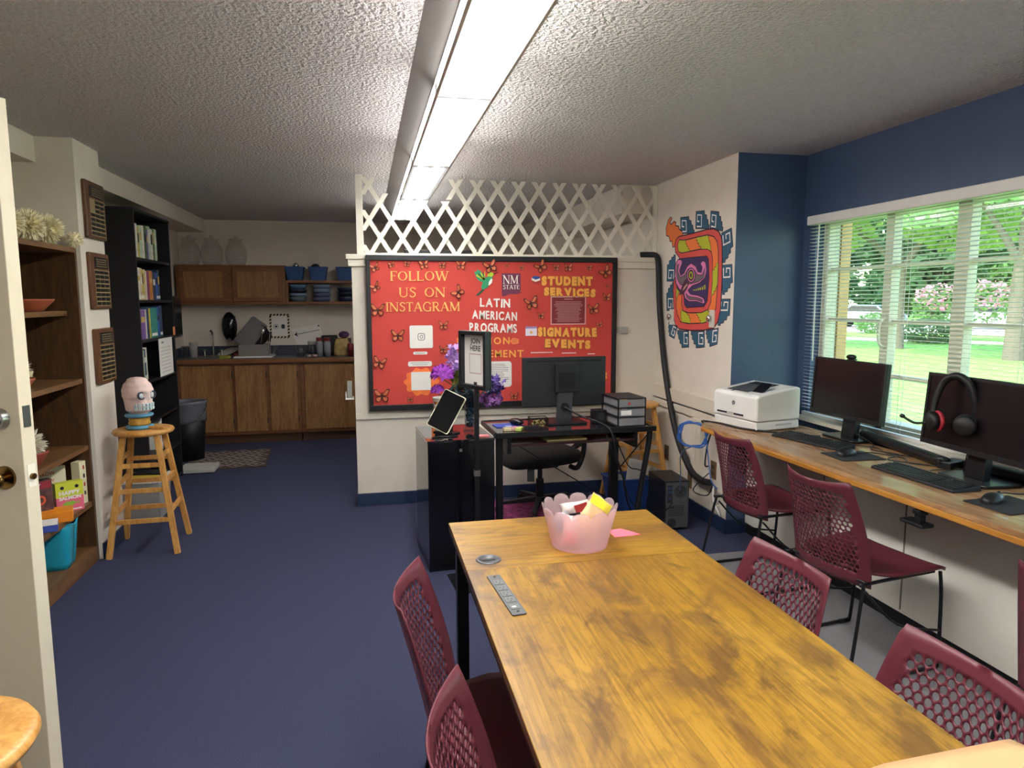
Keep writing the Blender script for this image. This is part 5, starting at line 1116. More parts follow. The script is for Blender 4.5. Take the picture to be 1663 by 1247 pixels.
# office chair on a pink rug
one(MB().rrect(-.42, -.33, .42, .33, .01, 0, .008), 'pink_rug', mat('rug_pink', '#8c3a6a', .95, var=.55, vscale=22, bump=.4, bscale=120), 'dark pink patterned rug under the office chair', 'rug', (1.18, 4.70, 0))
oc = thing('office_chair', 'black swivel office chair with a thick seat behind the desk', 'chair', (1.20, 4.70, .008), math.radians(12))
def cush(u, v):
    a = u*2*PI; ph = -PI/2 + v*PI; se = lambda c, p: math.copysign(abs(c)**p, c)
    x = .285*se(math.cos(ph), .5)*se(math.cos(a), .6); y = .23*se(math.cos(ph), .5)*se(math.sin(a), .6); z = .415 + .055*se(math.sin(ph), .7) - .035*max(0, (-x-.1)/.18)**2
    return (x, y, z)
MB().grid(cush, 36, 14).obj('seat', mat('chair_fabric', '#17171a', .85, bump=.2, bscale=200), oc)
MB().box(-.1, -.1, .335, .1, .1, .37).obj('mechanism', BLACK, oc, bevel=.006); MB().bar((-.12, -.1, .35), (-.13, -.12, .26), .05, .03).obj('lever', BLACK, oc, bevel=.004)
MB().cyl((0, 0, .2), (0, 0, .335), .018, n=14).cyl((0, 0, .07), (0, 0, .24), .028, n=16).obj('gas_column', mat('column', '#2a2a2e', .35, metal=.5), oc)
for k in range(5):
    a = .35 + k*2*PI/5; c_, s_ = math.cos(a), math.sin(a)
    lg_ = MB().hexa([(c_*.03-s_*.022, s_*.03+c_*.022, .075), (c_*.03+s_*.022, s_*.03-c_*.022, .075), (c_*.3+s_*.014, s_*.3-c_*.014, .06), (c_*.3-s_*.014, s_*.3+c_*.014, .06)], [(c_*.03-s_*.022, s_*.03+c_*.022, .115), (c_*.03+s_*.022, s_*.03-c_*.022, .115), (c_*.3+s_*.014, s_*.3-c_*.014, .08), (c_*.3-s_*.014, s_*.3+c_*.014, .08)]).obj('base_leg', BLACK, oc, bevel=.004)
    cs = MB()
    for d_ in (-.013, .013): cs.cyl((c_*.3-s_*(d_-.008), s_*.3+c_*(d_-.008), .027), (c_*.3-s_*(d_+.008), s_*.3+c_*(d_+.008), .027), .027, n=16)
    cs.obj('caster', BLACK, lg_)
for s in (-1, 1):
    ar = MB().tube([(.14, s*.2, .36), (.15, s*.28, .37), (.19, s*.285, .46), (.20, s*.285, .56)], .018, n=10).obj('armrest_post', BLACK, oc)
    MB().box(.07, s*.285-.04, .56, .29, s*.285+.04, .585).obj('arm_pad', BLACK, ar, bevel=.01)
MB().bar((.2, 0, .40), (.31, 0, .46), .06, .02).bar((.31, 0, .45), (.33, 0, .56), .06, .02, (0, 1, 0)).obj('back_bracket', BLACK, oc, bevel=.004)
MB().box(.305, -.19, .52, .34, .19, .66).obj('low_back', BLACK, oc, bevel=.015)

# ================================================================ window counter: folding table and what stands on it
CTOP = wood('counter_laminate', '#926b49', '#b48e66', (2.5, .25, 1), 7, .25, 30, coat=.3)
CEDGE = wood('counter_edge', '#9a6224', '#bd8438', (3, .15, 3), 7, .4, 20)
ct = thing('folding_table', 'long wood-laminate folding table along the window', 'table', (2.36, 2.70, 0), math.radians(2))
MB().rrect(-.295, -1.22, .275, 1.22, .04, .738, .757).obj('top', CTOP, ct, bevel=.002)
MB().rrect(-.299, -1.224, .279, 1.224, .044, .713, .7378).obj('edge_rail', CEDGE, ct, bevel=.004)
MB().box(-.25, -1.15, .706, .24, 1.15, .7128).obj('underside', BLACK, ct)
for y in (1.0, -.95):
    MB().bar((-.23, y, .70), (-.02, y-.0, .52), .025, .025).obj('leg_brace', BLACKM, ct)
lt = MB().box(-.29, -.48, .685, -.25, -.44, .7055).box(-.285, -.475, .655, -.255, -.445, .685).box(-.30, -.50, .640, -.24, -.39, .655).obj('latch', BLACK, ct, bevel=.004)
KZ = .7575
def keyboard(label, x, y, rz):
    k = thing('keyboard', label, 'keyboard', (x, y, KZ), rz, 'keyboards on the counter')
    MB().hexa([(-.22, -.07, 0), (.22, -.07, 0), (.22, .07, 0), (-.22, .07, 0)], [(-.218, -.068, .012), (.218, -.068, .012), (.218, .068, .022), (-.218, .068, .022)]).obj('case', BLACK, k, bevel=.003)
    kb_ = MB(); 
    for r in range(6):
        for c in range(21):
            if (c in (15, 19 if r == 9 else 15)) or (r == 4 and 4 <= c <= 9) or (c == 19 and False): continue
            x0 = -.21 + c*.0200; y0 = .052 - r*.0205 - (.004 if r else 0); z0 = .0205 + (y0-.068)*.0735
            kb_.box(x0+.0012, y0-.0082, z0-.003, x0+.0178, y0+.0082, z0+.005)
    kb_.box(-.212, -.064, .0118, .212, .062, .0135)
    kb_.box(-.13, .052-4*.0205-.0122, .0125, -.012, .052-4*.0205+.0042, .0175)
    kb_.obj('keys', mat('key_black', '#1e1e22', .5), k); return k
def mouse(label, x, y, rz, k=1):
    m = thing('computer_mouse', label, 'mouse', (x, y, KZ+.0045), rz, 'computer mice on the counter')
    b = MB().grid(lambda u, v: (.032*math.cos(2*PI*u)*math.sin(PI/2*v) * (1 if True else 0), .058*math.sin(2*PI*u)*math.sin(PI/2*v), .036*math.cos(PI/2*v)**.8), 28, 10).obj('shell', mat('mouse_grey', '#1b1b1f', .35), m)
    MB().cyl((-.003, .034, .030), (.003, .034, .030), .007, n=14).obj('wheel', BLACK, m); return m
def pad(label, x, y, rz):
    return one(MB().rrect(-.115, -.095, .115, .095, .008, 0, .0035), 'mouse_pad', mat('pad_black', '#242427', .85), label, 'mouse pad', (x, y, KZ), rz, 'black mouse pads on the counter', bevel=.001)
SCRN = mat('dark_screen', '#150f12', .3, spec=.5)
def monitor(label, x, y, rz, tilt=4):
    m = thing('counter_monitor', label, 'monitor', (x, y, KZ), rz, 'monitors on the window counter')
    R = Matrix.Translation((0, 0, .28)) @ Matrix.Rotation(math.radians(-tilt), 4, 'X')
    b = MB(); b.M = R; b.box(-.27, 0, -.162, .27, .03, .158).box(-.2, .03, -.1, .2, .05, .1).obj('casing', BLACK, m, bevel=.004)
    b = MB(); b.M = R
    for q in ((-.27, .143, .27, .158), (-.27, -.162, .27, -.14)): b.box(q[0], -.006, q[1], q[2], -.0005, q[3])
    for q in ((-.27, -.14, -.256, .143), (.256, -.14, .27, .143)): b.box(q[0], -.0058, q[1], q[2], -.0005, q[3])
    b.obj('bezel', mat('bezel_black', '#1b1a1d', .4), m)
    b = MB(); b.M = R; b.box(-.256, -.002, -.14, .256, -.0003, .143).obj('screen', SCRN, m)
    MB().hexa([(-.05, .02, .014), (.05, .02, .014), (.045, .06, .014), (-.045, .06, .014)], [(-.045, .04, .2), (.045, .04, .2), (.045, .075, .2), (-.045, .075, .2)]).obj('neck', mat('neck_black', '#141417', .35), m, bevel=.003)
    MB().rrect(-.13, -.05, .13, .15, .03, 0, .014).obj('foot', mat('foot_black', '#121215', .25), m, bevel=.003); return m
FM = -PI/2     # screens face -X
monitor('first black monitor on the window counter, with a webcam on top, next to the printer', 2.56, 3.275, FM + math.radians(2))
monitor('second black monitor on the window counter, with a headset hung on its corner', 2.475, 2.38, FM + math.radians(-3))
keyboard('black keyboard in front of the first window monitor, farther from the viewer', 2.345, 3.25, FM + math.radians(12))
keyboard('black keyboard in front of the second window monitor, nearer the viewer', 2.32, 2.46, FM + math.radians(2))
pad('black mouse pad beside the far keyboard', 2.325, 2.90, math.radians(-4)); pad('black mouse pad at the right edge of the photo, beside the near keyboard', 2.33, 2.06, math.radians(4))
mouse('black mouse on the far mouse pad', 2.30, 2.915, math.radians(-80)); mouse('black mouse on the near mouse pad at the right edge', 2.30, 2.10, math.radians(-75))
# webcam
wc = thing('webcam', 'small black webcam clipped on top of the first window monitor', 'webcam', (2.555, 3.235, 1.1975), FM)
MB().ball((0, -.005, .018), (.034, .02, .014), 18, 9).obj('body', BLACK, wc); MB().cyl((0, -.024, .018), (0, -.028, .018), .009, n=16).obj('lens', mat('lens_black', '#08080c', .05, coat=1), wc); MB().box(-.016, -.02, -.0, .016, .02, .007).obj('clip', BLACK, wc, bevel=.002)
# headset hung on the second monitor
hs = thing('headset', 'black gaming headset with red ear ring and boom microphone on the monitor corner', 'headset', (2.455, 2.455, KZ+.355), FM + .15)
HB = mat('headset_black', '#121214', .5)
MB().tube([(-.072, -.035, -.10), (-.078, -.02, -.03), (-.055, -.004, .055), (0, .0, .085), (.055, .0, .055), (.078, .012, -.03), (.072, .02, -.10)], lambda t: .011 + .005*math.sin(PI*t), n=10).obj('headband', HB, hs)
for s, dx_, dy_ in ((-1, -.06, -.05), (1, .07, -.028)):
    MB().at((dx_, dy_, -.115), rz=math.radians(-25 if s < 0 else 30), rx=PI/2).lathe([(0, .022), (.034, .022), (.043, .012), (.043, -.004), (.036, -.012), (0, -.012)], n=26).obj('ear_cup', HB, hs)
    MB().at((dx_, dy_, -.115), rz=math.radians(-25 if s < 0 else 30), rx=PI/2).lathe([(.026, -.014), (.044, -.012), (.047, -.02), (.042, -.03), (.026, -.03)], n=26).obj('ear_pad', mat('headset_red', '#a02533', .5) if s < 0 else HB, hs)
MB().tube([(-.085, -.06, -.125), (-.12, -.085, -.13), (-.165, -.1, -.108)], .0055, n=8).ball((-.168, -.101, -.106), (.013, .01, .009), 10, 6).obj('microphone_boom', HB, hs)
# dark bar at the back edge and loose cables
one(MB().tube([(0, .30, 0), (0, .29, 0), (0, -.30, 0), (0, -.31, 0)], lambda t: .026 if .02 < t < .98 else .018, n=14, k=3), 'black_bar', mat('bar_black', '#101012', .4), 'long black rounded bar at the back of the counter beside the first window monitor', 'speaker bar', (2.62, 2.93, KZ+.028), math.radians(-10))
one(MB().tube([(0, .30, 0), (0, .29, 0), (0, -.45, 0), (0, -.46, 0)], lambda t: .026 if .02 < t < .98 else .018, n=14, k=3), 'black_bar', mat('bar_black', '#101012'), 'long black rounded bar behind the second window monitor foot', 'speaker bar', (2.655, 2.20, KZ+.028), math.radians(3))
rc = random.Random(4)
for lab, p in (('tangled black cable from the first monitor foot along the counter', [(2.58, 3.2, .80), (2.6, 3.1, .765), (2.5, 2.98, .765), (2.55, 2.85, .765), (2.42, 2.78, .765), (2.5, 2.66, .765), (2.6, 2.55, .765)]),
               ('thin mouse cable looping behind the far mouse pad', [(2.36, 2.91, .768), (2.45, 2.93, .763), (2.52, 2.8, .763), (2.47, 2.7, .763), (2.56, 2.62, .763), (2.6, 2.72, .763)]),
               ('thin keyboard cable running back to the first window monitor', [(2.42, 3.16, .767), (2.5, 3.1, .763), (2.56, 3.02, .763), (2.52, 2.9, .763), (2.6, 2.8, .763)]),
               ('thin cable curving from the near keyboard to the second monitor', [(2.39, 2.50, .767), (2.46, 2.56, .763), (2.54, 2.54, .763), (2.56, 2.44, .763), (2.6, 2.36, .763)]),
               ('thin cable from the near mouse to the second monitor foot', [(2.355, 2.13, .768), (2.44, 2.19, .763), (2.5, 2.16, .763), (2.6, 2.2, .763)]),
               ('black power lead dropping from the second window monitor', [(2.52, 2.42, .99), (2.55, 2.47, .85), (2.58, 2.52, .768), (2.6, 2.62, .765)])):
    cord(lab, p, .0026, name='cable', cat='cable')
one(MB().box(-.06, -.03, 0, .06, .03, .035), 'power_adapter', BLACK, 'black adapter box behind the second window monitor', 'adapter', (2.60, 2.60, KZ), .3, bevel=.005)
# printer
PW = mat('printer_white', '#e3e1dd', .4)
pr = thing('printer', 'white laser printer on the far end of the window counter', 'printer', (2.322, 3.772, KZ), math.radians(-79.3))
b = MB(); b.hexa([(-.19, -.155, .006), (.19, -.155, .006), (.19, .165, .006), (-.19, .165, .006)], [(-.185, -.16, .055), (.185, -.16, .055), (.185, .165, .055), (-.185, .165, .055)]).obj('paper_drawer', PW, pr, bevel=.006)
b = MB(); b.M = WALLROT @ Matrix.Identity(4)
sd = [(-.162, .058), (-.165, .20), (-.145, .214), (.14, .252), (.165, .245), (.168, .058)]
b = MB(); b.add([(-.192, y, z) for y, z in sd] + [(.192, y, z) for y, z in sd], [tuple(range(6)), tuple(range(6, 12))[::-1]] + [(i, 6+i, 6+(i+1) % 6, (i+1) % 6) for i in range(6)]); b.obj('body', PW, pr, bevel=.012, seg=3)
GT = mat('tray_grey', '#46474b', .5)
b = MB(); b.M = Matrix.Translation((0, 0, .2342)) @ Matrix.Rotation(math.radians(7.6), 4, 'X'); b.box(-.12, -.12, 0, .06, .05, .004); b.obj('output_tray', GT, pr, bevel=.002)
b = MB(); b.M = Matrix.Translation((-.03, -.10, .226)) @ Matrix.Rotation(math.radians(-14), 4, 'Y') @ Matrix.Rotation(math.radians(8), 4, 'X'); b.box(-.12, -.035, 0, -.02, .05, .004).obj('tray_flap', GT, pr)
b = MB(); b.M = Matrix.Translation((0, 0, .2346)) @ Matrix.Rotation(math.radians(7.6), 4, 'X'); b.box(-.13, .055, 0, .07, .115, .0025).obj('paper_exit', mat('slot_black', '#0b0b0d', .6), pr)
b = MB(); b.M = Matrix.Translation((.10, -.06, .2285)) @ Matrix.Rotation(math.radians(35), 4, 'X'); b.box(-.035, -.03, 0, .045, .06, .012).obj('control_panel', mat('panel_black', '#0e0e11', .2), pr, bevel=.003)
MB().box(-.15, -.1662, .078, .08, -.1625, .088).obj('manual_slot', mat('slot_black', '#0b0b0d'), pr); MB().box(-.06, -.1668, .080, .0, -.1662, .0865).obj('slot_tab', PW, pr)
b = MB(); b.M = Matrix.Translation((-.005, -.1652, .15)) @ WALLROT; b.cyl((0, 0, 0), (0, 0, .0012), .0125, n=28).obj('round_logo', mat('logo_grey', '#5a5c60', .4), pr)
b = MB(); b.M = Matrix.Translation((-.005, -.1664, .15)) @ WALLROT; b.text('hp', 0, -.004, .0105, 0, .0004, align='c', shear=.25).obj('logo_lettering', PW, pr)
MB().box(.1925, -.02, .03, .194, .1, .04).obj('side_vent', mat('vent_grey', '#b9b8b4', .5), pr)

# ================================================================ walnut bookcase at the left
bc = thing('walnut_bookcase', 'dark walnut open bookcase built beside the white column', 'bookcase', (-1.79, 3.5, 0))
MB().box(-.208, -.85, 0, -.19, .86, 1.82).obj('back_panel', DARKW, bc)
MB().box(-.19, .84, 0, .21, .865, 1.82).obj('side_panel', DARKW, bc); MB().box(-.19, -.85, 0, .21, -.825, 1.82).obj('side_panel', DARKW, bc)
for z, w, n in ((1.79, .215, 'top_board'), (1.44, .15, 'shelf'), (1.055, .2, 'shelf'), (.67, .205, 'shelf'), (.335, .205, 'shelf'), (.0, .21, 'base_shelf')):
    h_ = .09 if n == 'base_shelf' else .028
    MB().box(-.19, -.825, z, w, .84, z+h_).obj(n, DARKS, bc, bevel=.002)
POM = mat('pompom_cream', '#f5ecca', .8, var=.1, vscale=50)
def pompom(label, loc, r, n=1000, m=POM):
    t = thing('paper_pompom', label, 'paper flower', loc, 0, 'cream paper pompoms'); f = MB(); rr = random.Random(int(loc[1]*100))
    for i in range(n):
        q = Vector((rr.gauss(0, 1), rr.gauss(0, 1), rr.gauss(0, 1))).normalized(); u_ = q.cross(Vector((rr.gauss(0, 1), rr.gauss(0, 1), rr.gauss(0, 1)))).normalized(); L = r*rr.uniform(.75, 1.08); w_ = r*.045
        k = q.cross(u_)*r*rr.uniform(-.15, .15); f.add([q*.4*r-u_*w_*.6, q*.4*r+u_*w_*.6, q*L*.8+u_*w_+k*.5, q*L+k, q*L*.8-u_*w_+k*.5], [(0, 1, 2, 3, 4)])
    f.obj('petals', m, t, kind='stuff'); MB().ball((0, 0, 0), r*.55, 10, 7).obj('core', POM, t); return t
pompom('cream paper pompom on the walnut bookcase top, nearest the door', (-1.66, 3.80, 1.90), .075)
pompom('cream paper pompom on the walnut bookcase top, middle of the three', (-1.655, 3.98, 1.905), .085)
pompom('cream paper pompom on the walnut bookcase top, closest to the column', (-1.655, 4.20, 1.905), .085)
pompom('cream paper pompom drooping over the bookcase top corner at the column', (-1.565, 4.315, 1.862), .05, 300)
def bowl(label, loc, r, h, m, grp='clay bowls in the bookcase'):
    t = one(MB().lathe([(0, 0), (r*.55, 0), (r*.6, .006), (r*.97, h*.85), (r, h), (r*.93, h), (r*.55, .012), (0, .01)], n=30), 'clay_bowl', m, label, 'bowl', loc, 0, grp); return t
TERR = mat('terracotta', '#9a4f32', .6, var=.15, vscale=10)
bowl('wide terracotta bowl on the highest inner shelf of the bookcase', (-1.77, 4.17, 1.4685), .13, .065, TERR)
bowl('small terracotta bowl beside a white fringed bowl on the second inner shelf', (-1.69, 3.80, 1.0835), .085, .06, TERR)
bowl('red clay bowl under a white fringed flower on the third inner shelf', (-1.68, 3.84, .6985), .09, .07, mat('clay_red', '#8a3f30', .6))
FRG = mat('fringe_white', '#d9d2c0', .8)
one(MB().lathe([(0, 0), (.05, 0), (.075, .05), (.08, .08), (.074, .08), (.045, .01), (0, .01)], n=28), 'fringed_bowl', mat('glaze_cream', '#c3bb98', .4), 'pale glazed bowl behind the terracotta bowl on the second inner shelf', 'bowl', (-1.77, 3.98, 1.0835))
pompom('white fringed paper flower standing in the pale glazed bowl', (-1.77, 3.98, 1.165), .085, 600, FRG)
pompom('white fringed paper flower standing in the red clay bowl', (-1.69, 3.86, .80), .09, 600, FRG)
def gamebox(name, label, loc, rz, d, m, tilt=0, group='board games on the bookcase'):
    t = thing(name, label, 'game', loc, 0, group); t.rotation_euler = (0, tilt, rz)
    MB().box(-d[0]/2, -d[1]/2, 0, d[0]/2, d[1]/2, d[2]).obj('box', m, t, bevel=.0015); return t
gz = .3635
def face_txt(t, s, x, z, h, y, m, name='lettering', **k):
    b = MB(); b.M = Matrix.Translation((0, y, 0)) @ WALLROT; b.text(s, x, z, h, 0, .0006, **k); b.obj(name, m, t)
CRM = mat('game_cream', '#d8cdae', .6)
g1 = gamebox('card_game_box', 'cream game box with black and red title at the back of the games shelf', (-1.785, 4.20, gz), math.radians(48), (.24, .045, .235), CRM)
face_txt(g1, 'THROW', .01, .195, .02, -.0229, mat('print_red', '#b8442f', .6), 'red_lettering', align='c', bold=.02); face_txt(g1, 'THROW', .01, .155, .018, -.0229, mat('print_red', '#b8442f'), 'red_lettering', align='c', bold=.02); face_txt(g1, 'BURRITO', 0, .105, .038, -.0229, BLACK, 'black_lettering', w=.22, align='c', bold=.03)
g2_ = gamebox('card_game_box', 'cream game box standing on end against the bookcase side', (-1.635, 4.31, gz), math.radians(75), (.055, .05, .245), mat('game_ivory', '#e2d9b4', .6))
for i, z in enumerate((.2, .15, .10, .05)): MB().box(.0, -.0262, z, .012, -.0252, z+.022).obj('printed_mark', BLACK if i % 2 else mat('print_red', '#b8442f'), g2_)
g3 = gamebox('card_game_box', 'lime and pink game box with two eyes at the front of the games shelf', (-1.64, 4.165, gz), math.radians(38), (.135, .045, .165), mat('game_pink', '#e0667f', .5))
MB().box(-.0676, -.0236, .085, .0676, .0226, .1656).obj('lime_lid', mat('game_lime', '#c9cf3a', .5), g3)
for x in (-.036, .036): MB().at((x, -.0238, .138), rx=PI/2).cyl((0, 0, -.0), (0, 0, .0012), .0095, n=18).obj('eye', BLACK, g3)
face_txt(g3, 'HAPPY', 0, .098, .022, -.0240, PAPER, w=.105, align='c', bold=.05); face_txt(g3, 'SALMON', 0, .070, .02, -.0232, PAPER, w=.108, align='c', bold=.05)
b = MB(); b.M = Matrix.Translation((0, -.0228, 0)) @ WALLROT; b.prism([(-.042, .045), (-.02, .058), (.015, .058), (.03, .047), (.045, .055), (.042, .038), (.028, .044), (.01, .034), (-.022, .034)], 0, .0007).obj('green_fish', mat('fish_green', '#8db33a', .6), g3)
MB().box(-.055, -.0231, .008, .055, -.0226, .014).obj('small_print', PAPER, g3)
g4 = gamebox('card_game_bag', 'dark red patterned game pouch with coral rings at the left of the games shelf', (-1.735, 3.975, gz), math.radians(42), (.17, .05, .22), mat('game_dark', '#5a3a36', .5, var=.6, vscale=30))
for x, z in ((-.03, .12), (.03, .115), (-.01, .06)): 
    b = MB(); b.M = Matrix.Translation((x, -.0258, z)) @ WALLROT; b.strip([(.016*math.cos(2*PI*i/18), .02*math.sin(2*PI*i/18)) for i in range(18)], .01, 0, .001, True); b.obj('coral_ring', mat('ring_coral', '#d1553a', .6), g4)
MB().box(-.08, -.0258, .175, .08, -.025, .215).obj('red_band', mat('band_red', '#8c2430', .6), g4); face_txt(g4, 'PLAY', 0, .184, .02, -.0259, PAPER, align='c')
gamebox('game_box', 'bright orange game box lying at the front of the games shelf', (-1.66, 3.985, gz), math.radians(20), (.2, .13, .055), mat('game_orange', '#e88a1f', .5))
g6 = gamebox('card_deck', 'small white and blue card deck at the shelf front, nearest the door', (-1.615, 3.83, gz), math.radians(20), (.09, .12, .035), mat('deck_blue', '#3b50a0', .5)); MB().box(-.0452, -.0602, .0352, .0452, .0602, .037).obj('white_face', PAPER, g6); 
# turquoise caddy on the base shelf
TQ = mat('turquoise_plastic', '#1f93ad', .4)
cd = thing('turquoise_bin', 'turquoise plastic bin with a dipped rim on the bookcase base', 'bin', (-1.70, 4.06, .0905), math.radians(8))
def binfn(u, v):
    a = u*2*PI; se = lambda c, p: math.copysign(abs(c)**p, c); k = .80 + .2*v
    x = .115*k*se(math.cos(a), .4); y = .125*k*se(math.sin(a), .4); top = .25 - .035*math.exp(-((x-.09)/.05)**2)*math.exp(-(y/.07)**2)
    return (x, y, top*v)
MB().grid(binfn, 72, 8).obj('tub', TQ, cd, solid=.003); MB().box(-.085, -.09, 0, .085, .09, .004).obj('floor_plate', TQ, cd)
MB().tube([binfn(i/60, 1) for i in range(61)], .005, n=6, k=1).obj('rim', TQ, cd)
hd_ = MB().tube([(.0, -.06, .2), (.0, -.055, .255), (.0, .055, .255), (.0, .06, .2)], .007, n=8, k=3)
one(hd_, 'wire_handle', mat('handle_grey', '#b8b8b6', .35), 'pale grey handle sticking out of the turquoise bin', 'handle', (-1.70, 4.06, .0955), .2)
one(MB().box(-.05, -.07, 0, .05, .07, .16), 'dark_box', mat('box_dark', '#2a2226', .6), 'dark box standing inside the turquoise bin', 'box', (-1.745, 4.06, .0955), .14, bevel=.003)

# plaques on the column
PLW = wood('plaque_walnut', '#4a2f1d', '#6b4529', (3, 3, .4), 6, .35, 30)
for z, n_c, lab in ((2.05, 2, 'top walnut award plaque on the white column, with the widest black heading plate'), (1.64, 3, 'middle of three walnut award plaques on the white column'), (1.195, 3, 'lowest of three walnut award plaques on the white column')):
    p = thing('award_plaque', lab, 'plaque', (-1.56, 4.595, z), 0, 'award plaques on the column')
    b = MB(); b.M = on_left(0); b.rrect(-.15, -.165, .15, .165, .012, 0, .02); b.obj('board', PLW, p, bevel=.004)
    b = MB(); b.M = on_left(0); b.box(-.085, .075, .02, .125, .14, .0215); b.obj('heading_plate', mat('plate_black', '#1c1a18', .3, metal=.3), p)
    b = MB(); b.M = on_left(0)
    for r in range(4): b.box(-.06, .085+.0135*r, .0215, .10, .089+.0135*r, .0219)
    b.obj('heading_print', mat('engraved_gold', '#8f7c55', .5), p)
    for r in range(8):
        for c in range(3):
            if n_c == 2 and c == 0 and r < 3: continue
            b = MB(); b.M = on_left(0); x = -.088 + c*.074; y = .042 - r*.0262
            b.box(x, y, .02, x+.066, y+.019, .0212); b.obj('name_plate', mat('plate_black', '#1c1a18'), p)
    b = MB(); b.M = on_left(0); b.box(-.093, -.147, .02, .138, .066, .0205); b.obj('gold_field', mat('engraved_gold', '#8f7c55'), p)

# ================================================================ painted skull on the stool
sk = thing('ceramic_skull', 'pale pink painted ceramic skull with blue ringed base on the pine stool', 'skull', (-1.362, 4.53, .7525), math.radians(52))
SKP = mat('skull_pink', '#eccfc7', .55, var=.12, vscale=25, bump=.3, bscale=35)
MB().lathe([(0, 0), (.072, 0), (.078, .008), (.075, .018), (.06, .022), (.0, .022)], n=30).obj('base_ring', mat('skull_blue', '#4f8ba8', .45), sk)
MB().lathe([(0, .022), (.058, .022), (.062, .035), (.056, .045), (.06, .058), (.055, .072), (0, .072)], n=30).obj('gold_neck', mat('skull_gold', '#b98a3a', .45, var=.2, vscale=40), sk)
MB().lathe([(0, .072), (.072, .072), (.08, .08), (.076, .09), (0, .092)], n=30).obj('collar_ring', mat('skull_blue', '#4f8ba8'), sk)
def skull(u, v):
    a = u*2*PI; t = v
    prof = [(0, .55), (.12, .82), (.26, .86), (.38, .9), (.5, .99), (.64, 1.0), (.78, .9), (.90, .66), (1, .0)]
    for (a0, r0), (a1, r1) in zip(prof, prof[1:]):
        if a0 <= t <= a1: k = (t-a0)/(a1-a0); k = k*k*(3-2*k) if a1 < 1 else 1-math.sqrt(max(0, 1-k*k)); r = r0 + (r1-r0)*k; break
    x = .078*r*math.cos(a); y = .102*r*math.sin(a); z = .09 + .225*t
    if math.sin(a) < 0:                      # face side (-Y): flat jaw, deep sockets
        if t < .34: y = max(y, -.082) * 1.05
        for ex in (-.034, .034):
            d = math.hypot((x-ex)/.026, (z-.208)/.024)
            if d < 1: y += .022*(1-d*d)
        d = math.hypot(x/.012, (z-.172)/.018)
        if d < 1: y += .012*(1-d)
    return (x, y, z)
MB().grid(skull, 56, 44).obj('head', SKP, sk)
for ex in (-.034, .034):
    MB().at((ex, -.083, .208), rx=PI/2).lathe([(.016, 0), (.02, .006), (.025, .004), (.025, -.006)], n=22).obj('eye_ring', mat('eye_dark', '#3a4654', .4), sk)
    MB().at((ex, -.074, .208), rx=PI/2).ball((0, 0, 0), (.016, .016, .009), 14, 8).obj('eye', mat('eye_white', '#cfd8dc', .3), sk)
for r in range(2):
    for i in range(8):
        a = -1.0 + i*2.0/7; MB().at((.064*math.sin(a), -.09*math.cos(a)-.003, .128 + .021*r), rz=a).box(-.0075, -.009, -.009, .0075, .006, .009).obj('tooth', mat('tooth_blue', '#c2d5d6', .4), sk, bevel=.002)
for i in range(12):
    a = -1.3 + i*.24; z = .232 + .014*math.sin(i*1.7); MB().ball((.066*math.sin(a), -.088*math.cos(a), z), (.008, .006, .006), 8, 6).obj('painted_bump', mat('skull_rose', '#b9776f', .6), sk)
one(MB().bar((0, 0, .012), (.09, -.03, .008), .014, .012), 'wooden_stick', STOOLW, 'small wooden handle lying on the stool beside the skull base', 'stick', (-1.30, 4.49, .7525))

# ================================================================ black bookcase
kc = thing('black_bookcase', 'tall black bookcase with shelves of books beyond the column', 'bookcase', (-1.795, 5.94, 0))
MB().box(-.20, -.46, 0, -.19, .46, 2.17).obj('back_panel', BLACK, kc)
for y in (-.46, .44): MB().box(-.19, y, 0, .195, y+.02, 2.17).obj('side_panel', mat('case_black', '#121116', .5), kc, bevel=.001)
MB().box(-.2, -.465, 2.171, .2, .465, 2.19).obj('top_board', BLACK, kc, bevel=.002)
SHZ = (1.84, 1.53, 1.235, .925, .62, .31, .04)
for z in SHZ: MB().box(-.189, -.439, z-.02, .19, .439, z).obj('shelf', BLACK, kc)
BOOKC = [('#4f6a3c', 'green'), ('#d8d3c6', 'white'), ('#7b5a9a', 'purple'), ('#c9b23e', 'yellow'), ('#b8c9b0', 'pale green'), ('#3d4f86', 'blue'), ('#d98a86', 'pink'), ('#b7753c', 'orange'), ('#cdb68c', 'tan'), ('#2f3f5c', 'navy'), ('#39897c', 'teal'), ('#8a3a66', 'plum')]
ORD = ['first', 'second', 'third', 'fourth', 'fifth', 'sixth', 'seventh', 'eighth', 'ninth', 'tenth', 'eleventh', 'twelfth', 'thirteenth', 'fourteenth', 'fifteenth', 'sixteenth']
rb = random.Random(11)
def books(z, seq, hmax, rowname):
    y = -.432
    for i, (ci_, th) in enumerate(seq):
        c, n = BOOKC[ci_]; h = hmax*rb.uniform(.88, 1); dp = rb.uniform(.2, .24)
        t = thing('book', '%s book, %s from the left on the %s shelf of the black bookcase' % (n, ORD[i], rowname), 'book', (-1.795+.15, 5.94+y+th/2, z+.0005), 0, 'books on the %s black shelf' % rowname)
        m = mat('book_'+n.replace(' ', '_'), c, .55, var=.25, vscale=25)
        MB().box(-dp, -th/2+.0005, 0, 0, th/2-.0005, h).obj('cover', m, t, bevel=.002)
        if rb.random() < .7: MB().box(0.0002, -th*.32, h*rb.uniform(.5, .6), .0012, th*.32, h*rb.uniform(.7, .9)).obj('spine_title', mat('spine_' + ('gold', 'white', 'dark')[i % 3], ('#c9a95a', '#dcd8cf', '#2b2730')[i % 3], .6), t)
        if rowname != 'top' and rb.random() < .6: MB().box(0.0002, -th*.4, .012, .001, th*.4, .035).obj('call_label', PAPER, t)
        y += th
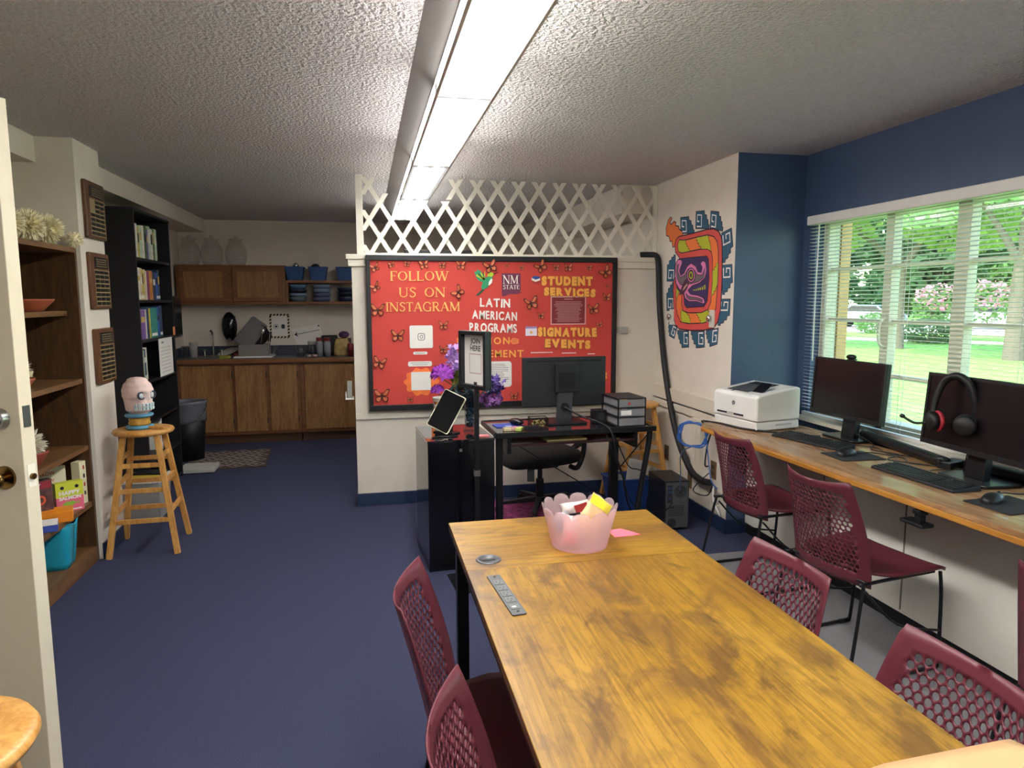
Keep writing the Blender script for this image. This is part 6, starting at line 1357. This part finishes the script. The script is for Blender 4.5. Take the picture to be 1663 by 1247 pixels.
books(SHZ[0], [(4, .04), (1, .03), (2, .025), (0, .05), (1, .05), (3, .04), (4, .07), (1, .05), (0, .06), (2, .04), (4, .06), (1, .06), (0, .05), (4, .06)], .265, 'top')
books(SHZ[1], [(9, .05), (6, .05), (6, .035), (1, .06), (8, .05), (3, .03), (8, .05), (1, .03), (11, .06), (7, .09), (9, .08), (5, .06), (9, .05)], .245, 'second')
books(SHZ[2], [(11, .05), (9, .03), (4, .05), (2, .13), (1, .03), (9, .06), (3, .04), (10, .18), (5, .06), (9, .08)], .25, 'third')
books(SHZ[3], [(9, .03), (1, .05), (5, .04), (4, .05), (9, .04), (1, .03)], .25, 'fourth')
sh_ = MB().box(0, -.19, -.15, .003, .19, .15)
sh_ = one(sh_, 'paper_sheet', PAPER, 'white printed sheet hanging on the front of the black bookcase', 'paper', (-1.597, 6.08, 1.075))
b = MB(); b.M = on_left(0)
for r in range(8): b.box(-.15, -.12+.028*r, .0031, .12, -.117+.028*r, .0036)
b.box(-.12, .11, .0031, -.06, .125, .0036); b.obj('ruled_print', FAINT, sh_)
one(MB().box(0, -.03, -.035, .003, .03, .035), 'orange_tag', mat('tag_orange', '#d98a55', .7), 'orange tag stuck on the bookcase edge beside the third row of books', 'tag', (-1.597, 6.36, 1.27))
for lab, y0, w_, h_, m in (('black ring binder at the left of the low shelf of the black bookcase', -.38, .09, .28, BLACK), ('dark blue binder in the middle of the low shelf of the black bookcase', -.26, .08, .27, mat('binder_navy', '#20283f', .5)), ('white binder at the right of the low shelf of the black bookcase', .12, .04, .29, PAPER)):
    t = thing('binder', lab, 'binder', (-1.66, 5.94+y0, SHZ[5]+.0005), 0, 'binders on the low black shelf'); MB().box(-.2, -w_/2, 0, 0, w_/2, h_).obj('cover', m, t, bevel=.003); MB().box(.0002, -w_*.25, .06, .001, w_*.25, .12).obj('spine_label', PAPER if m is not PAPER else FAINT, t)
# storage box on the floor before the bookcase
sb = thing('storage_box', 'clear white storage box with a yellow folder on top, behind the pine stool', 'box', (-1.565, 5.22, 0), 0)
MB().hexa([(-.125, -.13, 0), (.125, -.13, 0), (.125, .13, 0), (-.125, .13, 0)], [(-.14, -.145, .27), (.14, -.145, .27), (.14, .145, .27), (-.14, .145, .27)]).obj('tub', sheer('milky_plastic', '#d8d6d2', .25, .3), sb, bevel=.006); MB().rrect(-.148, -.152, .148, .152, .015, .271, .285).obj('lid', PAPER, sb)
one(MB().box(-.12, -.1, 0, .12, .1, .015), 'yellow_folder', mat('folder_yellow', '#c9a93c', .6), 'yellow folder on the storage box lid', 'folder', (-1.575, 5.22, .2855), .1)
one(MB().box(-.10, -.06, 0, .10, .06, .012), 'black_tray', BLACK, 'flat black case lying on the yellow folder', 'case', (-1.53, 5.25, .301), -.1)

# ================================================================ kitchenette
CY, CZ = 7.68, .915
def base_unit(label, x0, x1, doors):
    u = thing('base_cabinet', label, 'cabinet', (x0, 8.02, 0), 0, 'kitchen base cabinets'); w = x1-x0
    MB().box(0, -.30, .10, w, .305, .868).obj('carcass', OAKH, u); MB().box(.005, -.25, 0, w-.005, .305, .0995).obj('toe_kick', mat('toe_brown', '#4d3320', .6), u)
    for a, b_ in doors:
        d_ = MB().box(a-x0, -.319, .135, b_-x0, -.3005, .845).obj('door', OAK, u, bevel=.004)
        for z in (.25, .74): MB().box(b_-x0+.002, -.321, z-.03, b_-x0+.012, -.3005, z+.03).obj('hinge', BLACK, d_)
base_unit('oak base cabinet under the sink with three doors', -1.985, -.705, [(-1.90, -1.40), (-1.365, -1.055), (-1.015, -.735)])
base_unit('oak base cabinet at the right end of the kitchen counter', -.70, .62, [(-.655, -.12), (-.08, .5)])
ctp = thing('kitchen_worktop', 'dark blue kitchen worktop with an oak front edge', 'worktop', (-.68, 8.0, 0))
BLT = mat('blue_laminate', '#39404f', .35)
MB().box(-1.315, -.315, .87, 1.3, .345, CZ).obj('slab', BLT, ctp); MB().box(-1.315, -.335, .868, 1.3, -.3155, CZ+.001).obj('front_edge', OAKH, ctp, bevel=.003); MB().box(-1.315, .328, CZ+.0005, 1.3, .345, CZ+.10).obj('backsplash', BLT, ctp); MB().box(-1.315, -.3, CZ+.0005, -1.298, .3275, CZ+.10).obj('side_splash', BLT, ctp)
# wall cabinet
uc = thing('wall_cabinet', 'oak two-door wall cabinet above the kitchen sink', 'cabinet', (-1.97, 8.195, 1.485))
MB().box(0, -.145, 0, 1.12, .15, .425).obj('carcass', OAKH, uc)
for a, b_ in ((.03, .52), (.57, 1.09)):
    d_ = MB().box(a, -.165, .03, b_, -.1455, .40).obj('door', OAKH, uc, bevel=.006); MB().box(a+.05, -.167, .075, b_-.05, -.1645, .355).obj('door_panel', OAK, d_, bevel=.002)
ws = thing('wall_shelf', 'two-tier oak open wall shelf right of the wall cabinet', 'shelf', (-.845, 8.195, 1.485))
for z in (.0, .235): MB().box(0, -.15, z, 1.4, .15, z+.028).obj('shelf_board', OAKH, ws, bevel=.002)
for x in (.0, 1.375): MB().box(x, -.15, .0285, x+.022, .15, .2345).obj('shelf_side', OAKH, ws)
JAR = glassy('ribbed_glass', '#ffffff', .05, .95, 1.9)
jt = None
for x, lab in ((-1.845, 'leftmost ribbed glass jar on top of the wall cabinet'), (-1.615, 'middle ribbed glass jar on top of the wall cabinet'), (-1.365, 'rightmost ribbed glass jar on top of the wall cabinet')):
    if jt is None:
        jt = thing('glass_jar', lab, 'jar', (x, 8.15, 1.9105), 0, 'ribbed glass jars'); P = [(0, .004), (.075, .002)]
        for i in range(48):
            t = i/47; P.append((.08 + .045*math.sin(PI*min(1, t*.98+.02))**.8 - .02*t + .0022*math.sin(t*2*PI*9), .006 + .25*t))
        P += [(.066, .262), (.07, .27), (.066, .272)]; MB().lathe(P, n=36).obj('body', JAR, jt); MB().lathe([(.076, .272), (.08, .278), (.074, .285), (.03, .292), (.018, .296), (.016, .305), (.024, .312), (.016, .32), (0, .32)], n=28).obj('lid', JAR, jt)
    else: dup(jt, lab, (x, 8.15, 1.9105), 0, 'ribbed glass jars')
BB = mat('bin_deep_blue', '#24477a', .5)
bb_ = None
for x, lab in ((-.752, 'blue storage bin on the upper kitchen shelf, next to the wall cabinet'), (-.50, 'blue storage bin on the upper kitchen shelf, second from the cabinet'), (-.205, 'blue storage bin on the upper kitchen shelf, beside the half wall')):
    if bb_ is None:
        bb_ = thing('shelf_bin', lab, 'bin', (x, 8.15, 1.7485), 0, 'blue bins on the upper kitchen shelf')
        MB().add([(q*sx, r*sy, z) for z, sx, sy in ((0, .075, .09), (.14, .098, .115), (.14, .104, .12), (.15, .104, .12), (.15, .095, .112), (.01, .072, .088)) for q, r in ((-1, -1), (1, -1), (1, 1), (-1, 1))], [(3, 2, 1, 0)] + [(4*k+i, 4*k+(i+1) % 4, 4*k+4+(i+1) % 4, 4*k+4+i) for k in range(5) for i in range(4)] + [(20, 21, 22, 23)]).obj('tub', BB, bb_, bevel=.004)
    else: dup(bb_, lab, (x, 8.15, 1.7485), 0, 'blue bins on the upper kitchen shelf')
one(MB().ball((0, 0, .028), .034, 18, 12), 'ornament', CHROME, 'shiny silver ball in the first blue bin of the upper kitchen shelf', 'ornament', (-.74, 8.14, 1.885))
one(MB().ball((0, 0, .02), (.05, .05, .035), 16, 9), 'dark_pouch', mat('pouch_dark', '#23232a', .6), 'dark rounded pouch in the second blue bin of the upper kitchen shelf', 'pouch', (-.53, 8.14, 1.88))
def stack(x, w, cols, where):
    z = 1.5135
    for i, (c, h) in enumerate(cols):
        t = one(MB().lathe([(0, 0), (w*.8, 0), (w*.95, h*.5), (w, h-.002), (w*.94, h-.002), (w*.75, .012), (0, .01)], n=30), 'stacked_bowl', mat('dish_'+c.lstrip('#'), c, .4), '%s bowl in the %s stack on the lower kitchen shelf, %s' % ({'#4d5b60': 'grey green', '#6d7e9a': 'pale blue', '#1c2230': 'black', '#4d6a8a': 'mid blue', '#565a7a': 'slate violet', '#262c46': 'navy'}[c], where, ('lowest', 'second from the bottom', 'third from the bottom', 'fourth from the bottom')[i]), 'bowl', (x, 8.12, z), 0, 'stacked bowls on the lower kitchen shelf'); z += h
stack(-.725, .10, [('#4d5b60', .055), ('#6d7e9a', .04), ('#1c2230', .045), ('#4d6a8a', .05)], 'left'); stack(-.47, .10, [('#565a7a', .05), ('#565a7a', .045), ('#6d7e9a', .05), ('#6d7e9a', .045)], 'middle'); stack(-.2, .10, [('#262c46', .06), ('#1c2230', .05), ('#262c46', .05)], 'right')
# sink, tap, dispensers
sn = thing('kitchen_sink', 'steel kitchen sink set into the blue worktop at the left', 'sink', (-1.66, 7.98, CZ+.0005))
MB().rrect(-.24, -.2, .24, .26, .04, 0, .006).obj('rim', mat('sink_steel', '#8b8b8a', .3, metal=1), sn); MB().rrect(-.2, -.17, .2, .15, .05, .006, .0066).obj('basin', mat('basin_dark', '#4b4b4b', .35, metal=.8), sn)
MB().tube([(0, .2, .006), (0, .2, .19), (0, .19, .255), (0, .14, .285), (0, .09, .265), (0, .085, .235)], .011, n=12).obj('spout', CHROME, sn)
for x in (-.09, .09): MB().cyl((x, .2, .006), (x, .2, .05), .016, .013, n=16).ball((x, .2, .06), (.022, .022, .014), 12, 7).obj('tap_handle', CHROME, sn)
so_ = thing('soap_dispenser', 'black oval soap dispenser on the kitchen wall above the sink', 'dispenser', (-1.50, 8.35, 1.235))
MB().ball((0, -.045, .0), (.082, .06, .165), 26, 16).obj('shell', mat('dispenser_black', '#111318', .12), so_); MB().box(-.06, -.03, -.12, .06, 0, .12).obj('wall_plate', BLACK, so_); MB().at((0, -.09, -.15)).ball((0, 0, 0), (.022, .022, .02), 14, 8).obj('nozzle', mat('nozzle_clear', '#8b8f94', .2), so_)
pt_ = thing('towel_dispenser', 'black paper towel dispenser on the left kitchen wall beyond the bookcase', 'dispenser', (-2.0, 7.2, 1.37))
MB().at((.12, 0, 0)).rrect(-.12, -.16, .12, .16, .03, -.2, .2).obj('shell', mat('dispenser_black', '#111318'), pt_, bevel=.03, seg=3); MB().box(.10, -.1, -.26, .104, .1, -.2).obj('paper_tongue', PAPER, pt_)
def glass(label, x, y, r, h, m, z=CZ+.0005, grp='glasses on the kitchen counter'): return one(MB().lathe([(0, 0), (r*.85, 0), (r, h), (r*.95, h), (r*.8, .006), (0, .006)], n=22), 'drinking_glass', m, label, 'glass', (x, y, z), 0, grp)
glass('clear glass at the far left end of the kitchen counter', -1.90, 7.95, .035, .13, JAR); glass('tall frosted white cup left of the kitchen tap', -1.80, 7.9, .042, .17, sheer('frost_white', '#d9d9d6', .3))
one(MB().lathe([(0, 0), (.06, 0), (.12, .018), (.115, .02), (.06, .006), (0, .005)], n=30), 'plate', PAPER, 'white plate tilted at the back of the kitchen sink', 'plate', (-1.50, 8.2, CZ+.03)).rotation_euler = (.25, -.25, 0)
one(MB().rrect(-.055, -.035, .055, .035, .01, 0, .03), 'sponge', mat('sponge_yellow', '#8f8a34', .9, bump=.4, bscale=150), 'yellow green sponge between the sink and the dish rack', 'sponge', (-1.470, 7.80, CZ+.0005), .05)
one(MB().box(-.05, -.03, 0, .05, .03, .045), 'red_sponge_box', mat('small_red', '#6d2a2c', .6), 'small dark red box between the sponge and the dish rack', 'box', (-1.350, 7.93, CZ+.0005), bevel=.004)
rk = thing('dish_rack', 'metal dish rack on a white tray on the kitchen counter', 'dish rack', (-1.190, 7.97, CZ+.0005))
MB().rrect(-.2, -.17, .2, .17, .02, 0, .014).obj('drip_tray', PAPER, rk, bevel=.003)
b = MB()
for x0, y0, x1, y1 in ((-.15, -.12, .15, -.117), (-.15, .117, .15, .12), (-.15, -.117, -.147, .117), (.147, -.117, .15, .117)): b.box(x0, y0, .02, x1, y1, .14)
b.obj('rack_walls', mat('rack_steel', '#8f8b8b', .35, metal=.7), rk); MB().box(-.147, -.117, .0145, .147, .117, .022).obj('rack_floor', mat('rack_steel', '#8f8b8b'), rk)
PAN = mat('pan_black', '#2a2728', .4)
def pan(lab, loc, rot, r, rect=None):
    b = MB()
    if rect: b.rrect(-rect[0], -rect[1], rect[0], rect[1], .03, 0, .012)
    else: b.lathe([(0, 0), (r*.85, 0), (r, .035), (r*.97, .035), (r*.83, .004), (0, .004)], n=30)
    o = b.obj('baking_pan' if rect else 'frying_pan', PAN, bevel=.002 if rect else 0); o.location = loc; o.rotation_euler = rot; return tag(o, lab, 'pan')
pan('dark baking tray leaning up tallest in the dish rack', (-1.23, 8.02, 1.17), (math.radians(78), math.radians(38), .1), 0, (.1, .17)); pan('round black pan standing behind the cutlery in the dish rack', (-1.150, 8.05, 1.14), (math.radians(74), 0, -.15), .12)
one(MB().bar((0, 0, 0), (.03, .01, .19), .012, .004).ball((.033, .011, .2), (.018, .006, .03), 10, 7), 'spatula', CHROME, 'shiny steel serving spoon sticking up in the dish rack', 'spoon', (-1.130, 7.93, .99))
for i, (x, lab) in enumerate(((-1.06, 'left of two thin knives upright at the right of the dish rack'), (-1.042, 'right of two thin knives upright at the right of the dish rack'))):
    k_ = thing('knife', lab, 'knife', (x, 7.96, .95)); k_.rotation_euler = (0, .12, 0); MB().box(-.005, -.002, 0, .005, .002, .13).obj('blade', CHROME, k_); MB().box(-.007, -.005, .13, .007, .005, .24).obj('handle', BLACK, k_)
glass('clear glass upside down in the front of the dish rack', -.97, 7.90, .03, .1, JAR, CZ+.024)
# safety notice with striped border, leaning notice
sf = thing('safety_notice', 'white safety notice with a black and cream striped border on the kitchen wall', 'notice', (-.965, 8.35, 1.235))
b = MB(); b.M = WALLROT; b.box(-.11, -.14, 0, .11, .14, .002).obj('sheet', mat('notice_cream', '#d8cfae', .7), sf)
b = MB(); b.M = WALLROT
for i in range(6):
    for z in (-.14, .118): b.prism([(-.108+.037*i, z), (-.088+.037*i, z), (-.076+.037*i, z+.022), (-.096+.037*i, z+.022)], .002, .0026)
for i in range(7):
    for x in (-.11, .088): b.prism([(x, -.13+.037*i), (x+.022, -.118+.037*i), (x+.022, -.098+.037*i), (x, -.11+.037*i)], .002, .0026)
b.obj('border_stripe', BLACK, sf)
b = MB(); b.M = WALLROT; b.box(-.086, -.116, .002, .086, .116, .0024).obj('white_field', PAPER, sf)
b = MB(); b.M = WALLROT; b.strip([(-.038+.027*math.cos(2*PI*i/22), -.005+.027*math.sin(2*PI*i/22)) for i in range(22)], .004, .0024, .003, True); b.cyl((-.038, -.005, .0024), (-.038, -.005, .003), .013, n=14); b.prism([(.022, -.03), (.055, -.03), (.06, .005), (.05, .02), (.027, .02), (.018, .005)], .0024, .003); lines(b, -.06, .055, .06, .085, 2, .006, centre=True); lines(b, -.075, -.07, .075, -.05, 1, .007); b.obj('symbols', INK, sf)
an = thing('arrow_notice', 'white paper notice with a black arrow, slanted on the kitchen wall', 'notice', (-.66, 8.345, 1.16)); an.rotation_euler = (0, math.radians(-11), 0)
b = MB(); b.M = WALLROT; b.box(-.155, -.14, 0, .16, .07, .002).obj('sheet', PAPER, an)
b = MB(); b.M = WALLROT; b.strip([(-.13, .0), (.14, .0)], .006, .002, .0026); b.prism([(-.15, .0), (-.11, .03), (-.12, .0), (-.11, -.03)], .002, .0026); b.obj('arrow', INK, an); b = MB(); b.M = WALLROT; b.cyl((.14, .05, .002), (.14, .05, .0026), .01, n=12).obj('dot', INK, an)
# jars and bags at the right of the counter
for i, (x, y) in enumerate(((-.50, 7.86), (-.415, 7.84))):
    j = thing('spice_jar', ('left' if i == 0 else 'right') + ' glass jar with a red lid on the kitchen counter', 'jar', (x, y, CZ+.0005), 0, 'red-lidded jars'); MB().lathe([(0, 0), (.036, 0), (.037, .15), (.028, .17), (0, .17)], n=22).obj('body', mat('jar_frost', '#8d8f94', .25), j); MB().cyl((0, 0, .17), (0, 0, .205), .033, n=22).obj('lid', mat('lid_red', '#7d2328', .4), j)
glass('clear glass mug left of the red-lidded jars', -.70, 7.86, .05, .11, JAR); glass('rounded clear glass directly behind the red-lidded jars', -.58, 7.98, .055, .16, JAR)
one(MB().box(-.09, -.06, 0, .09, .06, .22), 'coffee_maker', mat('maker_black', '#17161a', .3), 'dark coffee machine box behind the red-lidded jars', 'coffee machine', (-.40, 8.10, CZ+.0005), 0, bevel=.015)
one(MB().grid(lambda u, v: (.09*math.cos(2*PI*u)*(1-.35*v**3), .05*math.sin(2*PI*u)*(1-.7*v**2) + .006*math.sin(9*v+7*u), .19*v), 24, 10), 'snack_bag', mat('bag_ochre', '#a58b54', .5, var=.3, vscale=20), 'ochre snack bag at the right end of the visible counter', 'bag', (-.26, 7.92, CZ+.0005), 0, solid=.002)
one(MB().ball((0, 0, .04), (.06, .05, .04), 14, 8), 'purple_cloth', mat('cloth_purple', '#4c2d52', .8, bump=.4, bscale=40), 'purple bundle on top of the kitchen goods at the right', 'bundle', (-.24, 8.08, 1.10))
one(MB().box(-.08, -.05, 0, .08, .05, .185), 'brown_carton', mat('carton_brown', '#54382c', .7), 'brown carton under the purple bundle', 'carton', (-.24, 8.08, CZ+.0005), 0, bevel=.003)
one(MB().lathe([(0, 0), (.03, 0), (.034, .12), (.03, .14), (0, .14)], n=20), 'red_tin', mat('tin_red', '#6e2328', .4), 'dark red tin in front of the brown carton beside the half wall', 'tin', (-.165, 7.80, CZ+.0005))
for i, (x, y) in enumerate(((-.585, 7.77), (-.545, 7.80))): one(MB().lathe([(0, 0), (.02, 0), (.03, .025), (.026, .025), (0, .006)], n=18), 'tea_dish', mat('dish_pink', '#b99a98', .4), ('left' if i == 0 else 'right') + ' small pink dish in front of the red-lidded jars', 'dish', (x-.02*(1-i), y, CZ+.0005), 0, 'small pink dishes')
# bin, rug and scale on the kitchen floor
tr = thing('trash_can', 'black trash can with a grey liner folded over the rim, beyond the bookcase', 'trash can', (-1.70, 7.05, 0))
MB().lathe([(0, 0), (.13, 0), (.165, .50), (.158, .50), (.125, .01), (0, .01)], n=32, sx=1.05, sy=.85).obj('can', BLACK, tr); MB().grid(lambda u, v: ((.172 - .012*v + .006*math.sin(u*40+v*8))*1.05*math.cos(2*PI*u), (.172 - .012*v + .006*math.sin(u*34))*.85*math.sin(2*PI*u), .575 - .20*v - .012*math.sin(u*2*PI*3)*v), 60, 8).obj('liner', mat('liner_grey', '#5d6068', .35), tr, solid=.002)
rg = thing('kitchen_rug', 'brown and grey diamond-patterned rug on the kitchen floor', 'rug', (-1.32, 6.96, 0), math.radians(3))
MB().box(-.36, -.40, 0, .36, .40, .008).obj('pile', mat('rug_brown', '#4a3a36', .95, bump=.4, bscale=160), rg)
b = MB()
for i in range(-4, 5):
    for j in range(-4, 5):
        if (i+j) % 2: continue
        x, y = i*.09, j*.1
        if abs(x) > .3 or abs(y) > .34: continue
        b.strip([(x-.075, y), (x, y+.085), (x+.075, y), (x, y-.085)], .016, .008, .0092, True); b.prism([(x-.025, y), (x, y+.028), (x+.025, y), (x, y-.028)], .008, .0092)
b.obj('diamond_pattern', mat('rug_grey', '#8f8682', .95), rg)
one(MB().rrect(-.15, -.13, .15, .13, .02, 0, .035), 'bathroom_scale', mat('scale_white', '#b9b8b2', .5), 'flat white scale on the floor beside the kitchen rug', 'scale', (-1.50, 6.55, .0005+.008), 0, bevel=.004)
# black boxes glimpsed behind the lattice, papers on the far side of the half wall
for x0, x1, lab in ((.30, .50, 'left'), (.56, .80, 'middle'), (.84, 1.0, 'right')):
    one(MB().box(x0, YH+.095, 1.8505, x1, YH+.149, 1.895), 'black_case', BLACK, lab + ' of three flat black cases on the ledge behind the lattice', 'case', (0, 0, 0), 0, 'flat black cases behind the lattice', bevel=.003)
pb = thing('paper_rack', 'small wall rack of folded papers on the end of the half wall', 'rack', (-.096, YH+.07, .80))
MB().box(-.06, -.045, 0, .0, .045, .012).box(-.06, -.045, .012, -.052, .045, .05).obj('holder', PAPER, pb); MB().box(-.045, -.04, .013, -.012, .04, .13).obj('papers', mat('paper_grey', '#9b9a90', .8), pb)
